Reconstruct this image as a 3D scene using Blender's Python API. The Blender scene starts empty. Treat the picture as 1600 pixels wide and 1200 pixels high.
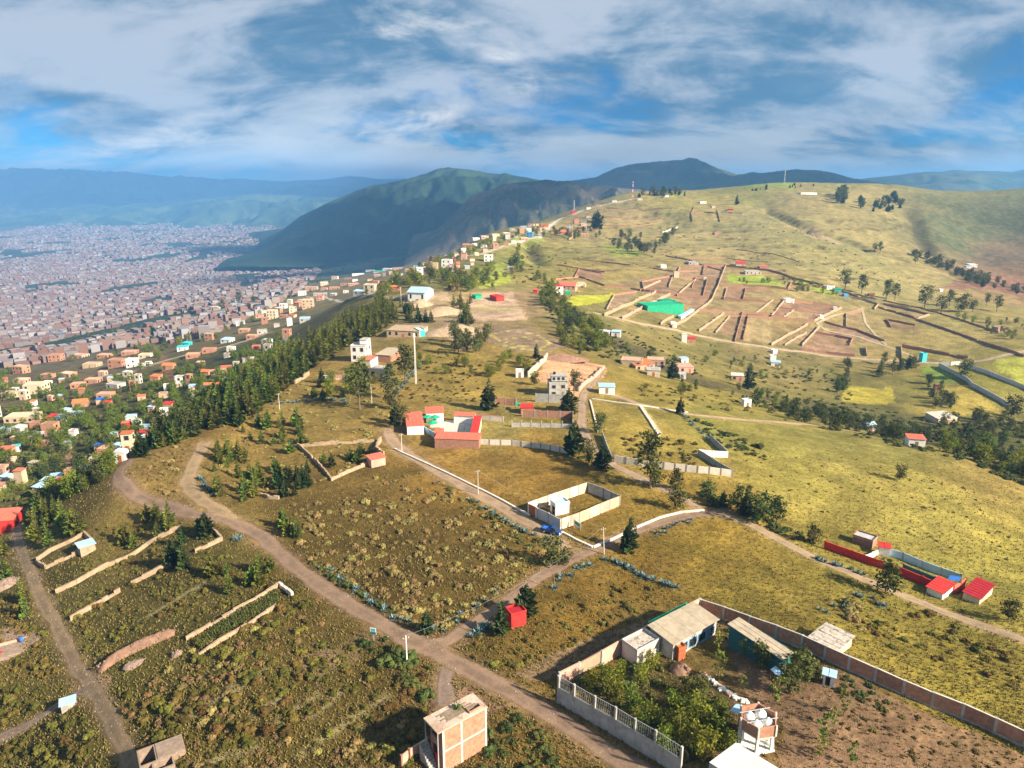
import bpy, bmesh, math, random
import numpy as np
from mathutils import Vector, Matrix
random.seed(7)
RNG = np.random.default_rng(11)
sc = bpy.context.scene
C = sc.collection
R = math.radians
# ------------------------------------------------------------ camera
PITCH, FPX, CAMZ = R(15.6), 1109.0, 70.0
cd = bpy.data.cameras.new('camera')
cd.sensor_width = 36.0
cd.lens = FPX / 1600 * 36
cd.clip_start, cd.clip_end = 1.0, 90000.0
cam = bpy.data.objects.new('camera', cd)
C.objects.link(cam)
cam.location = (0, 0, CAMZ)
cam.rotation_euler = (math.pi / 2 - PITCH, 0, 0)
sc.camera = cam
EXPO = 1.78
# ------------------------------------------------------------ sun, exposure
SUN_AZ, SUN_EL = R(118), R(30)
sd = Vector((math.sin(SUN_AZ) * math.cos(SUN_EL), math.cos(SUN_AZ) * math.cos(SUN_EL), math.sin(SUN_EL)))
sl = bpy.data.lights.new('sun', 'SUN')
sl.energy = 3.8
sl.angle = R(2.2)
sl.color = (1.0, 0.87, 0.66)
sun = bpy.data.objects.new('sun', sl)
C.objects.link(sun)
sun.rotation_euler = (-sd).to_track_quat('-Z', 'Y').to_euler()
sun.location = (300, -200, 400)
sc.view_settings.view_transform = 'Standard'
sc.view_settings.look = 'None'
sc.view_settings.exposure = EXPO
sc.view_settings.gamma = 1.0
sc.view_settings.use_curve_mapping = False
sc.cycles.use_denoising = True
sc.cycles.max_bounces = 5
sc.cycles.diffuse_bounces = 2
sc.cycles.transparent_max_bounces = 6
sc.cycles.volume_bounces = 1
# ------------------------------------------------------------ node helpers
def nn(nt, kind, **kw):
    n = nt.nodes.new(kind)
    for k, v in kw.items():
        if hasattr(n, k): setattr(n, k, v)
        else: n.inputs[k].default_value = v
    return n
def mth(nt, op, a, b=None, clamp=False):
    n = nt.nodes.new('ShaderNodeMath'); n.operation = op; n.use_clamp = clamp
    for i, v in enumerate((a, b)):
        if v is None: continue
        if isinstance(v, (int, float)): n.inputs[i].default_value = v
        else: nt.links.new(v, n.inputs[i])
    return n.outputs[0]
def mix(nt, f, a, b, mode='MIX'):
    n = nt.nodes.new('ShaderNodeMix'); n.data_type = 'RGBA'; n.blend_type = mode
    for s, v in ((n.inputs[0], f), (n.inputs[6], a), (n.inputs[7], b)):
        if isinstance(v, (int, float)): s.default_value = v
        elif isinstance(v, tuple): s.default_value = v if len(v) == 4 else v + (1,)
        else: nt.links.new(v, s)
    return n.outputs[2]
def ramp(nt, v, lo, hi):
    n = nt.nodes.new('ShaderNodeMapRange'); n.interpolation_type = 'SMOOTHSTEP'
    n.inputs[1].default_value = lo; n.inputs[2].default_value = hi
    nt.links.new(v, n.inputs[0]); return n.outputs[0]
def noise(nt, vec, scale, detail=4, rough=0.55, dist=0.0):
    n = nt.nodes.new('ShaderNodeTexNoise')
    n.inputs['Scale'].default_value = scale; n.inputs['Detail'].default_value = detail
    n.inputs['Roughness'].default_value = rough; n.inputs['Distortion'].default_value = dist
    if vec is not None: nt.links.new(vec, n.inputs['Vector'])
    return n.outputs['Fac']
# ------------------------------------------------------------ sky
def build_world():
    w = bpy.data.worlds.new('World'); sc.world = w; w.use_nodes = True
    nt = w.node_tree
    for n in list(nt.nodes): nt.nodes.remove(n)
    L = nt.links
    out = nn(nt, 'ShaderNodeOutputWorld'); bg = nn(nt, 'ShaderNodeBackground')
    L.new(bg.outputs[0], out.inputs[0])
    sky = nn(nt, 'ShaderNodeTexSky', sky_type='NISHITA'); sky.sun_disc = False
    sky.sun_elevation, sky.sun_rotation = SUN_EL, SUN_AZ
    sky.altitude = 2800; sky.air_density = 1.0; sky.dust_density = 0.4; sky.ozone_density = 3.0
    bg.inputs['Strength'].default_value = SKY_STRENGTH
    tc = nn(nt, 'ShaderNodeTexCoord')
    sp = nn(nt, 'ShaderNodeSeparateXYZ'); L.new(tc.outputs['Generated'], sp.inputs[0])
    z = mth(nt, 'MAXIMUM', sp.outputs[2], 0.0)
    zz = mth(nt, 'ADD', z, 0.42)
    cx = mth(nt, 'DIVIDE', sp.outputs[0], zz); cy = mth(nt, 'DIVIDE', sp.outputs[1], zz)
    def plane(sx, sy, ox, oy, oz):
        c = nn(nt, 'ShaderNodeCombineXYZ')
        L.new(mth(nt, 'ADD', mth(nt, 'MULTIPLY', cx, sx), ox), c.inputs[0])
        L.new(mth(nt, 'ADD', mth(nt, 'MULTIPLY', cy, sy), oy), c.inputs[1])
        c.inputs[2].default_value = oz
        return c.outputs[0]
    K = 1.0 / SKY_STRENGTH / 2 ** EXPO
    def col(r, g, b): return (r * K, g * K, b * K, 1)
    # deep blue gaps tinted from the physical sky
    blue = mix(nt, 1.0, sky.outputs[0], (0.02, 0.20, 0.335, 1), 'MULTIPLY')
    # big grey deck, broken by gaps, with soft billows
    big = noise(nt, plane(1.4, 2.0, 3.1, 1.7, 0.3), 1.0, 10, 0.56, 0.3)
    fine = noise(nt, plane(6.0, 6.5, 9.1, 4.2, 2.3), 1.0, 9, 0.62, 0.5)
    den = mth(nt, 'ADD', mth(nt, 'MULTIPLY', big, 0.8), mth(nt, 'MULTIPLY', fine, 0.22))
    den = mth(nt, 'ADD', den, mth(nt, 'MULTIPLY', ramp(nt, sp.outputs[2], 0.03, 0.20), 0.12))
    deck = ramp(nt, den, CLOUD_LO, CLOUD_HI)
    sh = noise(nt, plane(2.0, 3.4, 1.1, 7.7, 5.1), 1.0, 10, 0.58, 0.5)
    sh = mth(nt, 'ADD', mth(nt, 'MULTIPLY', sh, 0.75), mth(nt, 'MULTIPLY', fine, 0.25))
    shade = ramp(nt, sh, 0.42, 0.59)
    grey = mix(nt, shade, col(0.095, 0.225, 0.37), col(0.55, 0.61, 0.69))
    c1 = mix(nt, mth(nt, 'MULTIPLY', deck, 0.95), blue, grey)
    # bright sunlit tops of clouds and streaks
    br = noise(nt, plane(1.6, 2.8, 14.7, 2.9, 8.8), 1.0, 10, 0.58, 0.4)
    br = mth(nt, 'ADD', mth(nt, 'MULTIPLY', br, 0.8), mth(nt, 'MULTIPLY', fine, 0.2))
    brm = ramp(nt, br, 0.525, 0.63)
    c2 = mix(nt, mth(nt, 'MULTIPLY', brm, 0.7), c1, col(0.72, 0.75, 0.78))
    brm2 = ramp(nt, br, 0.575, 0.66)
    c2 = mix(nt, mth(nt, 'MULTIPLY', brm2, 0.8), c2, col(0.98, 0.96, 0.92))
    # wisps just above the hills
    lowm = mth(nt, 'SUBTRACT', 1.0, ramp(nt, sp.outputs[2], 0.03, 0.14))
    st = noise(nt, plane(1.7, 3.4, 5.5, 5.2, 1.8), 1.0, 9, 0.6, 0.4)
    lm = mth(nt, 'MULTIPLY', mth(nt, 'MULTIPLY', lowm, ramp(nt, st, 0.45, 0.58)), 0.85)
    c3 = mix(nt, lm, c2, col(0.70, 0.74, 0.76))
    gr = ramp(nt, sp.outputs[2], -0.02, 0.0)
    c4 = mix(nt, gr, col(0.10, 0.10, 0.08), c3)
    L.new(c4, bg.inputs['Color'])
SKY_STRENGTH = 0.09
CLOUD_LO, CLOUD_HI = 0.42, 0.57
build_world()
# ------------------------------------------------------------ pixel -> ray, terrain heights
CP, SP = math.cos(PITCH), math.sin(PITCH)
def ray(px, py):
    k = (600 - py) / FPX
    return ((px - 800) / FPX, CP + SP * k, -SP + CP * k)
def pt(px, py, D):
    r = ray(px, py); t = D / r[1]
    return (r[0] * t, D, CAMZ + r[2] * t)
def fbm(x, y, scale, octv=4, seed=0, gain=0.5):
    out = np.zeros_like(np.asarray(x, float)); amp, tot = 1.0, 0.0
    x = np.asarray(x, float) / scale + seed * 17.31; y = np.asarray(y, float) / scale + seed * 9.77
    for o in range(octv):
        xi, yi = np.floor(x), np.floor(y); fx, fy = x - xi, y - yi
        fx = fx * fx * (3 - 2 * fx); fy = fy * fy * (3 - 2 * fy)
        def h(a, b):
            n = (a.astype(np.int64) * 374761393 + b.astype(np.int64) * 668265263 + seed * 974634) & 0xFFFFFFFF
            n = ((n ^ (n >> 13)) * 1274126177) & 0xFFFFFFFF
            return ((n ^ (n >> 16)) & 0xFFFF) / 65535.0
        v = (h(xi, yi) * (1 - fx) + h(xi + 1, yi) * fx) * (1 - fy) + (h(xi, yi + 1) * (1 - fx) + h(xi + 1, yi + 1) * fx) * fy
        out += amp * (v - 0.5); tot += amp; amp *= gain; x = x * 2.03 + 5.2; y = y * 2.03 + 1.3
    return out / tot * 2
# control points seen in the photograph: pixel and distance ahead of the camera
CT = [
 (0,1200,88),(0,1000,115),(0,850,160),(30,805,182),(100,772,178),(190,735,168),(200,1000,107),(200,850,142),(400,850,133),(400,1050,92),(400,1200,75),(190,1100,92),
 (-150,1000,122),(-150,850,172),(-200,1200,96),
 (650,1200,73),(800,1200,73),(800,1000,98),(800,800,146),(600,800,146),(600,950,107),(1000,900,120),(1300,1000,97),(1600,1190,74),(1600,1000,101),(1500,900,128),(1300,800,155),(1600,850,150),
 (1800,1190,75),(1800,1000,104),(1850,850,156),
 (1100,700,190),(950,760,158),(800,650,214),(700,600,252),(800,550,305),(900,560,303),(330,660,205),(430,600,258),(520,560,298),(600,500,390),(500,680,195),(400,720,178),(600,600,251),(600,560,292),(330,760,158),
 (1350,682,238),(1480,702,225),(1200,655,245),(1000,640,224),(1600,762,190),(1800,800,185),
 (1300,640,330),(1450,690,288),(1600,702,272),(1800,720,270),(1400,600,405),(1250,580,420),(1300,545,480),(1100,540,440),(1045,480,520),(1500,550,465),(1600,560,435),(1600,640,360),(1800,580,430),(1480,640,350),
 (1250,440,650),(1400,470,620),(1550,480,600),(1750,490,590),(1150,400,770),(1300,380,860),(1400,420,770),(1500,440,745),(1600,462,720),(1750,475,720),
 (1520,395,1000),(1600,430,880),(1600,340,1250),(1500,300,1480),(1600,296,1520),(1430,328,1180),(1438,375,960),(1488,424,820),(1750,300,1500),(1750,420,930),(1900,300,1500),
 (1250,285,1360),(1330,288,1400),(1100,303,1270),(1170,292,1330),(1000,314,1210),(1200,330,1060),(1000,350,1000),(900,380,830),(850,350,1040),(920,322,1200),(990,300,1330),(1000,420,680),(900,450,560),(800,440,545),(850,400,730),(700,400,720),(600,440,532),(650,480,430),(760,370,850),(800,355,960),
 (1400,287,1450),(1100,350,980),
 (880,480,432),(950,530,372),(1000,560,345),(1100,600,318),(1200,622,325),(780,480,432),(800,515,355),
 (190,700,262),(300,622,330),(100,740,245),(0,752,242),(-200,760,240),(400,562,398),(450,525,500),(500,492,600),(550,462,700),(380,480,950),(250,560,525),(0,650,352),(-200,650,350),(0,560,720),(-200,560,720),(150,540,800),(300,500,1000),(450,440,1700),
 (100,500,1400),(0,450,2300),(-250,450,2300),(250,450,2100),(100,400,3700),(400,400,3500),(450,420,2900),(600,420,2100),(650,388,3300),(-300,400,3700),
 (640,440,900),(720,395,1300),(820,365,1900),(930,335,2200),
]
CW = [(-3000,5500,-275),(-1500,5500,-275),(-6000,9000,-280),(-2000,9000,-280),(-9000,13000,-280),(0,9000,-270),(0,5000,-250),(0,3000,-170),(600,2600,-60),(1200,2200,0),(2000,2200,20),(3000,5000,-80),(6000,9000,-120),(9000,13000,-120),(2500,3000,-20),
 (0,10,1),(60,20,0),(-60,20,-4),(-60,-20,-5),(60,-20,0),(0,-20,0)]
CTW = np.array([pt(*c) for c in CT] + CW)
Y0 = 40.0
def uv(X, Y):
    return X / (Y + Y0) * 2.2, np.log(Y + Y0)
_cu, _cv = uv(CTW[:, 0], CTW[:, 1])
_zs = 1.0
def _phi(r2): return np.sqrt(r2 + 0.004)
_A = _phi((_cu[:, None] - _cu[None]) ** 2 + (_cv[:, None] - _cv[None]) ** 2)
_n = len(_cu)
_M = np.zeros((_n + 3, _n + 3)); _M[:_n, :_n] = _A - np.eye(_n) * 0.004
_P = np.stack([np.ones(_n), _cu, _cv], 1); _M[:_n, _n:] = _P; _M[_n:, :_n] = _P.T
_w = np.linalg.solve(_M, np.concatenate([CTW[:, 2], np.zeros(3)]))
def hbase(X, Y):
    u, v = uv(X, Y); s = np.shape(u); u = np.ravel(u); v = np.ravel(v)
    out = np.empty_like(u)
    for i in range(0, len(u), 20000):
        a, b = u[i:i + 20000], v[i:i + 20000]
        k = _phi((a[:, None] - _cu[None]) ** 2 + (b[:, None] - _cv[None]) ** 2)
        out[i:i + 20000] = k @ _w[:_n] + _w[_n] + _w[_n + 1] * a + _w[_n + 2] * b
    return out.reshape(s)
# fan-shaped sheet: fine close by, coarse far away
_py = np.concatenate([np.arange(1330, 420, -2.2), np.arange(420, 330, -1.2), np.arange(330, 296.5, -0.6)])
_Yr = np.array([CAMZ * 1.0 / math.tan(PITCH + math.atan((p - 600) / FPX)) for p in _py])
_Yr = np.concatenate([np.array([-34, -25, -12, 5, 20, 32, 42, 50, 55]), _Yr[_Yr > 57]])
_lastY = _Yr[-1]
_Yr = np.concatenate([_Yr, np.geomspace(_lastY * 1.06, 15000, 14)])
UC = np.concatenate([np.linspace(-1.1, -0.72, 40, endpoint=False), np.linspace(-0.72, 0.72, 640), np.linspace(0.72, 1.1, 41)[1:]])
GY = np.repeat(_Yr[:, None], len(UC), 1); GX = UC[None] * (GY + Y0)
GH = hbase(GX, GY)
_amp = np.clip((GY + 60) / 900, 0.12, 1.0)
GH += fbm(GX, GY, 38, 4, 1) * 1.6 * np.clip(_amp * 1.6, 0, 1) + fbm(GX, GY, 190, 4, 2) * 5.5 * np.clip((GY - 250) / 700, 0, 1) + fbm(GX, GY, 5.5, 3, 3) * 0.16
def ground(X, Y):
    X = np.asarray(X, float); Y = np.asarray(Y, float)
    u = X / (Y + Y0)
    i = np.interp(Y, _Yr, np.arange(len(_Yr))); j = np.interp(u, UC, np.arange(len(UC)))
    i0 = np.clip(i.astype(int), 0, len(_Yr) - 2); j0 = np.clip(j.astype(int), 0, len(UC) - 2)
    fi, fj = i - i0, j - j0
    return (GH[i0, j0] * (1 - fi) * (1 - fj) + GH[i0 + 1, j0] * fi * (1 - fj) + GH[i0, j0 + 1] * (1 - fi) * fj + GH[i0 + 1, j0 + 1] * fi * fj)
_mD = np.geomspace(52, 12000, 1100)
def cast(P):
    """pixels (n,2) -> points where those sight lines meet the ground (n,3)"""
    P = np.asarray(P, float).reshape(-1, 2); out = np.empty((len(P), 3))
    for s in range(0, len(P), 1500):
        Q = P[s:s + 1500]
        k = (600 - Q[:, 1]) / FPX
        dx = (Q[:, 0] - 800) / FPX; dy = CP + SP * k; dz = -SP + CP * k
        X = (dx / dy)[:, None] * _mD[None]; Z = CAMZ + (dz / dy)[:, None] * _mD[None]
        below = Z < ground(X, np.broadcast_to(_mD, X.shape))
        hit = below.any(1); idx = np.where(hit, below.argmax(1), len(_mD) - 1)
        lo = _mD[np.clip(idx - 1, 0, None)]; hi = _mD[idx]
        for _ in range(14):
            m = (lo + hi) / 2
            b = CAMZ + dz / dy * m < ground(dx / dy * m, m)
            hi = np.where(b, m, hi); lo = np.where(b, lo, m)
        D = (lo + hi) / 2
        x = dx / dy * D
        out[s:s + 1500] = np.stack([x, D, ground(x, D)], 1)
    return out
def at(px, py):
    return Vector(cast([(px, py)])[0])
def gz(x, y): return float(ground(x, y))
def inpoly(X, Y, poly):
    r = np.zeros(np.shape(X), bool); n = len(poly)
    for i in range(n):
        x1, y1 = poly[i][:2]; x2, y2 = poly[(i + 1) % n][:2]
        c = ((y1 > Y) != (y2 > Y)) & (X < (x2 - x1) * (Y - y1) / (y2 - y1 + 1e-12) + x1)
        r ^= c
    return r
# the walled yard at the bottom right is levelled up above the road
def terrace(pxpoly, dz, soft):
    W = cast(pxpoly)[:, :2]
    best = np.full(GX.shape, 1e9)
    for a, b in zip(W, np.roll(W, -1, 0)):
        d = b - a; t = np.clip(((GX - a[0]) * d[0] + (GY - a[1]) * d[1]) / (d @ d), 0, 1)
        best = np.minimum(best, np.hypot(GX - a[0] - t * d[0], GY - a[1] - t * d[1]))
    ins = inpoly(GX, GY, W)
    f = np.where(ins, np.clip(best / soft, 0, 1), 0)
    GH[:] = GH + dz * f * f * (3 - 2 * f)
terrace([(872,1098),(896,1112),(960,1148),(1022,1186),(1080,1226),(1700,1400),(1720,1230),(1600,1172),(1410,1086),(1252,1016),(1092,958),(975,1018),(905,1060)], 1.5, 1.2)

def carve(line, width, depth):
    """a gully or a bank cut into the slope"""
    W = cast(line)[:, :2]; best = np.full(GX.shape, 1e9)
    for a, b in zip(W[:-1], W[1:]):
        d = b - a; t = np.clip(((GX - a[0]) * d[0] + (GY - a[1]) * d[1]) / (d @ d), 0, 1)
        best = np.minimum(best, np.hypot(GX - a[0] - t * d[0], GY - a[1] - t * d[1]))
    best = best + fbm(GX, GY, width * 1.5, 3, 77) * width * .35
    GH[:] = GH - depth * np.exp(-(best / width) ** 2)
carve([(1195,328),(1250,352),(1280,368)], 8, 6)
carve([(1262,360),(1310,372),(1360,392),(1405,402)], 7, 5)
carve([(1290,345),(1340,358),(1385,372),(1420,388)], 9, 4)
carve([(826,380),(836,410)], 10, 7)
carve([(1428,335),(1434,362),(1450,392)], 14, 8)
carve([(1240,392),(1300,405),(1360,424)], 5, 2)
carve([(880,482),(930,515),(985,543),(1040,573),(1100,598)], 9, 4)
GH[:] = GH - np.clip((GY - 620) / 400, 0, 1) * np.clip((GX + 100) / 300, 0, 1) * (GY < 1800) * np.clip(np.abs(fbm(GX * .8, GY, 130, 4, 71)) * -9 + 1.4, 0, 2) * 2.2
# ------------------------------------------------------------ ground colours: what grows or lies where
def tag(o, label=None, cat=None, group=None, kind=None):
    if label: o['label'] = label
    if cat: o['category'] = cat
    if group: o['group'] = group
    if kind: o['kind'] = kind
    return o
TINT = [  # pixel, real colour of the ground there
 (0,1190,.080,.066,.022),(200,1100,.088,.074,.022),(400,1150,.092,.072,.022),(100,950,.070,.062,.024),(300,880,.078,.066,.024),(500,1050,.085,.064,.022),(620,1180,.085,.060,.026),
 (250,760,.15,.11,.040),(380,700,.16,.115,.040),(500,880,.100,.068,.021),(650,850,.092,.063,.020),(700,960,.096,.064,.02),(550,780,.105,.072,.023),(740,860,.098,.067,.021),(600,930,.078,.05,.016),(480,640,.19,.14,.05),
 (720,740,.235,.135,.034),(850,730,.235,.14,.036),(900,960,.15,.092,.022),(1000,920,.175,.11,.024),(1100,870,.215,.15,.034),(1030,800,.20,.14,.036),(850,860,.16,.11,.03),
 (1150,960,.205,.158,.036),(1350,1020,.212,.170,.04),(1500,1080,.208,.168,.038),(1300,920,.205,.163,.04),(1150,1100,.14,.09,.05),(1350,1150,.15,.10,.055),(1000,1000,.15,.105,.05),
 (1250,750,.232,.202,.058),(1450,800,.238,.210,.062),(1550,870,.232,.205,.055),(1100,670,.215,.188,.055),(1000,680,.23,.18,.05),(1300,700,.222,.188,.06),(1550,740,.22,.17,.06),
 (900,640,.20,.155,.05),(750,600,.22,.165,.05),(700,560,.22,.165,.05),(850,540,.17,.13,.05),(640,560,.19,.14,.05),(780,660,.19,.16,.06),(1000,610,.20,.16,.045),(1130,620,.19,.155,.045),
 (1300,610,.14,.125,.045),(1250,570,.15,.125,.055),(1400,660,.09,.085,.035),(1550,680,.09,.085,.035),(1350,630,.10,.09,.035),(1450,620,.20,.17,.05),(1550,600,.19,.17,.045),
 (1200,500,.22,.16,.085),(1100,450,.23,.17,.10),(1350,510,.24,.185,.09),(1500,510,.25,.205,.085),(1000,520,.16,.135,.055),(930,500,.12,.12,.045),(1050,540,.16,.135,.05),
 (950,430,.235,.185,.075),(870,430,.20,.17,.06),(1100,380,.25,.21,.105),(1000,370,.23,.195,.095),(1200,350,.252,.214,.11),(1300,400,.262,.222,.105),(1400,440,.262,.222,.105),(1250,310,.22,.18,.09),(1350,320,.24,.20,.095),
 (1180,295,.17,.165,.06),(1080,310,.25,.21,.075),(950,340,.24,.19,.10),(1300,290,.19,.17,.07),
 (1550,330,.13,.135,.075),(1500,370,.12,.13,.07),(1560,400,.17,.125,.09),(1580,435,.21,.125,.085),(1500,300,.16,.15,.07),
 (800,400,.17,.17,.055),(740,430,.16,.165,.05),(680,420,.15,.13,.06),(620,470,.15,.13,.06),(700,500,.26,.19,.12),(560,450,.14,.12,.06),(780,480,.30,.21,.135),
 (300,600,.05,.055,.022),(150,650,.055,.055,.022),(50,700,.055,.06,.022),(200,700,.05,.055,.02),(400,550,.045,.05,.02),(100,600,.12,.095,.06),(50,560,.17,.13,.10),(250,520,.15,.12,.09),(430,490,.17,.14,.08),
 (100,480,.17,.13,.13),(300,440,.13,.12,.12),(100,420,.15,.13,.13),(400,400,.07,.10,.07),(550,420,.05,.075,.05),(200,360,.06,.09,.06),(450,350,.06,.09,.055),(600,380,.05,.07,.045),
]
_tp = cast([t[:2] for t in TINT]); _tu, _tv = uv(_tp[:, 0], _tp[:, 1])
_tc = np.array([t[2:] for t in TINT])
gu, gv = uv(GX, GY)
num = np.zeros(GX.shape + (3,)); den = np.zeros(GX.shape)
_wx = fbm(GX, GY, 26, 3, 5) * 0.05; _wy = fbm(GX, GY, 26, 3, 6) * 0.05
for k in range(len(_tu)):
    w = 1.0 / (((gu + _wx - _tu[k]) ** 2 + (gv + _wy - _tv[k]) ** 2) + 0.0012) ** 1.7
    num += w[..., None] * _tc[k]; den += w
GC = num / den[..., None]
# patchy grass: mottling of the cover itself
m1 = fbm(GX, GY, 9, 4, 21); m2 = fbm(GX, GY, 55, 4, 22); m3 = fbm(GX, GY * 0.6, 320, 4, 23)
GC *= (1 + 0.30 * m1 + 0.22 * m2)[..., None]
GC[..., 2] *= np.where(GY < 1500, .86, 1)
GC[..., 0] *= np.where(GX < 60, 1.04, 1.0) + 0.10 * m2; GC[..., 1] *= 1 - 0.04 * m1
_l = GC.mean(-1, keepdims=True); GC = np.maximum(_l + (GC - _l) * 1.02, .004)
def paint(pxpoly, col, k=1.0, soft=0.0, rough=0.0, seed=3):
    """a field, yard or bare patch: outline given on the photograph, stored as ground coordinates"""
    W = cast(pxpoly)
    X, Y = GX, GY
    if rough:
        X = GX + fbm(GX, GY, rough * 4, 3, seed) * rough; Y = GY + fbm(GX, GY, rough * 4, 3, seed + 1) * rough
    lo, hi = W.min(0), W.max(0)
    m = np.zeros(GX.shape, bool)
    box = (X > lo[0] - 1) & (X < hi[0] + 1) & (Y > lo[1] - 1) & (Y < hi[1] + 1)
    m[box] = inpoly(X[box], Y[box], W)
    var = 1 + 0.22 * m1 + 0.12 * m2
    kk = k * m[..., None]
    GC[:] = GC * (1 - kk) + np.array(col) * var[..., None] * kk
def paint_line(pxline, width, col, k=1.0, edge=0.5, world=None, seed=8):
    W = cast(pxline) if world is None else np.asarray(world)
    best = np.full(GX.shape, 1e9)
    for a, b in zip(W[:-1], W[1:]):
        lo = np.minimum(a, b) - width * 2 - 3; hi = np.maximum(a, b) + width * 2 + 3
        box = (GX > lo[0]) & (GX < hi[0]) & (GY > lo[1]) & (GY < hi[1])
        if not box.any(): continue
        d = b[:2] - a[:2]; L2 = max(d @ d, 1e-9)
        t = np.clip(((GX[box] - a[0]) * d[0] + (GY[box] - a[1]) * d[1]) / L2, 0, 1)
        best[box] = np.minimum(best[box], np.hypot(GX[box] - a[0] - t * d[0], GY[box] - a[1] - t * d[1]))
    best = best + fbm(GX, GY, max(width, 1.0) * 1.5, 3, seed) * width * 0.35
    f = np.clip((width / 2 + edge - best) / (2 * edge), 0, 1) * k
    f = f[..., None]
    GC[:] = GC * (1 - f) + np.array(col) * (1 + 0.15 * m1)[..., None] * f
ROADPTS = []
# fields, plots, yards
paint([(733,460),(800,456),(823,500),(738,503)], (.40,.28,.19), 1, rough=2)
paint([(738,478),(812,476),(818,486),(738,489)], (.34,.27,.14), .8, rough=3)
paint([(628,459),(700,456),(705,474),(632,474)], (.33,.24,.15), .9, rough=2)
paint([(752,510),(830,512),(884,540),(850,553),(800,548),(760,530)], (.20,.14,.095), 1, rough=1.5)
paint([(836,592),(858,556),(948,572),(950,580),(930,602),(912,628),(870,604)], (.46,.27,.155), 1, rough=1)
paint([(878,478),(900,461),(962,457),(940,474),(892,481)], (.34,.34,.035), 1, rough=3)
paint([(735,442),(782,425),(800,432),(795,442),(750,452)], (.27,.30,.045), 1, rough=3)
paint([(740,428),(765,412),(792,410),(790,425)], (.24,.27,.05), 1, rough=3)
paint([(800,372),(845,368),(850,378),(800,384)], (.24,.27,.05), 1, rough=3)
paint([(940,384),(975,382),(1010,398),(960,402)], (.22,.24,.05), 1, rough=3)
paint([(1138,428),(1210,434),(1226,449),(1136,443)], (.24,.30,.045), 1, rough=2)
paint([(1235,437),(1260,436),(1312,460),(1290,462)], (.24,.28,.045), 1, rough=2)
paint([(1320,606),(1395,606),(1398,630),(1370,632),(1316,628)], (.30,.25,.04), 1, rough=1.5)
paint([(1475,607),(1510,604),(1572,648),(1560,652),(1492,648)], (.29,.225,.05), 1, rough=1.5)
paint([(1440,572),(1476,572),(1500,598),(1450,600)], (.16,.21,.04), 1, rough=2)
paint([(1545,566),(1600,556),(1640,560),(1640,606),(1590,600)], (.29,.29,.05), 1, rough=2)
paint([(1205,490),(1228,468),(1316,482),(1272,502)], (.22,.135,.085), 1, rough=.6)
paint([(1062,418),(1133,416),(1128,434),(1020,438)], (.27,.18,.115), 1, rough=2)
paint([(1000,440),(1100,436),(1122,462),(1010,464)], (.24,.17,.09), 1, rough=2)
paint([(945,496),(1025,458),(1044,462),(974,502)], (.26,.185,.10), 1, rough=.6)
paint([(1250,546),(1272,520),(1335,520),(1330,560)], (.25,.16,.095), 1, rough=.8)
paint([(1285,505),(1340,515),(1378,532),(1360,538)], (.22,.14,.095), 1, rough=1)
paint([(1460,450),(1530,430),(1640,430),(1640,470),(1560,455)], (.22,.11,.075), .8, rough=8)
paint([(1085,322),(1140,320),(1150,345),(1082,346)], (.27,.215,.085), .8, rough=3)
paint([(1165,296),(1200,286),(1260,284),(1240,296)], (.20,.23,.05), .9, rough=6)
paint([(1040,300),(1075,303),(1050,310)], (.26,.27,.06), .9, rough=3)
paint([(640,704),(870,708),(800,760),(740,742)], (.235,.15,.04), .35, rough=4)
paint([(1190,1010),(1120,960),(1095,945),(1080,975),(1140,1020),(1170,1090),(1215,1125),(1225,1215),(1640,1215),(1640,1195),(1330,1062)], (.205,.125,.075), .9, rough=2)
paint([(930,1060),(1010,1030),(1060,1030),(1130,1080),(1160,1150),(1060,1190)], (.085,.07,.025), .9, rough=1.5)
paint([(820,1040),(900,1010),(1000,965),(1060,950),(1040,965),(930,1020),(860,1060)], (.22,.145,.09), .85, rough=3)
paint([(690,1075),(740,1065),(800,1090),(760,1150),(720,1180),(690,1160)], (.24,.14,.10), .85, rough=3)
paint([(0,985),(45,975),(62,1000),(0,1040),(-40,1050),(-40,985)], (.30,.20,.155), .9, rough=.6)
paint([(105,1070),(140,1050),(175,1060),(180,1100),(130,1100)], (.28,.175,.125), .8, rough=1.5)
paint([(240,545),(262,560),(280,600),(265,620),(255,590)], (.22,.11,.07), .8, rough=2)
paint([(88,700),(110,700),(118,722),(100,728)], (.30,.17,.12), 1, rough=1.5)
paint([(745,510),(700,500),(690,520),(720,548),(740,540)], (.36,.26,.19), .8, rough=2)
paint([(1125,446),(1200,451),(1208,490),(1140,487)], (.25,.185,.085), 1, rough=1)
paint([(1135,493),(1205,497),(1205,536),(1095,518)], (.27,.205,.10), 1, rough=1)
paint([(1052,463),(1106,468),(1090,490),(1066,498),(1086,482)], (.23,.15,.09), 1, rough=.6)
paint([(1002,457),(1050,433),(1125,436),(1112,468)], (.21,.135,.08), .9, rough=1)
paint([(1092,500),(1128,492),(1096,515),(1060,508)], (.20,.155,.065), .9, rough=1)
paint([(950,447),(1000,455),(1030,440),(1000,432)], (.22,.16,.085), .8, rough=2)
paint([(1200,452),(1236,444),(1300,466),(1228,468)], (.27,.21,.085), .9, rough=1)
paint([(1380,477),(1450,493),(1432,498),(1374,481)], (.24,.18,.09), .9, rough=.6)
paint([(1210,538),(1262,510),(1278,514),(1252,540)], (.24,.17,.09), .9, rough=1)
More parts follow.
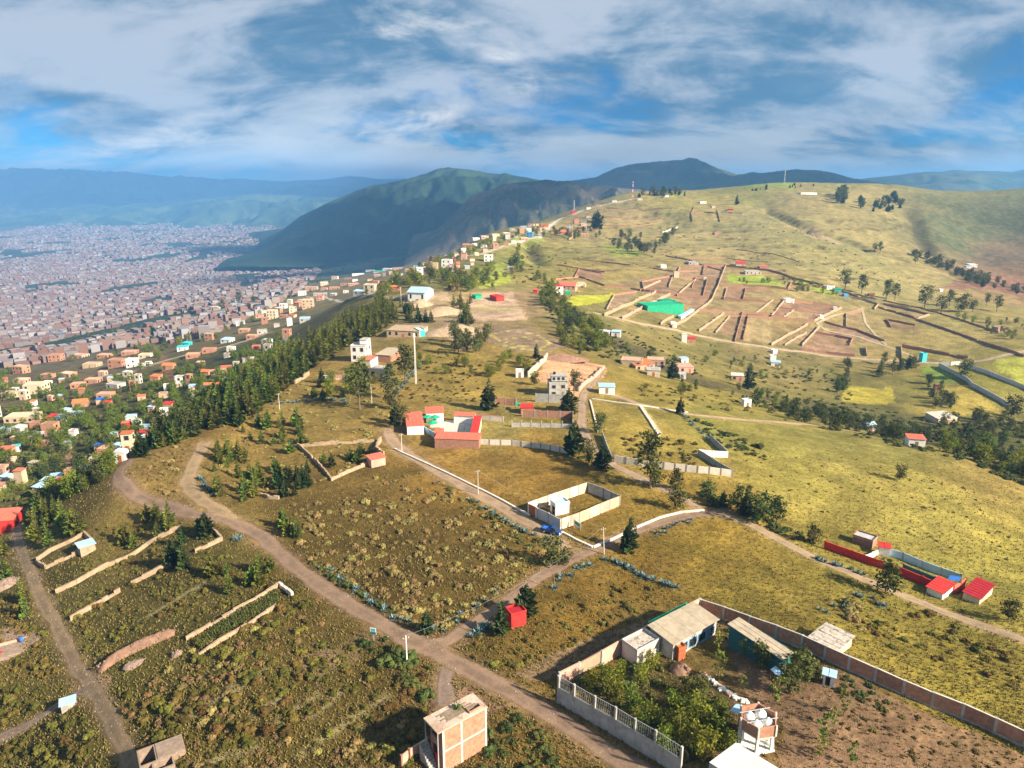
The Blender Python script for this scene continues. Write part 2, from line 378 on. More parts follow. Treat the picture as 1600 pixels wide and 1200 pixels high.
for _i, (_x0, _x1, _y) in enumerate([(900,1040,318),(920,1060,326),(950,1120,334),(930,1030,341),(940,1070,349),(960,1090,357),(1100,1190,352),(1060,1180,362),(1080,1240,374),(1120,1290,386),(880,980,395),(870,960,404),(1010,1120,392),(1130,1240,398),(1200,1330,412),(1240,1380,436),(850,900,388),(930,1000,422),(1000,1080,416),(1290,1400,345),(1300,1420,358)]):
    paint_line([(_x0 + (_x1 - _x0) * k / 5, _y + 2.2 * math.sin(k * 2.1 + _i)) for k in range(6)], 3.4, (.075,.058,.030), .85, 1.4)
for _l in ([(360,1087),(388,1068),(414,1050)],[(382,1132),(412,1110),(440,1090)],[(410,1147),(455,1112),(495,1085)],[(490,1117),(515,1096),(540,1075)],[(300,1120),(340,1090),(372,1062)],[(60,960),(90,940)],[(470,1180),(540,1130),(600,1090)],[(220,970),(270,940),(330,905)],[(330,1190),(400,1170)]):
    paint_line(_l, 1.1, (.30,.25,.13), .75, .5)
paint([(470,1030),(520,1010),(545,1035),(500,1070)], (.20,.13,.085), .8, rough=2)
paint([(505,1035),(560,985),(600,1000),(560,1040)], (.17,.115,.06), .6, rough=2)
PLOTS = [(1003,441,1050,432,1044,449,1006,456),(1051,432,1087,433,1080,450,1045,449),(1088,433,1125,435,1117,452,1081,450),(1062,418,1099,417,1097,430,1058,429),(1100,417,1134,417,1127,433,1098,430),(1136,451,1164,452,1160,470,1131,468),(1165,452,1201,453,1205,472,1161,470),(1140,495,1168,495,1160,531,1118,521),(1169,495,1205,498,1200,536,1161,531),(960,462,995,457,975,478,948,484),(905,421,945,426,938,440,898,434),(1322,491,1346,487,1352,505,1322,512),(1385,500,1430,509,1440,522,1392,512),(1240,486,1270,490,1262,500,1224,496)]
PCOL = [(.22,.135,.085), (.25,.18,.085), (.19,.125,.07), (.27,.205,.10), (.23,.16,.10)]
for _i, _q in enumerate(PLOTS): paint([(_q[k], _q[k + 1]) for k in (0, 2, 4, 6)], PCOL[_i % 5], .95, rough=.5)
DIRT = (.29,.20,.145)
def road(name, line, width, col, label=None):
    W = cast(line)
    # smooth the centre line
    P = W[:, :2]
    seg = np.concatenate([[0], np.cumsum(np.hypot(*np.diff(P, axis=0).T))])
    n = max(int(seg[-1] / max(width * 0.35, seg[-1] / 420)), 4)
    s = np.linspace(0, seg[-1], n)
    Q = np.stack([np.interp(s, seg, P[:, 0]), np.interp(s, seg, P[:, 1])], 1)
    for _ in range(max(2, int(n / 30))):
        Q[1:-1] = Q[1:-1] * .5 + (Q[:-2] + Q[2:]) * .25
    T = np.gradient(Q, axis=0); T /= np.maximum(np.hypot(T[:, 0], T[:, 1]), 1e-6)[:, None]
    N = np.stack([-T[:, 1], T[:, 0]], 1)
    K = 9
    V = []; F = []
    wl = 1 + fbm(s, s * 0, width * 1.2, 4, 31) * .5; wr = 1 + fbm(s, s * 0 + 90, width * 1.2, 4, 32) * .5
    for i in range(n):
        for k in range(K):
            f = k / (K - 1) * 2 - 1
            o = f * width / 2 * (wl[i] if f < 0 else wr[i])
            V.append((Q[i, 0] + N[i, 0] * o, Q[i, 1] + N[i, 1] * o))
    V = np.array(V)
    D = V[:, 1]
    f = np.tile(np.linspace(-1, 1, K), n)
    z = ground(V[:, 0], V[:, 1]) + 0.03 + np.clip((D - 150) / 1500, 0, .35) - np.where(np.abs(f) > .95, .10, 0) - .02 * np.exp(-((np.abs(f) - .45) / .14) ** 2)
    for i in range(n - 1):
        for k in range(K - 1):
            a = i * K + k; F.append((a, a + 1, a + K + 1, a + K))
    me = bpy.data.meshes.new(name); me.from_pydata(np.column_stack([V, z]).tolist(), [], F)
    me.shade_smooth()
    me.materials.append(road_mat(col))
    a = me.attributes.new('across', 'FLOAT', 'POINT'); a.data.foreach_set('value', np.abs(f).astype(np.float32))
    o = bpy.data.objects.new(name, me); C.objects.link(o)
    tag(o, label, None, None, 'structure')
    ROADPTS.append(np.column_stack([Q[::2], np.full(len(Q[::2]), width / 2)]))
    W3 = np.column_stack([Q, np.zeros(n)])[:: max(1, n // 60)]
    paint_line(None, width * 1.18, (col[0] * .9, col[1] * .86, col[2] * .66), .8, width * .3, world=W3)
    return o
_rm = {}
def road_mat(col):
    if col in _rm: return _rm[col]
    m = bpy.data.materials.new('packed_earth'); m.use_nodes = True; nt = m.node_tree; b = nt.nodes['Principled BSDF']
    g = nn(nt, 'ShaderNodeNewGeometry').outputs['Position']
    n1 = noise(nt, g, .35, 6, .65); n2 = noise(nt, g, 2.6, 5, .7)
    at_ = nn(nt, 'ShaderNodeAttribute'); at_.attribute_name = 'across'
    ru = mth(nt, 'SUBTRACT', 1.0, ramp(nt, mth(nt, 'ABSOLUTE', mth(nt, 'SUBTRACT', at_.outputs['Fac'], .5)), .06, .26))
    d = tuple(c * .70 for c in col); l = tuple(min(c * 1.25, 1) for c in col)
    c1 = mix(nt, ramp(nt, n1, .3, .7), d, l)
    c2 = mix(nt, mth(nt, 'MULTIPLY', ramp(nt, n2, .35, .75), .5), c1, tuple(c * .55 for c in col))
    c3 = mix(nt, mth(nt, 'MULTIPLY', ru, .45), c2, (col[0] * 1.2, col[1] * 1.15, col[2] * 1.15))
    ed = ramp(nt, mth(nt, 'ADD', at_.outputs['Fac'], mth(nt, 'MULTIPLY', mth(nt, 'SUBTRACT', n2, .5), .9)), .62, .98)
    c4 = mix(nt, ed, c3, (col[0] * .52, col[1] * .54, col[2] * .30))
    nt.links.new(c4, b.inputs['Base Color']); b.inputs['Roughness'].default_value = .95
    bp = nn(nt, 'ShaderNodeBump'); bp.inputs['Strength'].default_value = .6; bp.inputs['Distance'].default_value = .12
    nt.links.new(n2, bp.inputs['Height']); nt.links.new(bp.outputs[0], b.inputs['Normal'])
    _rm[col] = m; return m
MAUVE = (.22,.143,.095)
road('dirt_road', [(1020,1222),(960,1180),(880,1128),(800,1083),(740,1052),(690,1022),(640,1000),(580,965),(520,930),(470,892),(430,858),(400,832),(360,814),(300,803),(250,789),(205,769),(186,750),(186,736),(200,720)], 4.0, MAUVE, 'wide rutted dirt road curving from the bottom edge up to the ridge bend on the left')
road('dirt_road', [(655,1008),(700,1004),(745,972),(800,931),(850,897),(900,871),(960,843),(1030,817),(1090,802),(1140,800)], 3.2, MAUVE, 'dirt lane from the crossroads past the red kiosk to the kerbed plot')
road('dirt_road', [(880,858),(845,826),(780,790),(700,746),(640,712),(612,690),(605,672)], 4.4, (.30,.205,.13), 'dirt lane beside the long pale kerb up to the red roofed courtyard')
road('dirt_road', [(1100,802),(1060,772),(1010,752),(950,722),(920,694),(908,660),(910,620),(925,600),(940,575)], 3.0, (.30,.21,.14), 'narrow dirt lane running past the tall eucalyptus up to the dug plot')
road('dirt_road', [(1120,800),(1170,818),(1230,850),(1290,880),(1350,905),(1420,934),(1500,965),(1620,1010)], 3.0, (.32,.23,.14), 'straight dirt track passing in front of the long red wall')
road('dirt_road', [(322,690),(312,705),(300,730),(292,755),(310,778),(345,800),(365,812)], 4.2, (.27,.185,.10), 'grassy dirt spur above the road bend on the left')
road('dirt_road', [(22,812),(30,850),(45,890),(66,940),(92,985),(118,1040),(150,1085),(175,1130),(200,1180),(215,1225)], 2.7, (.205,.14,.078), 'earth track running down the left edge from the red house')
road('footpath', [(140,1075),(95,1098),(50,1130),(0,1152),(-40,1170)], 2.0, (.21,.145,.10), 'narrow earth path leaving the left track')
road('footpath', [(696,1100),(692,1070),(700,1045)], 3.0, (.20,.14,.11), 'short earth ramp up to the unfinished brick house')
road('dirt_road', [(945,612),(1000,632),(1080,648),(1150,655),(1230,661),(1300,668),(1345,676)], 3.0, (.36,.25,.16), 'pale track crossing the field to the ravine edge')
road('dirt_road', [(925,488),(1000,506),(1100,526),(1150,536),(1250,549),(1380,563),(1480,568),(1540,563),(1620,548)], 4.5, (.38,.29,.19), 'pale dirt road along the foot of the walled parcels')
road('footpath', [(1350,482),(1300,494),(1276,506),(1290,516),(1340,526),(1395,545),(1440,562)], 2.5, (.40,.32,.21), 'pale path looping round the bare parcel')
road('footpath', [(1347,484),(1352,505),(1366,522),(1385,540)], 2.0, (.40,.32,.21), 'short cut path between bare parcels')
road('dirt_road', [(842,372),(860,352),(880,340),(905,331),(950,319),(990,311)], 6.0, (.55,.50,.44), 'pale grey road climbing the crest to the mast')
road('dirt_road', [(470,470),(505,462),(560,462),(610,468),(640,462)], 4.5, (.45,.38,.31), 'pale road among the houses on the crest')
road('dirt_road', [(690,392),(712,399),(735,402),(760,395),(800,380),(842,370)], 5.0, (.42,.36,.30), 'grey road winding over the crest among houses')
road('dirt_road', [(-30,712),(25,692),(55,680),(62,672)], 4.0, (.36,.28,.22), 'pale street beside the big tan building')
road('dirt_road', [(330,640),(345,610),(372,588),(392,570),(440,552),(448,520)], 4.0, (.32,.27,.24), 'grey lane dropping below the pine wood')
road('dirt_road', [(150,590),(200,583),(250,566),(300,553),(360,540),(420,520)], 5.0, (.42,.34,.27), 'sunlit street along the lower terrace of houses')
road('footpath', [(1000,633),(1015,655),(1030,676)], 1.6, (.50,.42,.30), None)
# skate park lines and gardens read as paths
for ln in ([(765,522),(800,516),(840,524),(860,536),(845,544),(810,540),(780,532),(765,522)], [(790,530),(820,527),(840,533)], [(860,548),(820,546),(790,540)]):
    paint_line(ln, 1.4, (.38,.33,.08), 1, .4)
# ravines and gullies: darker shrubby ground
for ln, w in (([(850,470),(880,490),(930,520),(985,545),(1040,575),(1100,600),(1180,618),(1260,632),(1330,655),(1420,690),(1520,705),(1620,722)], 14), ([(1425,330),(1432,365),(1450,395),(1480,420),(1540,440),(1620,458)], 22), ([(1200,330),(1250,352),(1275,367)], 9), ([(1310,372),(1360,392),(1400,400)], 9), ([(826,382),(834,408)], 14), ([(1150,440),(1240,437),(1340,465),(1400,480)], 3)):
    paint_line(ln, w, (.070,.062,.030), .8, w * .45)
paint_line([(1262,360),(1290,372),(1305,378)], 12, (.42,.30,.20), .9, 5)
# patches of trees and gardens all over the valley floor
vm = np.clip((-GH - 60) / 60, 0, 1) * (GX < 400) * (GY > 500)
gr = fbm(GX, GY * .6, 150, 4, 41)
f = (np.clip((gr - .17) / .08, 0, 1) * vm)[..., None]
GC[:] = GC * (1 - f) + np.array((.030,.050,.028)) * f
fbig = (np.clip((fbm(GX, GY * .5, 1500, 3, 44) - .24) / .08, 0, 1) * np.clip((GY - 3200) / 1500, 0, 1) * (GX < 1000))[..., None] * .8
GC[:] = GC * (1 - fbig) + np.array((.05,.09,.05)) * fbig
def mesh_obj(name, V, F, mat=None, parent=None, smooth=False):
    me = bpy.data.meshes.new(name); me.from_pydata(V if isinstance(V, list) else V.tolist(), [], F if isinstance(F, list) else F.tolist())
    if mat: me.materials.append(mat)
    if smooth: me.shade_smooth()
    o = bpy.data.objects.new(name, me); C.objects.link(o)
    if parent: o.parent = parent
    return o
def gridfaces(nr, nc):
    a = (np.arange(nr - 1)[:, None] * nc + np.arange(nc - 1)[None]).ravel()
    return np.stack([a, a + 1, a + nc + 1, a + nc], 1)
def set_col(me, col):
    ca = me.color_attributes.new('cover', 'FLOAT_COLOR', 'POINT')
    rgba = np.ones((len(me.vertices), 4), np.float32); rgba[:, :3] = np.clip(col.reshape(-1, 3), .004, .9)
    ca.data.foreach_set('color', rgba.ravel())
def ground_mat():
    m = bpy.data.materials.new('ground_cover'); m.use_nodes = True; nt = m.node_tree; b = nt.nodes['Principled BSDF']
    a = nn(nt, 'ShaderNodeVertexColor'); a.layer_name = 'cover'
    g = nn(nt, 'ShaderNodeNewGeometry').outputs['Position']
    n1 = noise(nt, g, .9, 6, .7); n2 = noise(nt, g, .11, 6, .62, .4); n3 = noise(nt, g, 4.5, 4, .7)
    f1 = mth(nt, 'ADD', mth(nt, 'MULTIPLY', ramp(nt, n1, .28, .72), .75), .62)
    f2 = mth(nt, 'ADD', mth(nt, 'MULTIPLY', ramp(nt, n2, .30, .70), .55), .72)
    f3 = mth(nt, 'ADD', mth(nt, 'MULTIPLY', n3, .6), .7)
    f = mth(nt, 'MULTIPLY', mth(nt, 'MULTIPLY', f1, f2), f3)
    s = nn(nt, 'ShaderNodeVectorMath', operation='SCALE'); nt.links.new(a.outputs[0], s.inputs[0]); nt.links.new(f, s.inputs['Scale'])
    # dry stalks and greener tufts
    tuft = mth(nt, 'MULTIPLY', ramp(nt, noise(nt, g, .45, 7, .7, .6), .56, .70), .45)
    c = mix(nt, tuft, s.outputs[0], mix(nt, 1.0, s.outputs[0], (.62,.74,.62,1), 'MULTIPLY'))
    nt.links.new(c, b.inputs['Base Color']); b.inputs['Roughness'].default_value = 1.0
    b.inputs['Specular IOR Level'].default_value = .1
    bp = nn(nt, 'ShaderNodeBump'); bp.inputs['Strength'].default_value = .9; bp.inputs['Distance'].default_value = .35
    nt.links.new(mth(nt, 'ADD', mth(nt, 'MULTIPLY', n1, .7), mth(nt, 'MULTIPLY', n3, .3)), bp.inputs['Height']); nt.links.new(bp.outputs[0], b.inputs['Normal'])
    return m
GM = ground_mat()
g = mesh_obj('ground', np.stack([GX.ravel(), GY.ravel(), GH.ravel()], 1), gridfaces(*GX.shape), GM, None, True)
set_col(g.data, GC); g['kind'] = 'structure'; g['label'] = 'grassy ridge, ravine, hill and valley floor'
# ------------------------------------------------------------ far mountains
def mountain(label, sky, D, Df, zf, col, col2, seed, rough=1.0, step=4.0, top=None):
    sky = np.array(sky, float)
    px = np.arange(sky[0, 0], sky[-1, 0] + .1, step); py = np.interp(px, sky[:, 0], sky[:, 1])
    py = py + fbm(px, px * 0, 34, 4, seed) * 1.6 * rough
    Dr = D * (1 + fbm(px, px * 0, 120, 3, seed + 1) * .06)
    top_ = np.array([pt(a, b, d) for a, b, d in zip(px, py, Dr)])
    v = np.concatenate([np.linspace(0, 1, 70), np.array([1.06, 1.15, 1.3, 1.5])])
    n, k = len(px), len(v)
    X = np.empty((k, n)); Y = np.empty((k, n)); Z = np.empty((k, n))
    for i, t in enumerate(v):
        Yd = Df + (top_[:, 1] - Df) * t
        X[i] = top_[:, 0] * (Yd / top_[:, 1]) ** .8; Y[i] = Yd
        prof = np.sin(min(t, 1) * math.pi / 2) ** 1.35 if t <= 1 else 1 - (t - 1) * 1.3
        Z[i] = zf + (top_[:, 2] - zf) * prof
    relief = (top_[:, 2] - zf)[None] * (np.clip(v, 0, 1) * (1 - np.clip(v, 0, 1)) * 4)[:, None]
    sc_ = (D - Df) * .16
    rid = 1 - np.abs(fbm(X, Y * .55, sc_, 5, seed + 2, .55)) * 2.4
    Z += relief * (rid - .62) * .34 * rough
    c = fbm(X, Y, sc_ * .7, 5, seed + 3); c2 = fbm(X, Y, sc_ * .16, 4, seed + 4)
    m = np.clip(.5 + c * 2.4 + c2 * 1.2 + (rid - .62) * .5, 0, 1)[..., None]
    cc = np.array(col) * (1 - m) + np.array(col2) * m
    o = mesh_obj('mountain', np.stack([X.ravel(), Y.ravel(), Z.ravel()], 1), gridfaces(k, n), GM, None, True)
    set_col(o.data, cc); o['kind'] = 'structure'; o['label'] = label
    return o
mountain('farthest blue mountain line with one small peak', [(330,290),(380,283),(440,283),(500,282),(525,279),(548,274.5),(575,278),(600,281),(640,281),(720,283),(800,284)], 15500, 9500, -285, (.10,.12,.06), (.20,.17,.10), 50, .9)
mountain('long flat topped blue mountain range on the left', [(-500,280),(-250,276),(-100,274),(0,268),(60,266),(130,270),(200,272),(270,277),(350,281),(420,284),(480,288),(550,294),(620,304)], 12000, 7300, -290, (.035,.065,.035), (.15,.14,.08), 60, 1.5)
mountain('low wooded blue hills at the far side of the city', [(-400,322),(-100,318),(60,326),(150,318),(260,316),(340,308),(440,304),(540,308),(640,318)], 8600, 6300, -290, (.03,.055,.03), (.07,.10,.05), 66, 1.6)
mountain('dark wooded mountain with rounded summit', [(380,392),(440,360),(470,338),(520,314),(560,296),(590,289),(620,285),(650,278),(675,268),(700,262),(730,265),(760,270),(800,274),(840,281),(900,288),(960,292)], 4300, 2700, -225, (.012,.030,.014), (.036,.064,.026), 70, .75, 3)
mountain('bare brown hill with eroded ravines below the dark mountain', [(640,384),(690,352),(740,304),(790,288),(850,283),(885,284),(920,290),(960,293),(1000,297),(1060,304)], 2500, 1500, -130, (.16,.12,.085), (.08,.085,.05), 80, .8, 2.5)
mountain('broad blue peak behind the crest', [(850,286),(900,282),(930,278),(960,265),(985,260),(1010,257),(1040,253),(1075,249),(1100,253),(1120,263),(1145,272),(1180,279),(1250,288),(1300,294)], 5600, 3300, -60, (.05,.075,.035), (.13,.12,.065), 90, .9, 3)
mountain('low dark hill behind the crest', [(1070,296),(1120,284),(1150,274),(1170,270),(1200,270),(1240,266),(1270,268),(1300,273),(1330,280),(1380,288),(1420,294)], 4300, 2500, -60, (.04,.06,.03), (.10,.10,.05), 96, .8, 3)
mountain('long blue range on the right skyline', [(1300,288),(1330,283),(1370,277),(1420,272),(1460,270),(1490,266),(1530,269),(1570,270),(1600,265),(1700,262),(1850,270),(2000,276)], 7600, 4200, -60, (.035,.06,.03), (.085,.10,.045), 99, .8)
# ------------------------------------------------------------ clouds added out of the frame to shade the valley, far mountains and right hillside
def cloud_mat():
    m = bpy.data.materials.new('shade_cloud_white'); m.use_nodes = True; b = m.node_tree.nodes['Principled BSDF']
    b.inputs['Base Color'].default_value = (.85,.86,.88,1); b.inputs['Roughness'].default_value = 1; return m
CM = cloud_mat()
def shade_cloud(label, poly, zc, thick, seed, holes=0, gap=.12):
    """opaque puffy slab, out of view, that shades the ground down-sun"""
    W = np.array(poly, float); lo, hi = W.min(0), W.max(0)
    nx, ny = 90, 90
    xs = np.linspace(lo[0], hi[0], nx); ys = np.linspace(lo[1], hi[1], ny)
    X, Y = np.meshgrid(xs, ys)
    wp = min(700, (hi - lo).min() * .10)
    m = inpoly(X + fbm(X, Y, 900, 4, seed) * wp, Y + fbm(X, Y, 900, 4, seed + 1) * wp, W)
    if holes: m &= fbm(X, Y, holes, 3, seed + 5) < gap
    m[0] = m[-1] = False; m[:, 0] = m[:, -1] = False
    a = m.astype(float)
    for _ in range(5):
        a[1:-1, 1:-1] = (a[1:-1, 1:-1] * 2 + a[:-2, 1:-1] + a[2:, 1:-1] + a[1:-1, :-2] + a[1:-1, 2:]) / 6
    h = np.sqrt(np.clip(a, 0, 1)) * thick
    T = zc + h * (.75 + .5 * fbm(X, Y, 500, 5, seed + 2)); B = zc - h * (.22 + .12 * fbm(X, Y, 500, 5, seed + 3))
    keep = a > .04
    V = np.concatenate([np.stack([X.ravel(), Y.ravel(), T.ravel()], 1), np.stack([X.ravel(), Y.ravel(), B.ravel()], 1)])
    F = gridfaces(ny, nx); k = keep.ravel()
    F = F[k[F].all(1)]
    F = np.concatenate([F, F[:, ::-1] + nx * ny])
    o = mesh_obj('shade_cloud', V, F, CM, None, True); o['kind'] = 'structure'; o['label'] = label
    return o
def upsun(x, y, z0, zc):
    k = (zc - z0) / sd.z
    return (x + sd.x * k, y + sd.y * k)
def cloud_shading(label, outline, z0, zc, thick, seed, holes=0, gap=.12):
    return shade_cloud(label, [upsun(x, y, z0, zc) for x, y in outline], zc, thick, seed, holes, gap)
ZC = 2600
cloud_shading('broad unseen bank of clouds added to shade the valley', [(-1700,3900),(-1050,2800),(-500,1900),(250,2100),(700,2600),(1500,3800),(2600,4600),(2200,6800),(-300,7200),(-1700,6000)], -150, ZC, 160, 201, 620, .07)
cloud_shading('long unseen bank of clouds added to shade the far left range', [(-12000,8600),(-6000,8000),(-2500,8600),(-900,9500),(-600,14500),(-9000,15500),(-13000,12500)], 0, 6200, 700, 211)
cloud_shading('small unseen clouds added to shade the right hillside', [(640,900),(900,980),(1300,1100),(1400,1350),(1100,1330),(800,1290),(690,1180),(600,1000)], 10, ZC, 36, 207, 170, .16)
def haze():
    m = bpy.data.materials.new('haze_air'); m.use_nodes = True; nt = m.node_tree
    for n in list(nt.nodes): nt.nodes.remove(n)
    o = nn(nt, 'ShaderNodeOutputMaterial'); v = nn(nt, 'ShaderNodeVolumePrincipled')
    v.inputs['Color'].default_value = HAZE_COL + (1,); v.inputs['Density'].default_value = HAZE_DEN; v.inputs['Anisotropy'].default_value = HAZE_ANI
    nt.links.new(v.outputs[0], o.inputs['Volume'])
    x0, x1, y0, y1, z0, z1 = -15000, 15000, -400, 18500, -420, 352
    V = [(x, y, z) for z in (z0, z1) for y in (y0, y1) for x in (x0, x1)]
    F = [(0,2,3,1),(4,5,7,6),(0,1,5,4),(2,6,7,3),(0,4,6,2),(1,3,7,5)]
    h = mesh_obj('haze', V, F, m); h['kind'] = 'stuff'; h['label'] = 'thin blue haze over the valley'
HAZE_COL, HAZE_DEN, HAZE_ANI = (.20,.50,1.0), 1.2e-4, 0.0
haze()
# ------------------------------------------------------------ materials
_mats = {}
def M(name, col, rough=.85, var=.25, scale=1.2, bump=.0, spec=.3, objvar=0.0, dirt=0.0, dirtcol=(.10,.085,.07)):
    if name in _mats: return _mats[name]
    m = bpy.data.materials.new(name); m.use_nodes = True; nt = m.node_tree; b = nt.nodes['Principled BSDF']
    tc = nn(nt, 'ShaderNodeTexCoord'); v = tc.outputs['Object']
    oi = nn(nt, 'ShaderNodeObjectInfo')
    ad = nn(nt, 'ShaderNodeVectorMath', operation='ADD'); nt.links.new(v, ad.inputs[0])
    sc3 = nn(nt, 'ShaderNodeVectorMath', operation='SCALE'); nt.links.new(oi.outputs['Location'], sc3.inputs[0]); sc3.inputs['Scale'].default_value = .37
    nt.links.new(sc3.outputs[0], ad.inputs[1])
    n1 = noise(nt, ad.outputs[0], scale, 6, .65, .3)
    lo = tuple(c * (1 - var) for c in col); hi = tuple(min(c * (1 + var), .95) for c in col)
    c = mix(nt, ramp(nt, n1, .28, .72), lo, hi)
    if dirt:
        n2 = noise(nt, ad.outputs[0], scale * .45, 7, .7, .5)
        c = mix(nt, mth(nt, 'MULTIPLY', ramp(nt, n2, .48, .66), dirt), c, dirtcol)
    if objvar:
        h = nn(nt, 'ShaderNodeHueSaturation'); nt.links.new(c, h.inputs['Color'])
        r = oi.outputs['Random']
        nt.links.new(mth(nt, 'ADD', mth(nt, 'MULTIPLY', r, objvar * .12), .5 - objvar * .06), h.inputs['Hue'])
        nt.links.new(mth(nt, 'ADD', mth(nt, 'MULTIPLY', mth(nt, 'FRACT', mth(nt, 'MULTIPLY', r, 7.3)), objvar), 1 - objvar * .5), h.inputs['Value'])
        c = h.outputs[0]
    nt.links.new(c, b.inputs['Base Color']); b.inputs['Roughness'].default_value = rough
    b.inputs['Specular IOR Level'].default_value = spec
    if bump:
        bp = nn(nt, 'ShaderNodeBump'); bp.inputs['Strength'].default_value = .7; bp.inputs['Distance'].default_value = bump
        nt.links.new(noise(nt, ad.outputs[0], scale * 5, 4, .7), bp.inputs['Height']); nt.links.new(bp.outputs[0], b.inputs['Normal'])
    _mats[name] = m; return m
def leaf(name, col, objvar=.5, trans=.25):
    if name in _mats: return _mats[name]
    m = bpy.data.materials.new(name); m.use_nodes = True; nt = m.node_tree; b = nt.nodes['Principled BSDF']
    oi = nn(nt, 'ShaderNodeObjectInfo'); g = nn(nt, 'ShaderNodeNewGeometry')
    n1 = noise(nt, g.outputs['Position'], 1.1, 4, .6)
    r2 = g.outputs['Random Per Island']
    c = mix(nt, mth(nt, 'ADD', mth(nt, 'MULTIPLY', r2, .55), mth(nt, 'MULTIPLY', ramp(nt, n1, .3, .7), .45)), tuple(x * .55 for x in col), tuple(x * 1.5 for x in col))
    h = nn(nt, 'ShaderNodeHueSaturation'); nt.links.new(c, h.inputs['Color']); r = oi.outputs['Random']
    nt.links.new(mth(nt, 'ADD', mth(nt, 'MULTIPLY', r, objvar * .13), .5 - objvar * .075), h.inputs['Hue'])
    nt.links.new(mth(nt, 'ADD', mth(nt, 'MULTIPLY', mth(nt, 'FRACT', mth(nt, 'MULTIPLY', r, 7.3)), objvar), 1 - objvar * .5), h.inputs['Value'])
    nt.links.new(h.outputs[0], b.inputs['Base Color']); b.inputs['Roughness'].default_value = .7; b.inputs['Specular IOR Level'].default_value = .15
    if trans:
        t = nn(nt, 'ShaderNodeBsdfTranslucent'); nt.links.new(h.outputs[0], t.inputs['Color'])
        ms = nn(nt, 'ShaderNodeMixShader'); ms.inputs[0].default_value = trans
        nt.links.new(b.outputs[0], ms.inputs[1]); nt.links.new(t.outputs[0], ms.inputs[2])
        nt.links.new(ms.outputs[0], nt.nodes['Material Output'].inputs['Surface'])
    _mats[name] = m; return m
# ------------------------------------------------------------ mesh builder
class MB:
    def __init__(s): s.v = []; s.f = []
    def quad(s, a, b, c, d):
        n = len(s.v); s.v += [tuple(a), tuple(b), tuple(c), tuple(d)]; s.f.append((n, n + 1, n + 2, n + 3)); return s
    def poly(s, pts):
        n = len(s.v); s.v += [tuple(p) for p in pts]; s.f.append(tuple(range(n, n + len(pts)))); return s
    def hexa(s, b, t):
        n = len(s.v); s.v += [tuple(p) for p in b] + [tuple(p) for p in t]
        k = len(b); s.f.append(tuple(range(n + k - 1, n - 1, -1))); s.f.append(tuple(range(n + k, n + 2 * k)))
        for i in range(k): j = (i + 1) % k; s.f.append((n + i, n + j, n + k + j, n + k + i))
        return s
    def box(s, x0, x1, y0, y1, z0, z1):
        return s.hexa([(x0, y0, z0), (x1, y0, z0), (x1, y1, z0), (x0, y1, z0)], [(x0, y0, z1), (x1, y0, z1), (x1, y1, z1), (x0, y1, z1)])
    def tube(s, p, q, r, r2=None, n=6):
        p, q = Vector(p), Vector(q); d = (q - p).normalized(); u = d.orthogonal().normalized(); w = d.cross(u); r2 = r if r2 is None else r2
        return s.hexa([p + (u * math.cos(6.2832 * i / n) + w * math.sin(6.2832 * i / n)) * r for i in range(n)], [q + (u * math.cos(6.2832 * i / n) + w * math.sin(6.2832 * i / n)) * r2 for i in range(n)])
    def lathe(s, prof, c=(0, 0, 0), n=12):
        base = len(s.v)
        for r, z in prof:
            for i in range(n): s.v.append((c[0] + r * math.cos(6.2832 * i / n), c[1] + r * math.sin(6.2832 * i / n), c[2] + z))
        for k in range(len(prof) - 1):
            for i in range(n):
                j = (i + 1) % n; s.f.append((base + k * n + i, base + k * n + j, base + (k + 1) * n + j, base + (k + 1) * n + i))
        s.f.append(tuple(base + (len(prof) - 1) * n + i for i in range(n))); return s
    def build(s, name, mat, parent=None, smooth=False):
        return mesh_obj(name, s.v, s.f, mat, parent, smooth)
def thing(name, label, cat, loc, rz=0.0, group=None):
    o = bpy.data.objects.new(name, None); C.objects.link(o); o.empty_display_size = .3
    o.location = loc; o.rotation_euler = (0, 0, rz)
    return tag(o, label, cat, group)
def put(src, loc, rz=0, s=1.0, label=None, group=None, sz=None):
    """a copy of a thing with copies of its parts"""
    r = src.copy(); C.objects.link(r); r.location = loc; r.rotation_euler = (0, 0, rz); r.scale = (s, s, s * (sz or 1))
    if label: r['label'] = label
    if group: r['group'] = group
    for ch in kids.get(src.name, ()):
        c = ch.copy(); C.objects.link(c); c.parent = r
        for g2 in kids.get(ch.name, ()):
            d = g2.copy(); C.objects.link(d); d.parent = c
    return r
kids = {}
def remember(o):
    kids[o.name] = list(o.children)
    for c in o.children: kids[c.name] = list(c.children)
    return o
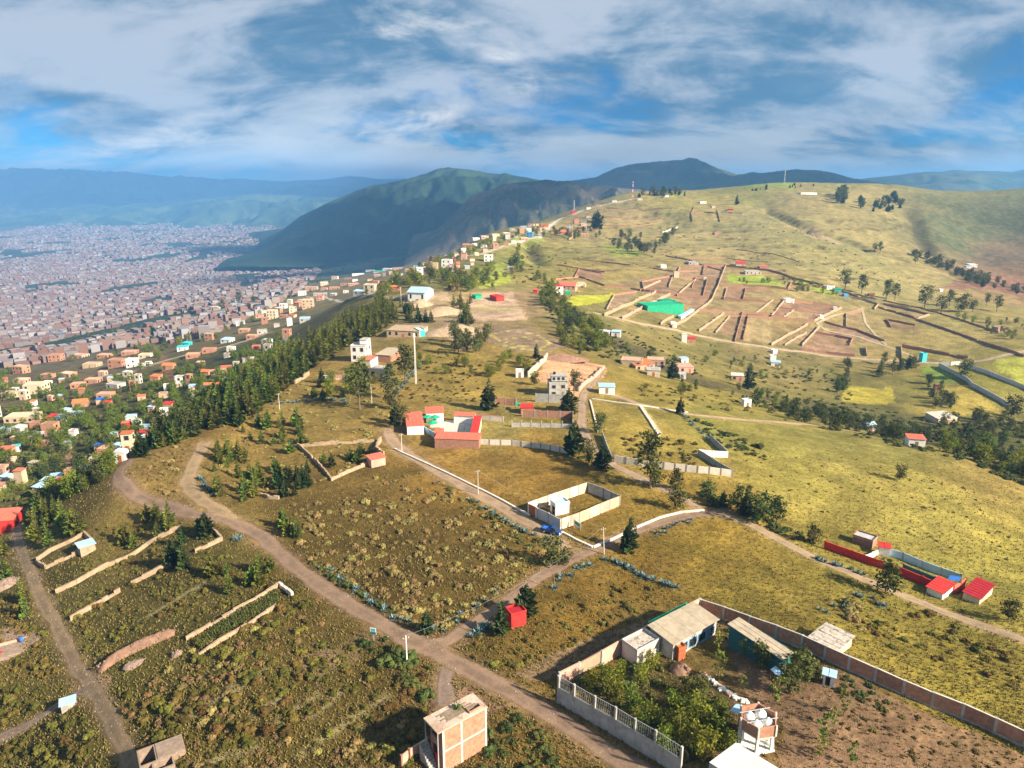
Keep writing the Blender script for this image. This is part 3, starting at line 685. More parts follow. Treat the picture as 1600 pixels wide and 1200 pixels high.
# where a height above the ground is seen at a pixel
def at_h(px, py, h):
    r = ray(px, py); lo = None
    D = _mD; X = r[0] / r[1] * D; Z = CAMZ + r[2] / r[1] * D
    b = Z < ground(X, D) + h
    i = int(b.argmax()) if b.any() else len(D) - 1
    lo, hi = D[max(i - 1, 0)], D[i]
    for _ in range(20):
        m = (lo + hi) / 2
        if CAMZ + r[2] / r[1] * m < gz(r[0] / r[1] * m, m) + h: hi = m
        else: lo = m
    m = (lo + hi) / 2; x = r[0] / r[1] * m
    return Vector((x, m, CAMZ + r[2] / r[1] * m))
def frame3(a, b, c, h):
    """front-left, front-right and back-left roof corners in the photograph -> place, turn, width, depth"""
    A, B, Cc = at_h(*a, h), at_h(*b, h), at_h(*c, h)
    d = (B - A).xy; w = d.length; rz = math.atan2(d.y, d.x)
    nrm = Vector((-d.y, d.x)) / w; dep = (Cc - A).xy.dot(nrm)
    z = min(gz(A.x, A.y), gz(B.x, B.y), gz(A.x + nrm.x * dep, A.y + nrm.y * dep), gz(B.x + nrm.x * dep, B.y + nrm.y * dep))
    zt = (A.z + B.z) / 2
    return Vector((A.x, A.y, z)), rz, w, dep, zt - z
# ------------------------------------------------------------ palette
BRICK = M('raw_brick', (.42,.21,.135), .9, .25, 1.6, .02, dirt=.35, dirtcol=(.30,.22,.17))
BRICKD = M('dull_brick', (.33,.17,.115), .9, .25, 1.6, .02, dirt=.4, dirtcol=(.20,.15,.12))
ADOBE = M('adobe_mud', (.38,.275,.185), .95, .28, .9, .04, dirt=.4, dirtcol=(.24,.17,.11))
CONC = M('weathered_concrete', (.40,.385,.36), .9, .2, .9, .015, dirt=.5, dirtcol=(.18,.16,.14))
CONCW = M('pale_concrete', (.58,.53,.47), .9, .15, .8, .01, dirt=.3, dirtcol=(.36,.31,.26))
KERBM = M('limewashed_concrete', (.66,.60,.52), .9, .15, .9, .01, dirt=.3, dirtcol=(.4,.32,.24))
WHITE = M('white_paint', (.76,.75,.72), .7, .08, .8, dirt=.18, dirtcol=(.45,.41,.36))
CREAM = M('cream_plaster', (.60,.50,.36), .85, .14, .8, dirt=.25, dirtcol=(.38,.30,.22))
TAN = M('tan_plaster', (.50,.37,.25), .85, .15, .7, dirt=.3, dirtcol=(.32,.23,.16))
PINK = M('pink_plaster', (.55,.33,.26), .85, .15, .7, dirt=.25, dirtcol=(.35,.22,.17))
RED = M('red_paint', (.52,.035,.03), .7, .2, 1.4, dirt=.4, dirtcol=(.30,.04,.03))
CRIM = M('crimson_sheet', (.34,.014,.024), .6, .2, 1.4, dirt=.35, dirtcol=(.22,.03,.03))
SALM = M('salmon_sheet', (.60,.15,.10), .7, .2, 1.5, dirt=.45, dirtcol=(.42,.13,.09))
ORNG = M('orange_tile', (.56,.17,.06), .8, .22, 1.5, dirt=.3, dirtcol=(.30,.10,.05))
RUST = M('rust_orange_metal', (.42,.12,.05), .7, .2, 1.2, dirt=.3, dirtcol=(.2,.08,.04))
ZINC = M('zinc_sheet', (.46,.48,.50), .5, .14, .7, spec=.5, dirt=.3, dirtcol=(.30,.24,.19))
ZINCB = M('blue_zinc_sheet', (.36,.55,.72), .5, .12, .7, spec=.5, dirt=.15, dirtcol=(.40,.42,.43))
FIBRE = M('fibre_cement_sheet', (.37,.31,.235), .9, .18, .9, dirt=.4, dirtcol=(.22,.18,.13))
BLUE = M('blue_tarp', (.03,.14,.50), .6, .2, .9)
TEAL = M('teal_paint', (.03,.13,.14), .7, .2, .8, dirt=.2, dirtcol=(.05,.12,.11))
TURQ = M('turquoise_paint', (.05,.45,.50), .6, .12, .8)
GREEN = M('green_sheet', (.012,.36,.19), .6, .18, .8, dirt=.3, dirtcol=(.03,.22,.13))
BLUEP = M('blue_paint', (.07,.28,.52), .6, .12, .8)
GLASS = M('dark_glass', (.025,.03,.035), .15, .2, .6, spec=.6)
DARK = M('dark_opening', (.02,.017,.015), .9, .2)
WOOD = M('grey_timber', (.24,.18,.13), .85, .25, 2.0)
STONE = M('field_stone', (.27,.19,.15), .95, .35, 1.6, .05)
OLDBR = M('old_mud_brick', (.27,.20,.155), .95, .25, 1.5, .03, dirt=.4, dirtcol=(.17,.125,.10))
EARTHM = M('dug_earth', (.25,.145,.10), .95, .3, .9, .06)
SLABM = M('stained_slab', (.50,.40,.33), .85, .25, .7, dirt=.6, dirtcol=(.30,.17,.10))
MOSSY = M('lichen_slab', (.46,.41,.36), .9, .25, 3.2, dirt=.9, dirtcol=(.10,.085,.075))
BARK = M('bark', (.16,.115,.08), .9, .3, 3)
JOINT = M('shadowed_joint_post', (.24,.21,.18), .9, .2, 1.0)  # posts darkened to read as shadowed joints between the panels
STEEL = M('grey_steel', (.40,.42,.43), .5, .1, 1, spec=.5)
L_PINE = leaf('pine_needles', (.135,.170,.026), .65)
L_PINED = leaf('dark_needles', (.048,.080,.022), .55)
L_EUC = leaf('eucalyptus_leaves', (.095,.110,.030), .6)
L_GREEN = leaf('garden_leaves', (.15,.18,.018), .5)
L_SCRUB = leaf('scrub_leaves', (.25,.195,.070), .55)
L_OLIVE = leaf('olive_scrub_leaves', (.125,.105,.022), .75)
L_DARKS = leaf('dark_shrub_leaves', (.075,.095,.024), .7)
L_AGAVE = leaf('agave_leaves', (.15,.23,.225), .4, .1)
L_CROP = leaf('maize_leaves', (.10,.12,.03), .4)
L_GRASS = leaf('dry_grass', (.21,.165,.055), .3, .2)
# ------------------------------------------------------------ houses
def sheet_roof(mb_parent, name, w, d, z0, z1, over, mat, sheets=1, thick=.07):
    """pitched roof laid as overlapping sheets"""
    n = max(1, sheets); x0 = -over; step = (w + 2 * over) / n
    for i in range(n):
        a, b = x0 + i * step, x0 + (i + 1) * step - (.02 if n > 1 else 0)
        dz = .02 * (i % 2)
        m = MB(); m.hexa([(a, -over, z0 + dz), (b, -over, z0 + dz), (b, d + over, z1 + dz), (a, d + over, z1 + dz)],
                         [(a, -over, z0 + thick + dz), (b, -over, z0 + thick + dz), (b, d + over, z1 + thick + dz), (a, d + over, z1 + thick + dz)])
        # rolled ribs along the fall
        k = max(1, int(step / .9)) if n > 1 or w < 14 else int(step / 1.4)
        for q in range(1, k):
            x = a + (b - a) * q / k
            m.hexa([(x - .05, -over, z0 + thick + dz), (x + .05, -over, z0 + thick + dz), (x + .05, d + over, z1 + thick + dz), (x - .05, d + over, z1 + thick + dz)],
                   [(x - .03, -over, z0 + thick + .05 + dz), (x + .03, -over, z0 + thick + .05 + dz), (x + .03, d + over, z1 + thick + .05 + dz), (x - .03, d + over, z1 + thick + .05 + dz)])
        m.build(name, mat, mb_parent)
def openings(t, w, d, h, floors, fmat, glass, detail, door=True, faces=('f', 'r', 'l'), seed=0):
    """doors and windows set into the faces, frames standing proud of the wall"""
    rr = random.Random(seed); fh = h / floors
    for face in faces:
        L = w if face in 'fb' else d
        n = max(1, int(L / 3.0))
        for fl in range(floors):
            zb = fl * fh
            for i in range(n):
                x = L * (i + .5) / n
                isdoor = door and fl == 0 and face == 'f' and i == (n // 2)
                ww, z0, z1 = (1.0, .0, min(2.1, fh * .85)) if isdoor else (1.2, zb + fh * .36, zb + fh * .80)
                if not isdoor and rr.random() < .18: continue
                def B(m, a, b, z_0, z_1, o0, o1):
                    if face == 'f': return m.box(a, b, -o1, -o0, z_0, z_1)
                    if face == 'b': return m.box(a, b, d + o0, d + o1, z_0, z_1)
                    if face == 'r': return m.box(w + o0, w + o1, a, b, z_0, z_1)
                    return m.box(-o1, -o0, a, b, z_0, z_1)
                if isdoor:
                    B(MB(), x - ww / 2, x + ww / 2, z0 + .02, z1, -.05, .04).build('door', RUST if rr.random() < .5 else WOOD, t)
                else:
                    win = B(MB(), x - ww / 2, x + ww / 2, z0, z1, -.06, .02).build('window', glass, t)
                    if detail:
                        m = MB(); q = .09
                        B(m, x - ww / 2 - q, x - ww / 2, z0 - q, z1 + q, -.03, .06); B(m, x + ww / 2, x + ww / 2 + q, z0 - q, z1 + q, -.03, .06)
                        B(m, x - ww / 2, x + ww / 2, z1, z1 + q, -.03, .06); B(m, x - ww / 2, x + ww / 2, z0 - q, z0, -.03, .09)
                        m.build('frame', fmat, win)
def house(loc, rz, w, d, h, wall, roof, label, kind='shed', floors=1, name='house', cat='house', group=None, detail=False, sheets=1, door=True, faces=('f', 'r', 'l'), seed=0, wins=True, over=.25, rise=None):
    t = thing(name, label, cat, loc, rz, group)
    MB().box(0, w, 0, d, -1.2, h).build('wall', wall, t)
    if kind == 'flat':
        m = MB(); p = .14; q = .3
        m.box(-.06, w + .06, -.06, d + .06, h, h + .12); r = m.build('roof', roof, t)
        m = MB(); m.box(-.06, w + .06, -.06, -.06 + p, h + .12, h + .12 + q); m.box(-.06, w + .06, d + .06 - p, d + .06, h + .12, h + .12 + q)
        m.box(-.06, -.06 + p, -.06 + p, d + .06 - p, h + .12, h + .12 + q); m.box(w + .06 - p, w + .06, -.06 + p, d + .06 - p, h + .12, h + .12 + q)
        m.build('parapet', wall, r)
    elif kind == 'gable':
        rh = rise or d * .28
        for s in (0, 1):
            m = MB(); ye, yr = (-over, d / 2) if s == 0 else (d + over, d / 2)
            m.hexa([(-over, ye, h - .05), (w + over, ye, h - .05), (w + over, yr, h + rh), (-over, yr, h + rh)], [(-over, ye, h + .05), (w + over, ye, h + .05), (w + over, yr, h + rh + .1), (-over, yr, h + rh + .1)]).build('roof', roof, t)
        m = MB(); m.hexa([(0, 0, h), (.15, 0, h), (.15, d, h), (0, d, h)], [(0, d / 2 - .02, h + rh), (.15, d / 2 - .02, h + rh), (.15, d / 2 + .02, h + rh), (0, d / 2 + .02, h + rh)])
        m.hexa([(w - .15, 0, h), (w, 0, h), (w, d, h), (w - .15, d, h)], [(w - .15, d / 2 - .02, h + rh), (w, d / 2 - .02, h + rh), (w, d / 2 + .02, h + rh), (w - .15, d / 2 + .02, h + rh)])
        m.build('gable', wall, t)
    else:
        rs = rise if rise is not None else min(.9, d * .1)
        MB().hexa([(0, 0, h), (w, 0, h), (w, d, h), (0, d, h)], [(0, 0, h + .02), (w, 0, h + .02), (w, d, h + rs), (0, d, h + rs)]).build('gable', wall, t)
        sheet_roof(t, 'roof' if sheets == 1 else 'roof_sheet', w, d, h + .03, h + rs + .02, over, roof, sheets)
    if wins: openings(t, w, d, h, floors, WOOD, GLASS, detail, door, faces, seed)
    return t
def house3(a, b, c, h, *args, **kw):
    loc, rz, w, d, hh = frame3(a, b, c, h)
    return house(loc, rz, w, d, hh, *args, **kw)
# ------------------------------------------------------------ walls that follow the ground
def walk(pxs, step):
    W = cast(pxs); P = W[:, :2]; seg = np.concatenate([[0], np.cumsum(np.hypot(*np.diff(P, axis=0).T))])
    out = []
    for i in range(len(P) - 1):
        n = max(1, int(round((seg[i + 1] - seg[i]) / step)))
        for k in range(n): out.append(tuple(P[i] + (P[i + 1] - P[i]) * k / n))
    out.append(tuple(P[-1])); return out
def slab_between(m, a, b, z0a, z1a, z0b, z1b, th):
    d = Vector((b[0] - a[0], b[1] - a[1])); L = d.length
    if L < 1e-4: return
    n = Vector((-d.y, d.x)) / L * th / 2
    m.hexa([(a[0] - n.x, a[1] - n.y, z0a), (b[0] - n.x, b[1] - n.y, z0b), (b[0] + n.x, b[1] + n.y, z0b), (a[0] + n.x, a[1] + n.y, z0a)],
           [(a[0] - n.x, a[1] - n.y, z1a), (b[0] - n.x, b[1] - n.y, z1b), (b[0] + n.x, b[1] + n.y, z1b), (a[0] + n.x, a[1] + n.y, z1a)])
def mud_wall(pxs, h, th, mat, label, step=3.0, wob=.18, name='adobe_wall', cat='wall', group=None, gaps=()):
    """one continuous earth wall with an uneven worn top"""
    P = walk(pxs, step); o = P[0]; z0 = gz(*o); rr = random.Random(int(o[0] * 31 + o[1] * 7))
    m = MB(); hh = h
    for a, b in zip(P[:-1], P[1:]):
        n = max(1, int(math.hypot(b[0] - a[0], b[1] - a[1]) / (1.1 if h < 1.25 else 2.4)))
        for k in range(n):
            p = (a[0] + (b[0] - a[0]) * k / n, a[1] + (b[1] - a[1]) * k / n); q = (a[0] + (b[0] - a[0]) * (k + 1.002) / n, a[1] + (b[1] - a[1]) * (k + 1.002) / n)
            hh = h * (1 + rr.uniform(-wob, wob)); e = rr.uniform(-.06, .06)
            if rr.random() < .07: hh *= .55
            za, zb = gz(*p) - z0, gz(*q) - z0
            slab_between(m, (p[0] - o[0], p[1] - o[1]), (q[0] - o[0], q[1] - o[1]), za - .6, za + hh, zb - .6, zb + hh + e * h, th * rr.uniform(.9, 1.1))
    V, F = m.v, m.f
    ob = mesh_obj(name, V, F, mat); ob.location = (o[0], o[1], z0)
    return tag(ob, label, cat, group)
def panel_wall(pxs, h, th, pmat, cmat, label, step, name='panel_wall', cat='wall', group=None, col=.28, base=True, cap=None, topover=.12, mats=None):
    """concrete posts with panels between them, each its own piece"""
    P = walk(pxs, step); o = P[0]; z0 = gz(*o)
    t = thing(name, label, cat, (o[0], o[1], z0), 0, group)
    Q = [(p[0] - o[0], p[1] - o[1]) for p in P]; Z = [gz(*p) - z0 for p in P]
    for i in range(len(Q)):
        m = MB(); c = col / 2; q0 = Vector(Q[max(i - 1, 0)]); q1 = Vector(Q[min(i + 1, len(Q) - 1)]); a = math.atan2((q1 - q0).y, (q1 - q0).x)
        ca, sa = math.cos(a) * c, math.sin(a) * c
        cr = [(Q[i][0] + x * ca - y * sa, Q[i][1] + x * sa + y * ca) for x, y in ((-1, -1), (1, -1), (1, 1), (-1, 1))]
        m.hexa([(x, y, Z[i] - .8) for x, y in cr], [(x, y, Z[i] + h + topover) for x, y in cr]).build('column', cmat, t)
    for i in range(len(Q) - 1):
        A, B = Vector(Q[i]), Vector(Q[i + 1]); d = (B - A).normalized() * (col / 2 + .005); A, B = A + d, B - d
        zb = .32 if base else -.7
        pm = mats[i % len(mats)] if mats else pmat
        m = MB(); slab_between(m, A, B, Z[i] + zb, Z[i] + h, Z[i + 1] + zb, Z[i + 1] + h, th); m.build('panel', pm, t)
        if base:
            m = MB(); slab_between(m, A, B, Z[i] - .8, Z[i] + .31, Z[i + 1] - .8, Z[i + 1] + .31, th + .10); m.build('footing', cmat, t)
        if cap:
            m = MB(); slab_between(m, A, B, Z[i] + h + .005, Z[i] + h + .10, Z[i + 1] + h + .005, Z[i + 1] + h + .10, th + .06); m.build('coping', cap, t)
    return t
# ------------------------------------------------------------ plants: a few grown shapes of each kind, copied one by one
def leafquads(m, c, n, spread, size, rr, flat=0.0, droop=None):
    for _ in range(n):
        p = Vector(c) + Vector((rr.gauss(0, 1), rr.gauss(0, 1), rr.gauss(0, .8))) * spread
        u = Vector((rr.gauss(0, 1), rr.gauss(0, 1), rr.gauss(0, 1) * (1 - flat))).normalized()
        v = u.orthogonal().normalized(); v = (Matrix.Rotation(rr.uniform(0, 6.28), 3, u) @ v)
        s = size * rr.uniform(.6, 1.3); w = s * rr.uniform(.45, .8)
        m.poly([p - u * s - v * w * .3, p - u * s * .1 - v * w, p + u * s, p + u * s * .1 + v * w])
def conifer(name, seed, mat, lv=15, br=8, rad=.24, tip=.9, bare=.06):
    rr = random.Random(seed); m = MB()
    for i in range(lv):
        t = bare + (1 - bare) * (i / lv); R_ = rad * ((1 - t) ** tip) * rr.uniform(.78, 1.2) + .012
        for k in range(br):
            a = 6.283 * (k / br) + rr.uniform(-.4, .4) + i * .9; r = R_ * rr.uniform(.55, 1.25)
            d = Vector((math.cos(a), math.sin(a), rr.uniform(-.12, .38))); z = t + rr.uniform(-.03, .03)
            for q in range(2):
                f = rr.uniform(.45, 1.0); p = Vector((0, 0, z)) + d * r * f
                s = Vector((-d.y, d.x, rr.uniform(-.6, .6))) * r * .36
                up = Vector((0, 0, r * rr.uniform(.15, .5)))
                m.poly([p - d * r * .45, p + s, p + d * r * .4 + up * .3, p - s + up])
    m.poly([(-.012, 0, .9), (.012, 0, .9), (0, 0, 1.03)]); m.poly([(0, -.012, .9), (0, .012, .9), (0, 0, 1.03)])
    t = thing(name, None, None, (0, 0, 0)); m.build('crown', mat, t); MB().tube((0, 0, -.06), (0, 0, .8), .022, .006, 5).build('trunk', BARK, t)
    return remember(t)
def broad(name, seed, mat, lobes, trunk=.28, w=.36, leafn=14, leafs=.045, tr=.022, lean=0):
    rr = random.Random(seed); m = MB(); tk = MB()
    top = Vector((lean, 0, trunk)); tk.tube((0, 0, -.06), top, tr, tr * .7, 6)
    for i in range(lobes):
        a = rr.uniform(0, 6.283) if i else 0; z = trunk + .05 + (.95 - trunk) * (i + rr.random()) / lobes
        rmax = w * (1 - abs((z - (trunk + .95) / 2) / ((1.05 - trunk) * .62)) ** 2.2 * .9)
        r = rmax * math.sqrt(rr.random()) * .8 if i else 0
        c = Vector((math.cos(a) * r + lean * z * 1.3, math.sin(a) * r, min(z, .95)))
        if i % 2 == 0: tk.tube(top * rr.uniform(.75, 1.0), c, tr * .45, tr * .15, 4)
        s = rr.uniform(.045, .085) * (w / .33)
        leafquads(m, c, leafn, s, leafs, rr, .2)
    t = thing(name, None, None, (0, 0, 0)); m.build('crown', mat, t); tk.build('trunk', BARK, t)
    return remember(t)
def lump(m, c, r, rr, n=7):
    """a rounded tuft: a knobbly low dome"""
    b = len(m.v); rows = [(1.0, -.35), (1.0, .25), (.72, .7)]
    for q, z in rows:
        for i in range(n):
            a = 6.283 * i / n + z; k = r * q * rr.uniform(.8, 1.18); m.v.append((c[0] + math.cos(a) * k, c[1] + math.sin(a) * k, c[2] + z * r * rr.uniform(.85, 1.15)))
    m.v.append((c[0], c[1], c[2] + r * rr.uniform(.85, 1.05)))
    for k in range(2):
        for i in range(n): m.f.append((b + k * n + i, b + k * n + (i + 1) % n, b + (k + 1) * n + (i + 1) % n, b + (k + 1) * n + i))
    for i in range(n): m.f.append((b + 2 * n + i, b + 2 * n + (i + 1) % n, b + 3 * n))
def bush(name, seed, mat, n=46, flat=.75, leafs=.15, lumps=8):
    """unit bush: radius about one, resting on the ground"""
    rr = random.Random(seed); m = MB()
    for i in range(lumps):
        a, r = rr.uniform(0, 6.28), rr.uniform(.25, .66) if i else 0
        c = Vector((math.cos(a) * r, math.sin(a) * r, flat * rr.uniform(.22, .5) * (1 - r * .5)))
        s = rr.uniform(.26, .42) * (1 - r * .25); lump(m, c, s, rr)
        for _ in range(8):
            d = Vector((rr.gauss(0, 1), rr.gauss(0, 1), abs(rr.gauss(0, 1)))).normalized(); leafquads(m, c + d * s, 1, .03, leafs, rr)
    return m.build(name, mat)
def agave(name, seed, stalk=False):
    rr = random.Random(seed); m = MB()
    for i in range(26):
        a = i * 2.4 + rr.uniform(-.2, .2); el = rr.uniform(.15, 1.25); L = rr.uniform(.8, 1.15); w = .13
        d = Vector((math.cos(a) * math.cos(el), math.sin(a) * math.cos(el), math.sin(el))); s = Vector((-math.sin(a), math.cos(a), 0)) * w
        mid = d * L * .5 + Vector((0, 0, -.05)); n = len(m.v)
        m.v += [tuple(-s * .7), tuple(s * .7), tuple(mid + s), tuple(mid - s), tuple(d * L - Vector((0, 0, .08 * math.cos(el))))]
        m.f += [(n, n + 1, n + 2, n + 3), (n + 3, n + 2, n + 4)]
    if not stalk: return m.build(name, L_AGAVE)
    t = thing(name, None, None, (0, 0, 0)); m.build('rosette', L_AGAVE, t)
    k = MB(); k.tube((0, 0, 0), (.25, 0, 2.6), .06, .05, 5); k.tube((.25, 0, 2.6), (.9, .1, 4.4), .05, .03, 5); k.tube((.9, .1, 4.4), (1.7, .2, 5.1), .03, .015, 5); k.build('stalk', WOOD, t)
    return remember(t)
CONS = [conifer('pine', s, L_PINE, rad=r) for s, r in ((1, .20), (2, .25), (3, .17), (4, .28))]
CYP = [conifer('conifer', s, L_PINED, lv=18, br=9, rad=r, tip=.75) for s, r in ((11, .24), (12, .30), (13, .20))]
EUC = [broad('eucalyptus', s, L_EUC, 26, .30, .29, 24, .036) for s in (21, 22, 23)]
BRO = [broad('broadleaf_tree', s, L_DARKS, 26, .14, .44, 24, .050) for s in (31, 32, 33)]
GAR = [broad('garden_tree', s, L_GREEN, 30, .08, .50, 26, .046) for s in (41, 42, 43)]
SAP = [broad('sapling', s, L_PINE, 12, .18, .22, 10, .05, .014) for s in (51, 52)]
B_SCR = [bush('scrub_bush', s, L_SCRUB) for s in (61, 62, 63, 64)]
B_OLI = [bush('olive_bush', s, L_OLIVE) for s in (71, 72, 73, 74)]
B_DRK = [bush('dark_shrub', s, L_DARKS, flat=.95) for s in (81, 82, 83)]
AGA = [agave('agave', s) for s in (91, 92, 93)]
AGS = agave('flowering_agave', 95, True)
PROTO = CONS + CYP + EUC + BRO + GAR + SAP + B_SCR + B_OLI + B_DRK + AGA + [AGS]
LMK = []
def near(px, py):
    b = min(LMK, key=lambda l: (l[0] - px) ** 2 + ((l[1] - py) * 1.5) ** 2)
    return b[2]
def plant(proto, px, py, h, label=None, cat='tree', group=None, jit=0, sz=None):
    p = at(px, py)
    o = put(random.choice(proto), p - Vector((0, 0, .03)), random.uniform(0, 6.28), h, label, group, sz)
    o['category'] = cat
    return o
def stuff_from(protos, P, S, name, label, seed):
    """many small plants too numerous to tell apart, kept as real leaves in one mesh"""
    rr = np.random.default_rng(seed); V = []; F = []; base = 0
    pv = []
    for p in protos:
        me = p.data; v = np.empty(len(me.vertices) * 3); me.vertices.foreach_get('co', v); v = v.reshape(-1, 3)
        f = [tuple(q.vertices) for q in me.polygons]; pv.append((v, f))
    for (x, y, z), s in zip(P, S):
        v, f = pv[rr.integers(len(pv))]; a = rr.uniform(0, 6.28); ca, sa = math.cos(a), math.sin(a)
        w = np.stack([v[:, 0] * ca - v[:, 1] * sa, v[:, 0] * sa + v[:, 1] * ca, v[:, 2] * rr.uniform(.8, 1.15)], 1) * s + (x, y, z)
        V.append(w); F += [tuple(i + base for i in q) for q in f]; base += len(v)
    me = bpy.data.meshes.new(name); me.from_pydata(np.concatenate(V).tolist(), [], F); me.materials.append(protos[0].data.materials[0])
    o = bpy.data.objects.new(name, me); C.objects.link(o)
    return tag(o, label, None, None, 'stuff')
# ============================================================ foreground buildings
# unfinished two storey brick house at the bottom edge
loc, rz, w, d, hh = frame3((691,1144), (760,1105), (664,1125), 6.2)
H = thing('brick_house', 'unfinished two storey brick house with flat stained roof and open stairwell', 'house', loc, rz)
w_, d_ = w, d
fl = hh / 2
m = MB()
m.box(0, w_, 0, .2, -1.6, hh); m.box(w_ - .2, w_, .2, d_, -1.6, hh); m.box(.2, w_ - .2, d_ - .2, d_, -1.6, hh)
m.build('wall', BRICK, H)
m = MB(); m.box(0, .2, .2, .9, -1.6, hh); m.box(0, .2, .9, d_ - .2, fl + .02, fl + 1.0); m.box(0, .2, .9, d_ - .2, hh - .5, hh - .02); m.box(0, .2, d_ - .6, d_ - .2, -1.6, fl + .02); m.build('facade', BRICK, H)
for z in (fl - .1,): MB().box(.2, w_ - .2, .2, d_ - .2, z, z + .18).build('floor_slab', CONC, H)
rf = MB().box(-.75, w_ + .12, -.12, d_ + .15, hh, hh + .2).build('roof', SLABM, H)
rr = random.Random(5)
for i in range(9):
    y = d_ * (.25 + .06 * i); x = rr.uniform(.6, 1.6); L = w_ * rr.uniform(.4, .7)
    MB().hexa([(x, y, hh + .21), (x + L, y + .1, hh + .21), (x + L, y + .28, hh + .21), (x, y + .18, hh + .21)], [(x, y, hh + .27), (x + L, y + .1, hh + .27), (x + L, y + .28, hh + .27), (x, y + .18, hh + .27)]).build('plank', WOOD, rf)
m = MB(); leafquads(m, (w_ * .52, d_ * .65, hh + .5), 60, .28, .2, rr); m.build('brush_pile', L_DARKS, rf)['kind'] = 'stuff'
MB().box(w_ - 2.3, w_ - .5, .35, 1.15, hh + .2, hh + .215).build('stairwell_dark_sheet', DARK, rf)  # dark sheet on the slab stands in for the shaded hole
m = MB(); m.box(w_ - 2.45, w_ - .35, .22, .34, hh + .2, hh + .5); m.box(w_ - 2.45, w_ - 2.31, .34, 1.3, hh + .2, hh + .5); m.build('stairwell_kerb', BRICK, rf)
for x in (.12, w_ - .12, w_ * .42):
    MB().box(x - .14, x + .14, -.03, .0, -1.6, hh).build('pillar', CONCW, H)
MB().box(0.27, w_ - .27, -.025, .0, fl - .1, fl + .14).build('beam', CONCW, H)
for i in range(9):
    MB().box(-1.2, -.1, 1.2 + i * .28, 1.48 + i * .28, -1.2, .3 + i * .3).build('stair_step', CONC, H)
MB().box(-.06, -.0, 1.0, 1.9, 0.0, 2.0).build('door', RED, H)
for x in (.15, w_ * .45, w_ - .15):
    for y in (.1, d_ - .1):
        for q in ((-.07, 0), (.07, .05)): MB().tube((x + q[0], y + q[1], hh + .2), (x + q[0] * 1.6, y + q[1], hh + .85 + q[0] * 2), .022, n=4).build('rebar', RUST, rf)
for x in (-.65,): MB().tube((x, .05, -1.6), (x, .05, hh), .09).build('post', CONC, H); MB().tube((x, d_ - .1, -1.6), (x, d_ - .1, hh), .09).build('post', CONC, H)
panel_wall([(628,1200),(640,1190),(668,1172)], 1.9, .15, PINK, BRICKD, 'short brick garden wall beside the unfinished brick house', 3.0, base=False)
# ---- walled yard
panel_wall([(872,1098),(896,1112),(928,1131),(960,1149),(990,1168),(1022,1187),(1062,1214)], 2.6, .18, CONC, CONC, 'stained grey concrete wall with wire mesh on top along the dirt road', 4.6, name='yard_wall', base=False, col=.28, topover=1.9)
_P = walk([(872,1098),(896,1112),(928,1131),(960,1149),(990,1168),(1022,1187),(1062,1214)], 4.6)
tm = thing('mesh_fence', 'rusty wire mesh fence standing on the grey yard wall', 'fence', (_P[0][0], _P[0][1], gz(*_P[0])))
for a, b in zip(_P[:-1], _P[1:]):
    o = _P[0]; za, zb = gz(*a) - gz(*o) + 2.65, gz(*b) - gz(*o) + 2.65
    A = Vector((a[0] - o[0], a[1] - o[1], za)); B = Vector((b[0] - o[0], b[1] - o[1], zb)); m = MB()
    dd = (B - A).normalized() * .25; A = A + dd; B = B - dd; U = Vector((0, 0, 1.75))
    m.tube(A + U, B + U, .045, n=4); m.tube(A, B, .035, n=4)
    n = 9
    for i in range(n):
        p = A.lerp(B, i / n); q = A.lerp(B, (i + 1) / n)
        m.tube(p, q + U, .009, n=3); m.tube(p + U, q, .009, n=3)
    m.build('mesh_panel', STEEL, tm)
BR = [BRICK, PINK, BRICKD, PINK]
panel_wall([(874,1074),(905,1058),(940,1040),(975,1019),(1010,1000),(1050,978),(1092,956)], 2.5, .16, PINK, CONC, 'sunlit pinkish brick panel wall on the left side of the sheds', 4.4, name='yard_wall', mats=[PINK, TAN, PINK, CREAM], base=False, col=.32, cap=PINK)
panel_wall([(1094,956),(1130,968),(1170,983),(1212,998),(1252,1014),(1288,1031),(1325,1048),(1366,1066),(1410,1086),(1455,1105),(1502,1123),(1553,1146),(1600,1168),(1680,1205)], 2.3, .16, BRICK, CONC, 'long shaded brick wall with grey columns running to the right edge', 4.4, name='yard_wall', mats=[BRICK, BRICKD, BRICK], col=.36, cap=CONCW)
# sheds of the yard
t = house3((1052,1007), (1120,967), (1017,986), 2.7, FIBRE and CONC, FIBRE, 'long shed with ribbed tan sheet roof and blue framed windows under the green strip', 'shed', 1, 'shed', 'shed', sheets=7, wins=False, over=.35, rise=.55)
_w = max(v[0] for c in t.children if c.name.startswith('wall') for v in [x.co for x in c.data.vertices])
_d = max(x.co.y for c in t.children if c.name.startswith('wall') for x in c.data.vertices)
for i in range(4):
    a = _w * (.16 + i * .21); win = MB().box(a, a + _w * .16, -.02, .06, .9, 2.2).build('window', GLASS, t)
    m = MB(); m.box(a - .1, a - .002, -.05, .03, .8, 2.3); m.box(a + _w * .16 + .002, a + _w * .16 + .1, -.05, .03, .8, 2.3); m.box(a, a + _w * .16, -.05, .03, 2.2, 2.3); m.box(a, a + _w * .16, -.05, .03, .8, .9); m.build('frame', BLUEP, win)
MB().box(_w * .78, _w * .86, -.06, .06, -.2, 2.35).build('door', BLUEP, t)
MB().box(-.5, _w + .6, -1.2, -.03, -.5, .12).build('plinth', CONC, t)
_g = thing('green_gutter_roof', 'bright green sheet strip between the brick wall and the tan roof', 'awning', t.location, t.rotation_euler.z)
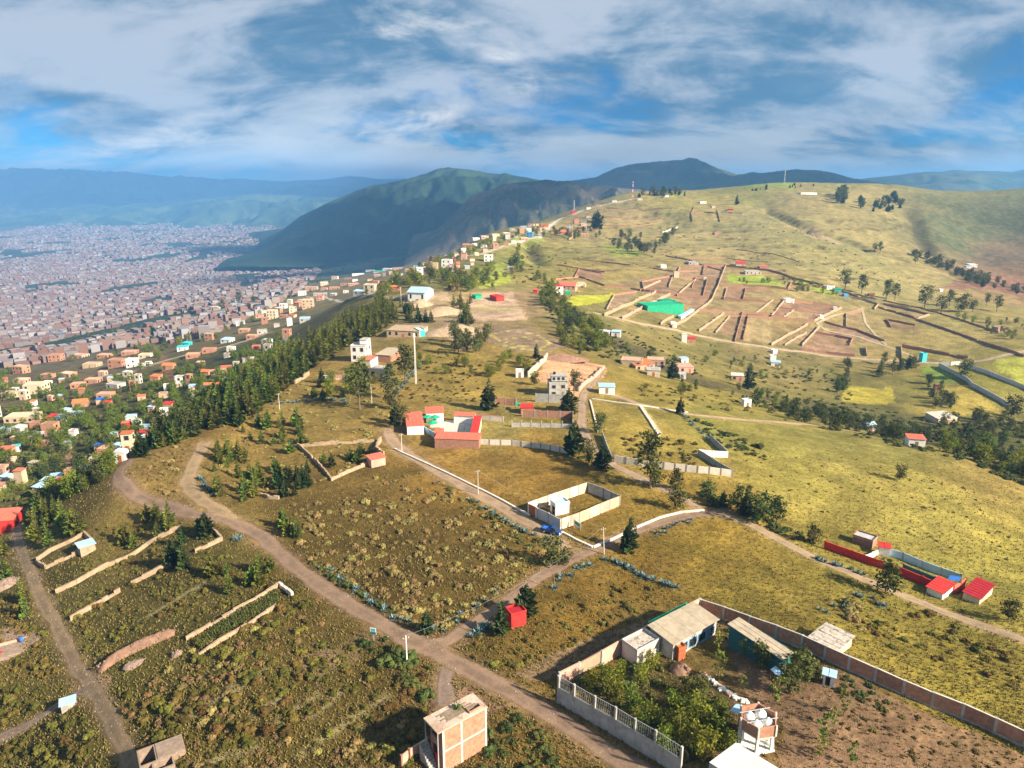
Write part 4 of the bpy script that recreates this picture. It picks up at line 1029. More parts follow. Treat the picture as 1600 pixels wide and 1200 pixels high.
m = MB(); m.hexa([(1.2, _d + .45, 2.75), (_w * 1.0, _d + .45, 2.75), (_w * 1.0, _d + 1.55, 3.0), (1.2, _d + 1.55, 3.0)], [(1.2, _d + .45, 2.82), (_w, _d + .45, 2.82), (_w, _d + 1.55, 3.07), (1.2, _d + 1.55, 3.07)]).build('sheet', GREEN, _g)
for i in range(6): x = 1.3 + (_w - 1.5) * i / 5; MB().tube((x, _d + 1.4, -.4), (x, _d + 1.4, 2.9), .06, n=5).build('post', WOOD, _g)
t = house3((996,1019), (1031,1000), (971,1004), 2.5, CONCW, MOSSY, 'small pale concrete room with peeling flat roof beside the tan roofed shed', 'flat', 1, 'hut', 'hut', faces=('f',), detail=True)
t = house3((1061,1016), (1072,1012), (1052,1011), 1.9, RUST, ORNG, 'orange brick oven box at the corner of the tan roofed shed', 'flat', 1, 'hut', 'hut', wins=False)
t = house3((1222,1031), (1237,1020), (1145,987), 2.3, TEAL, FIBRE, 'x', 'shed', 1, 'shed', 'shed', wins=False)
t['label'] = 'narrow teal shed with long tan sheet roof by the long brick wall'
def slanted(name, label, cat, px, h, mat, th=.06, posts=True):
    """a sheet held up on posts, seen corners given in order"""
    Pn = [at_h(*p, h) for p in px]; o = Pn[0]; t = thing(name, label, cat, (o.x, o.y, gz(o.x, o.y)))
    q = [(p - Vector((o.x, o.y, gz(o.x, o.y)))) for p in Pn]
    MB().hexa(q, [p + Vector((0, 0, th)) for p in q]).build('sheet', mat, t)
    if posts:
        c = sum(q, Vector()) / len(q)
        for p in q:
            r = p.lerp(c, .08); zg = gz(o.x + r.x, o.y + r.y) - gz(o.x, o.y)
            MB().tube((r.x, r.y, zg - .3), (r.x, r.y, r.z), .05, n=5).build('post', WOOD, t)
    return t
slanted('lean_to', 'small pale blue sheet roof on posts in front of the teal shed', 'shelter', [(1221,1064),(1229,1056),(1212,1041),(1204,1046)], 1.6, ZINCB)
slanted('lean_to', 'pale blue sheet awning left of the water tank tower', 'shelter', [(1156,1116),(1159,1102),(1150,1100),(1140,1111)], 2.2, ZINCB)
slanted('tarpaulin', 'blue and white plastic tarp strip lying behind the teal shed', 'tarp', [(1232,1013),(1239,1017),(1200,995),(1195,989)], .5, ZINCB, posts=False)
slanted('tarpaulin', 'crumpled blue tarp behind the left end of the teal shed', 'tarp', [(1170,986),(1178,988),(1172,980),(1160,978)], .5, BLUEP, posts=False)
# big pale roof at the bottom edge
loc, rz, w, d, hh = frame3((1108,1192), (1150,1161), (1160,1240), 3.0)
A, B, D_ = at_h(1108,1192,3.0), at_h(1150,1161,3.0), at_h(1215,1200,3.0)
t = thing('shed', 'large shed with pale panelled roof cut by the bottom edge', 'shed', (A.x, A.y, gz(A.x, A.y)))
a = Vector((0, 0, 3.0)); b = B - A + a; c = D_ - A + a; dd = c - b; dd = dd * 1.25
MB().hexa([Vector((p.x, p.y, -1)) for p in (a, a + dd, b + dd, b)], [Vector((p.x, p.y, 2.9)) for p in (a, a + dd, b + dd, b)]).build('wall', CONC, t)
for i in range(5):
    for j in range(3):
        p0 = a + (b - a) * (j / 3) + dd * (i / 5); e1 = (b - a) / 3 * .985; e2 = dd / 5 * .985
        MB().hexa([p0, p0 + e2, p0 + e1 + e2, p0 + e1], [q + Vector((0, 0, .1)) for q in (p0, p0 + e2, p0 + e1 + e2, p0 + e1)]).build('roof_panel', WHITE, t)
# hexagonal tank tower
p = at(1181, 1159); T = thing('tank_tower', 'hexagonal brick tower on white legs holding four white water tanks', 'water tower', p, R(12))
def hexpts(r, z): return [(r * math.cos(i * 1.0472), r * math.sin(i * 1.0472), z) for i in range(6)]
MB().hexa(hexpts(2.5, -.6), hexpts(2.5, .22)).build('base_slab', WHITE, T)
MB().hexa(hexpts(2.35, 2.25), hexpts(2.35, 2.45)).build('floor_slab', CONCW, T)
for i in range(6):
    a = i * 1.0472; MB().box(-.16, .16, -.16, .16, .22, 2.25).build('leg', WHITE, T).location = (2.0 * math.cos(a), 2.0 * math.sin(a), 0)
    p0, p1 = Vector(hexpts(2.35, 2.45)[i]), Vector(hexpts(2.35, 2.45)[(i + 1) % 6]); q0, q1 = p0 * .93, p1 * .93; q0.z = q1.z = 2.45; U = Vector((0, 0, 1.5))
    MB().hexa([p0, p1, q1, q0], [p0 + U, p1 + U, q1 + U, q0 + U]).build('panel', BRICK, T)
    MB().box(-.11, .11, -.11, .11, 2.45, 4.0).build('corner_post', CONCW, T).location = (2.38 * math.cos(a), 2.38 * math.sin(a), 0)
for x, y in ((-.85, .75), (.8, .8), (-.75, -.8), (.85, -.75)):
    k = MB().lathe([(.74, 2.46), (.76, 3.3), (.66, 3.62), (.36, 3.85), (.26, 3.88), (.26, 4.0), (.02, 4.02)], (x, y, 0), 14).build('water_tank', WHITE, T, True)
for s in (-.5, .5): MB().tube((-2.1, s * 1.8, 4.0), (2.1, s * 1.8, 4.0), .06, n=4).build('crossbar', STEEL, T)
# outhouse and bits
t = house(at(1285,1070), R(-28), 1.4, 1.2, 1.7, WHITE, ZINCB, 'tiny white outhouse with pale sheet roof beside the long brick wall', 'shed', 1, 'outhouse', 'hut', wins=False)
MB().box(.3, .9, -.04, .02, .1, 1.5).build('door', DARK, t)
t = house3((1307,1014), (1332,996), (1266,995), 1.7, CREAM, MOSSY, 'low hut with broken lichen covered slab roof outside the brick wall', 'shed', 1, 'hut', 'hut', wins=False, sheets=3, rise=.1, over=.3)
def heap(px, py, r, h, mat, name, label, cat, seed, el=1.0, rz=0, stones=0):
    rr = random.Random(seed); p = at(px, py); n, k = 16, 7; V = [(0, 0, h)]; F = []
    for j in range(1, k):
        for i in range(n):
            a = 6.283 * i / n; t = j / (k - 1); q = r * t * rr.uniform(.85, 1.15)
            V.append((math.cos(a) * q * el, math.sin(a) * q, h * (1 - t ** 1.4) * rr.uniform(.8, 1.15) - (.35 if j == k - 1 else 0)))
    for i in range(n): F.append((0, 1 + i, 1 + (i + 1) % n))
    for j in range(k - 2):
        for i in range(n): a = 1 + j * n; F.append((a + i, a + n + i, a + n + (i + 1) % n, a + (i + 1) % n))
    o = mesh_obj(name, V, F, mat, None, True); o.location = p; o.rotation_euler.z = rz
    for i in range(stones):
        a, q = rr.uniform(0, 6.28), r * math.sqrt(rr.random()) * .95; t = q / r; s = rr.uniform(.10, .22)
        m = MB(); m.lathe([(s * .6, -s * .6), (s, 0), (s * .7, s * .5)], n=5); st = m.build('stone', STONE, o); st.location = (math.cos(a) * q * el, math.sin(a) * q, h * (1 - t ** 1.4)); st.rotation_euler = (rr.random(), rr.random(), rr.random() * 6)
    return tag(o, label, cat)
heap(1063, 1047, 1.7, 1.1, EARTHM, 'earth_heap', 'round brown heap of earth between the garden trees and sheds', 'heap', 3)
_s = cast([(1100,1054),(1128,1076),(1150,1090),(1166,1096)])
t = thing('sack_row', 'line of whitish sacks and slabs across the yard floor', 'sacks', Vector(_s[0]))
rr = random.Random(9)
for i in range(16):
    f = i / 15 * 3; k = min(int(f), 2); q = _s[k] + (_s[k + 1] - _s[k]) * (f - k); x, y = q[0] - _s[0][0] + rr.uniform(-.3, .3), q[1] - _s[0][1] + rr.uniform(-.3, .3); z = gz(q[0], q[1]) - _s[0][2]
    m = MB(); m.hexa([(-.45, -.3, 0), (.45, -.3, 0), (.45, .3, 0), (-.45, .3, 0)], [(-.36, -.22, .22), (.38, -.24, .18), (.36, .22, .24), (-.38, .2, .2)]); s = m.build('sack', WHITE if i % 4 else PINK, t); s.location = (x, y, z + .02); s.rotation_euler.z = rr.uniform(0, 3)
def pole(px, py, h, r, mat, label, name='utility_pole', cat='pole', arm=True, lean=0.0, group=None):
    p = at(px, py); t = thing(name, label, cat, p, R(20), group)
    MB().tube((0, 0, -.5), (lean * h, 0, h), r, r * .65, 8).build('post', mat, t)
    if arm:
        MB().box(-.55, .55, -.06, .06, h - .55, h - .42).build('crossarm', WOOD, t).location.x = lean * h
        for x in (-.42, .42): MB().lathe([(.05, h - .42), (.07, h - .32), (.03, h - .24)], (x + lean * h, 0, 0), 6).build('insulator', WHITE, t)
    return p + Vector((lean * h, 0, h))
W1 = pole(636, 1038, 5.0, .13, WHITE, 'white concrete pole at the crossroads above the brick house')
W2 = pole(944, 866, 6.0, .12, CONCW, 'leaning pale pole at the end of the long kerb', lean=-.07)
W3 = pole(747, 772, 6.2, .12, CONCW, 'single pale pole standing behind the long kerb')
W4 = pole(628, 706, 5.4, .12, CONCW, 'pale pole at the corner of the pink roofed courtyard')
W5 = pole(437, 640, 5.6, .12, CONCW, 'pale pole rising above the pines left of the courtyard')
W6 = pole(581, 630, 6.6, .12, CONCW, 'pale pole in front of the eucalyptus below the white tower house')
pole(1060, 1164, 4.4, .06, WOOD, 'thin timber pole among the garden trees', arm=False)
def wire(A, B, sag, label):
    m = MB(); pr = None
    for i in range(25):
        t = i / 24; p = A.lerp(B, t) - Vector((0, 0, sag * 4 * t * (1 - t)))
        if pr: m.tube(pr - A, p - A, .018, n=3)
        pr = p
    o = m.build('power_line', STEEL); o.location = A; tag(o, label, 'cable')
wire(W1, W2, 2.2, 'sagging wire between the white crossroads pole and the leaning pole')
wire(W2, W3, 1.6, 'sagging wire between the leaning pole and the pole behind the kerb')
wire(W3, W4, 1.6, 'sagging wire from the kerb pole to the courtyard corner pole')
# sign board
p = at(584, 1001); t = thing('sign_board', 'small teal and white notice board on a post by the road', 'sign', p, R(-12))
MB().tube((0, .06, -.3), (0, .06, 1.3), .05, n=6).build('post', STEEL, t)
b = MB().box(-.5, .5, -.02, .02, 1.1, 2.35).build('board', WHITE, t)
MB().box(-.44, .44, -.035, -.02, 1.16, 1.62).build('printed_panel', TEAL, b); MB().box(-.30, .36, -.04, -.02, 1.72, 2.22).build('printed_panel', TURQ, b)
# red kiosk
loc, rz, w, d, hh = frame3((798,967), (821,959), (799,953), 2.3)
t = house(at(799, 982) - Vector((0, 0, .1)), R(25), 2.7, 2.3, 2.4, RED, CRIM, 'bright red metal kiosk between two dark conifers', 'flat', 1, 'kiosk', 'kiosk', wins=False)
MB().box(.15, 2.55, -.06, .0, .25, 1.15).build('shutter', RED, t); MB().box(.15, 2.55, -.05, .0, 1.3, 2.2).build('shutter', RED, t)
# ---- red compound
mud = mud_wall
panel_wall([(1288,857),(1330,872),(1375,888),(1400,896),(1440,913),(1471,927)], 1.7, .2, RED, RED, 'long bright red wall beside the dirt track', 4.0, base=False, name='compound_wall')
t = house3((1474,925), (1491,915), (1456,911), 1.7, WHITE, RED, 'small white walled room with red roof at the end of the red wall', 'shed', 1, 'hut', 'hut', faces=('r',), rise=.2)
loc, rz, w, d, hh = frame3((1532,933), (1552,917), (1508,923), 1.6)
t = house(loc, rz, w, d, hh, CREAM, CRIM, 'house with wide dark crimson roof at the right end of the red wall', 'shed', 1, 'house', 'house', faces=('r',), rise=.25)
panel_wall([(1488,928),(1499,924),(1507,916)], 1.9, .15, SALM, RED, 'short coral gate wall between the two red roofed rooms', 4, base=False, name='gate_wall')
panel_wall([(1380,866),(1410,875),(1440,888),(1470,899),(1500,909)], 1.7, .14, ZINCB, CONC, 'pale blue grey panel wall at the back of the red compound', 3.0, base=False, name='compound_wall')
panel_wall([(1411,890),(1435,900),(1460,910)], 1.2, .14, TEAL, TEAL, 'low teal wall in the middle of the red compound', 4.0, base=False, name='garden_wall')
panel_wall([(1352,876),(1363,871),(1373,866)], 1.2, .14, WHITE, WHITE, 'short white wall closing the left end of the red compound', 3, base=False, name='garden_wall')
t = house(at(1372, 867), R(-25), 2.0, 1.8, 1.9, WHITE, RED, 'tiny white hut with red roof in the corner of the red compound', 'shed', 1, 'hut', 'hut', wins=False)
slanted('tarpaulin', 'bright blue tarp shelter next to the crimson roof', 'shelter', [(1481,906),(1500,908),(1502,902),(1484,899)], 1.9, BLUE)
t = house3((1364,846), (1371,841), (1335,834), 1.8, BRICKD, ZINC, 'brown brick hut with half zinc roof above the red compound', 'flat', 1, 'hut', 'hut', wins=False)
# ---- walled plot with cabin, gate, sign and truck
hw = 2.5
panel_wall([(826,803),(838,809)], hw, .14, RUST, WHITE, 'rust orange metal gate of the walled plot', 9, base=False, name='plot_gate', cat='gate')
panel_wall([(839.5,810),(857,818),(875,828)], hw, .14, ZINC, CONC, 'shaded grey panel wall of the walled plot beside the blue truck', 3.4, base=False, name='plot_wall')
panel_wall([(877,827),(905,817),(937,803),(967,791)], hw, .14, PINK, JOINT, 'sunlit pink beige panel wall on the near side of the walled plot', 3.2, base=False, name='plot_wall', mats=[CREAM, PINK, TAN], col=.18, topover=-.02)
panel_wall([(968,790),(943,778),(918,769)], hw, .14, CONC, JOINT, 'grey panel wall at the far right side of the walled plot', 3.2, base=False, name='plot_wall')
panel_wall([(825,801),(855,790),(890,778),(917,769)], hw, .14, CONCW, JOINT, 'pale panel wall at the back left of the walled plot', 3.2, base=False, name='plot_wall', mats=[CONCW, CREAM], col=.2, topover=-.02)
t = house(at(868, 806), R(24), 3.4, 2.6, 2.5, WHITE, ZINCB, 'white cabin with pale blue roof inside the walled plot', 'flat', 1, 'cabin', 'cabin', wins=False)
MB().box(-.04, .02, .4, 1.6, .1, 1.9).build('door', DARK, t)
heap(886, 786, 1.0, .7, STONE, 'stone_heap', 'small grey heap inside the walled plot', 'heap', 8)
p = at(902, 827); t = thing('sign_board', 'tilted white notice board with green print leaning by the pink wall', 'sign', p, R(-30))
b = MB().hexa([(-.9, .0, .9), (.9, -.25, .35), (.9, -.2, .35), (-.9, .05, .9)], [(-.9, .0, 2.2), (.9, -.25, 1.65), (.9, -.2, 1.65), (-.9, .05, 2.2)]).build('board', WHITE, t)
MB().hexa([(-.6, -.06, 1.25), (.6, -.23, .85), (.6, -.215, .85), (-.6, -.045, 1.25)], [(-.6, -.06, 1.85), (.6, -.23, 1.45), (.6, -.215, 1.45), (-.6, -.045, 1.85)]).build('printed_panel', GREEN, b)
for x in (-.8, .8): MB().tube((x, .08 if x < 0 else -.12, -.3), (x, .08 if x < 0 else -.12, 1.9), .04, n=5).build('post', STEEL, t)
def wheel(t, x, y, r, w):
    m = MB(); prof = [(r, -w / 2), (r, w / 2)]
    k = 14; a = [(x + r * math.cos(6.283 * i / k), y - w / 2, r + r * math.sin(6.283 * i / k)) for i in range(k)]; b = [(p[0], y + w / 2, p[2]) for p in a]
    o = m.hexa(a, b).build('wheel', DARK, t)
    a = [(x + r * .55 * math.cos(6.283 * i / k), y - w / 2 - .012, r + r * .55 * math.sin(6.283 * i / k)) for i in range(k)]; b = [(p[0], y + w / 2 + .012, p[2]) for p in a]
    MB().hexa(a, b).build('rim', STEEL, o)
def truck(loc, rz, label, body, load):
    t = thing('pickup_truck', label, 'truck', loc, rz)
    m = MB(); m.hexa([(1.0, -.85, .45), (2.3, -.85, .45), (2.3, .85, .45), (1.0, .85, .45)], [(1.0, -.85, 1.05), (2.3, -.8, 1.0), (2.3, .8, 1.0), (1.0, .85, 1.05)])
    m.hexa([(.35, -.85, .45), (.998, -.85, .45), (.998, .85, .45), (.35, .85, .45)], [(.35, -.75, 1.75), (.99, -.75, 1.75), (.99, .75, 1.75), (.35, .75, 1.75)]); m.build('cab', body, t)
    MB().hexa([(1.0, -.76, 1.06), (1.45, -.76, 1.06), (1.45, .76, 1.06), (1.0, .76, 1.06)], [(1.0, -.7, 1.72), (1.06, -.7, 1.72), (1.06, .7, 1.72), (1.0, .7, 1.72)]).build('windscreen', GLASS, t)
    for s in (-1, 1): MB().box(.45, .95, s * .84 - .012, s * .84 + .012, 1.05, 1.55).build('side_window', GLASS, t)
    m = MB(); m.box(-2.1, .3, -.9, .9, .6, .68); m.box(-2.1, .3, -.9, -.84, .68, 1.15); m.box(-2.1, .3, .84, .9, .68, 1.15); m.box(-2.1, -2.04, -.84, .84, .68, 1.15); m.build('cargo_bed', body, t)
    MB().box(-1.9, .1, -.7, .7, .68, 1.0).build('load', load, t)
    for s in (-.55, .55): MB().box(2.3, 2.33, s - .14, s + .14, .68, .86).build('headlight', WHITE, t)
    MB().box(2.3, 2.38, -.85, .85, .42, .58).build('bumper', STEEL, t)
    for x in (-1.3, 1.55):
        for s in (-.82, .82): wheel(t, x, s, .34, .2)
    return t
BLUEC = M('blue_car_paint', (.012,.06,.24), .35, .06, .6, spec=.6)
truck(at(861, 833), R(-32), 'blue pickup truck parked at the corner of the walled plot', BLUEC, BLUE)
# kerbs
def kerb(pxs, label, w=.45, h=.35, step=2.0):
    P = walk(pxs, step); o = P[0]; m = MB()
    for a, b in zip(P[:-1], P[1:]):
        slab_between(m, (a[0] - o[0], a[1] - o[1]), (b[0] - o[0], b[1] - o[1]), gz(*a) - gz(*o) - .3, gz(*a) - gz(*o) + h, gz(*b) - gz(*o) - .3, gz(*b) - gz(*o) + h, w)
    k = m.build('kerb', KERBM); k.location = (o[0], o[1], gz(*o)); tag(k, label, 'kerb')
kerb([(617,702),(660,722),(720,750),(780,780),(828,806)], 'long straight pale kerb from the courtyard corner to the orange gate')
kerb([(877,832),(900,844),(926,856)], 'short pale kerb below the blue truck')
kerb([(927,856),(960,842),(990,827),(1030,810),(1065,801),(1100,798)], 'curved pale kerb along the lane right of the pointed conifer')
# ---- left side
t = house3((19,811), (35,794), (0,810), 2.6, RED, SALM, 'red house with coral roof at the left edge', 'shed', 1, 'house', 'house', faces=('f',), rise=.3)
mud([(87,928),(120,912),(170,885),(230,853),(284,826)], 1.0, .42, ADOBE, 'long sunlit adobe wall on the left slope, upper of the two long ones', 2.2)
mud([(110,970),(150,947),(188,925)], .9, .42, ADOBE, 'lower left broken stretch of the second long adobe wall', 2.2)
mud([(205,914),(240,897),(287,874)], .95, .42, ADOBE, 'middle stretch of the second long adobe wall', 2.2)
mud([(305,864),(325,855),(347,845),(338,834),(327,826)], .85, .4, ADOBE, 'hooked upper end of the second long adobe wall by the pines', 2.2)
mud([(57,878),(80,862),(110,848),(132,836),(147,850)], .95, .4, ADOBE, 'adobe wall round the back of the blue roofed hut', 2.2)
mud([(58,880),(72,889),(100,876),(126,864),(147,852)], .95, .4, ADOBE, 'adobe wall along the front of the blue roofed hut', 2.2)
t = house3((125,859), (148,847), (121,851), 1.9, ADOBE, ZINCB, 'small adobe hut with pale blue sheet roof inside an adobe yard', 'shed', 1, 'hut', 'hut', wins=False, rise=.2)
mud([(291,1001),(330,978),(365,958),(400,940),(434,918)], .85, .4, ADOBE, 'adobe wall along the upper side of the maize plot', 2.0)
mud([(311,1027),(340,1006),(370,990),(400,970),(432,949)], .7, .36, ADOBE, 'low adobe wall along the lower side of the maize plot', 2.0)
mud([(436,916),(446,922),(457,932)], .8, .5, CONCW, 'short pale wall closing the top of the maize plot', 2.0)
a0, a1, b0, b1 = [Vector(v) for v in cast([(300,1004),(432,922),(316,1020),(438,946)])]
rr = random.Random(3); NR = 30
for i in range(NR):
    f = (i + .5) / NR; p, q = a0.lerp(a1, f), b0.lerp(b1, f); p, q = p.lerp(q, .06), q.lerp(p, .06)
    m = MB(); n = max(4, int((q - p).length / .55))
    for k in range(n):
        c = p.lerp(q, (k + rr.random() * .5) / n); c.z = gz(c.x, c.y)
        for w_ in range(5):
            a = rr.uniform(0, 6.28); L = rr.uniform(.3, .55); dv = Vector((math.cos(a), math.sin(a), 0)); s = Vector((-dv.y, dv.x, 0)) * .06
            b = c - p + Vector((0, 0, .1)); mid = b + dv * L * .5 + Vector((0, 0, .55)); m.poly([b - s, b + s, mid + s, mid - s]); m.poly([mid - s, mid + s, b + dv * L * 1.1 + Vector((0, 0, .42))])
    o = m.build('crop_row', L_CROP); o.location = p; tag(o, 'leafy maize row running across the narrow walled plot', 'crop row', 'rows of maize in the narrow walled plot')
# long ridge of dug earth and stones
P = walk([(153,1050),(180,1030),(215,1012),(250,997),(274,988)], .45); o = P[0]; V, F = [], []; rr = random.Random(4)
for i, pnt in enumerate(P):
    q0, q1 = Vector(P[max(i - 1, 0)]), Vector(P[min(i + 1, len(P) - 1)]); dv = (q1 - q0).normalized(); nv = Vector((-dv.y, dv.x)); e = min(1, min(i, len(P) - 1 - i) / 3 + .15)
    for k in range(9):
        u = k / 8 * 2 - 1; x = pnt[0] + nv.x * u * 1.3; y = pnt[1] + nv.y * u * 1.3
        V.append((x - o[0], y - o[1], gz(x, y) - gz(*o) + (1.15 * (1 - abs(u) ** 1.7) * (1 + .35 * float(fbm(np.array([x]), np.array([y]), 1.1, 3, 91)[0]))) * e - (.25 if abs(u) > .9 else 0)))
F = gridfaces(len(P), 9).tolist()
er = mesh_obj('earth_bank', V, F, EARTHM, None, True)
for i in range(70):
    q = P[rr.randrange(2, len(P) - 2)]; x, y = q[0] + rr.uniform(-1.2, 1.2), q[1] + rr.uniform(-1.2, 1.2); s_ = rr.uniform(.10, .26)
    dd = min(math.hypot(x - w[0], y - w[1]) for w in P); hz = 1.1 * max(0, 1 - (dd / 1.3) ** 1.7)
    st = MB().lathe([(s_ * .6, -s_ * .6), (s_, 0), (s_ * .7, s_ * .5)], n=5).build('stone', STONE if i % 3 else EARTHM, er); st.location = (x - o[0], y - o[1], gz(x, y) - gz(*o) + hz); st.rotation_euler = (rr.random(), rr.random(), rr.random() * 6); er.location = (o[0], o[1], gz(*o)); tag(er, 'long bank of reddish dug earth beside the left track', 'earth bank')
heap(14, 912, 2.6, 1.2, STONE, 'stone_heap', 'heap of brown stones at the left edge above the foundation', 'heap', 12, 1.3, .4, stones=40)
heap(215, 1036, 1.3, .5, STONE, 'stone_heap', 'scatter of pale stones below the long earth bank', 'heap', 14, 1.8, .5, stones=26)
heap(277, 1022, 1.0, .6, STONE, 'stone_heap', 'dark stone heap at the lower end of the maize plot', 'heap', 15, 1.0, .5, stones=14)
t = house(at(97, 1116), R(30), 1.9, 1.5, 1.5, CONC, ZINCB, 'tiny shelter with pale blue sheet roof under the left footpath', 'shed', 1, 'hut', 'hut', wins=False)
p = at(28, 1012); t = thing('foundation', 'bare pinkish concrete foundation pad at the left edge', 'foundation', p, R(32))
MB().box(-4.5, 3.2, -2.0, 2.2, -.6, .18).build('slab', OLDBR, t)
for x0, x1, y0, y1 in ((-4.5, 3.2, 1.9, 2.2), (2.9, 3.2, -2.0, 1.88)): MB().box(x0, x1, y0, y1, .182, .6).build('stub_wall', PINK, t)
for (px, py, c, lb) in ((34, 1003, BLUE, 'blue plastic drum on the foundation pad'), (4, 1026, RED, 'red plastic drum at the near side of the foundation pad')):
    q = at(px, py); m = MB(); m.lathe([(.30, .0), (.34, .1), (.34, .75), (.28, .85), (.05, .86)], n=12); o = m.build('drum', c, None, True); o.location = q + Vector((0, 0, .2)); tag(o, lb, 'drum')
# roofless brick rooms at the bottom left
p = at(252, 1190); t = thing('brick_shell', 'roofless low brick rooms at the bottom left edge', 'ruin', p, R(33))
def rooms(t, cells, h, th, mat):
    for x0, x1, y0, y1 in cells:
        MB().box(x0, x1, y0, y1, -.8, h).build('wall', mat, t)
rooms(t, [(-2.6, 3.0, -1.6, -1.4), (-2.6, 3.0, 1.6, 1.8), (-2.6, -2.4, -1.4, 1.6), (2.8, 3.0, -1.4, 1.6), (-.6, -.4, -1.4, 1.6)], 1.7, .2, OLDBR)
MB().box(-.38, 2.9, -1.5, 1.7, 1.702, 1.8).build('roof', OLDBR, t)
rooms(t, [(-1.2, 1.4, -3.4, -3.2), (-1.2, -1.0, -3.2, -1.62), (1.2, 1.4, -3.2, -1.62)], 1.6, .2, OLDBR)
# ============================================================ middle distance
# pink roofed courtyard
def strip_house(a, b, c, h, wall, roof, label, **kw):
    kw.setdefault('wins', False); kw.setdefault('rise', .3); kw.setdefault('kind', 'shed')
    return house3(a, b, c, h, wall, roof, label, **kw)
strip_house((636,666), (662,665), (650,645), 2.7, WHITE, SALM, 'white walled wing with coral roof at the left side of the courtyard', over=.2)
t = strip_house((666,646), (693,645), (668,638), 3.0, WHITE, SALM, 'white room with red roof and wide windows at the back of the courtyard', wins=True, faces=('f',))
strip_house((679,686), (748,687), (680,676), 2.8, BRICKD, SALM, 'brick front wing with coral roof facing the field below the courtyard', over=.15)
strip_house((680,677), (692,677), (680,671), 2.9, BRICKD, SALM, 'stubby coral roofed block at the left end of the brick front wing')
strip_house((735,676), (747,676), (735,651), 2.9, CREAM, RED, 'narrow wing with bright red roof at the right side of the courtyard', over=.1)
strip_house((709,649), (740,651), (710,645), 2.6, WHITE, SALM, 'low white wing with coral roof strip behind the red roofed wing')
panel_wall([(747,655),(766,657),(786,659)], 1.6, .25, CONCW, CONC, 'pale panel wall with coral coping running right from the courtyard', 3.2, base=False, cap=SALM)
panel_wall([(656,668),(666,676),(679,684)], 1.6, .15, ZINCB, CONC, 'low pale blue panel wall closing the front left of the courtyard', 3.0, base=False)
p = at(705, 674); t = thing('paved_court', 'pale paved floor of the red roofed courtyard', 'paving', p, R(2))
for i in range(5):
    for j in range(4): MB().box(i * 2.6 - 6.5, i * 2.6 - 3.95, j * 3.0 - 2, j * 3.0 + .95, -.3, .12).build('slab', CONCW, t)
for (px, py), lb in zip(((669, 660), (680, 661), (676, 670)), ('green parasol nearest the left wing of the courtyard', 'green parasol at the right of the pair by the back room', 'green parasol standing nearest the front of the courtyard')):
    t = thing('parasol', lb, 'parasol', at(px, py)); MB().tube((0, 0, 0), (0, 0, 2.3), .05).build('pole', STEEL, t); MB().lathe([(1.7, 1.9), (.9, 2.3), (.05, 2.7)], n=8).build('canopy', GREEN, t)
# bare kerb lines and pale panel walls
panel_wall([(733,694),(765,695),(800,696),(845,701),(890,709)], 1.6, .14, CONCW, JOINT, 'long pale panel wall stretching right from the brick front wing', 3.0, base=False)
panel_wall([(941,682),(948,702),(956,721)], 1.5, .14, CONC, CONC, 'short grey panel wall beside the dirt lane, left of the white one', 3.0, base=False)
panel_wall([(959,722),(997,728),(1037,733),(1090,739),(1144,745)], 1.9, .14, CONCW, JOINT, 'long white panel wall behind the tall eucalyptus', 3.0, base=False)
panel_wall([(1144,744),(1118,729),(1091,712)], 1.8, .14, CONC, CONC, 'shaded grey panel wall slanting up from the end of the long white one', 3.0, base=False)
panel_wall([(1092,712),(1114,714),(1136,715)], 1.8, .14, WHITE, WHITE, 'short white panel wall at the top of the zigzag', 3.0, base=False)
panel_wall([(1136,714),(1122,700),(1109,688)], 1.8, .14, CONC, CONC, 'uppermost grey panel wall of the zigzag beside the agaves', 3.0, base=False)
kerb([(922,626),(927,645),(931,660),(935,676)], 'thin pale kerb beside the lane right of the grey tower house', .5, .4, 4)
kerb([(1000,636),(1015,658),(1030,682)], 'thin pale kerb dividing the field above the white panel wall', .6, .5, 4)
kerb([(925,624),(960,629),(1000,634),(1040,640),(1075,645)], 'long faint pale kerb along the upper edge of the divided field', .5, .35, 4)
panel_wall([(816,651),(855,652),(895,653)], 2.2, .15, BRICKD, CONC, 'back brick panel wall of the narrow plot below the grey tower house', 4, base=False)
panel_wall([(895,653),(895,660),(895,667)], 2.2, .15, BRICKD, CONC, 'short end wall of the narrow brick plot', 4, base=False)
panel_wall([(800,667),(830,667),(862,668),(895,669)], 1.3, .12, CONC, CONC, 'row of concrete posts with low grey panels at the front of the brick plot', 2.6, base=False, topover=.9)
panel_wall([(774,632),(790,633),(806,634)], 2.4, .15, BRICK, CONC, 'short brick panel wall right of the dark cypress', 3.5, base=False)
# grey tower house
p = at(862, 612)
t = house(at(858, 621), R(4), 6.4, 5.5, 4.8, CONC, CONC, 'grey three storey house with stepped terrace roof behind a panel wall', 'flat', 2, 'house', 'house', detail=True)
MB().box(1.0, 6.3, 1.8, 5.3, 5.22, 7.1).build('upper_storey', CONC, t)
MB().box(.8, 6.5, 1.6, 5.6, 7.1, 7.25).build('upper_roof', CONC, t)
for x in (1.4, 3.0, 4.6): MB().box(x, x + .9, 1.74, 1.82, 5.7, 6.7).build('window', GLASS, t)
MB().lathe([(.45, 7.25), (.5, 8.0), (.2, 8.2)], (2.2, 3.8, 0), 10).build('water_tank', DARK, t)
panel_wall([(837,628),(858,629),(880,630)], 3.0, .16, CONC, CONC, 'grey panel wall in front of the three storey house', 3.6, base=False)
strip_house((878,632), (890,632), (878,626), 2.6, SALM, ORNG, 'little red shed at the corner of the grey panel wall', name='shed', cat='shed')
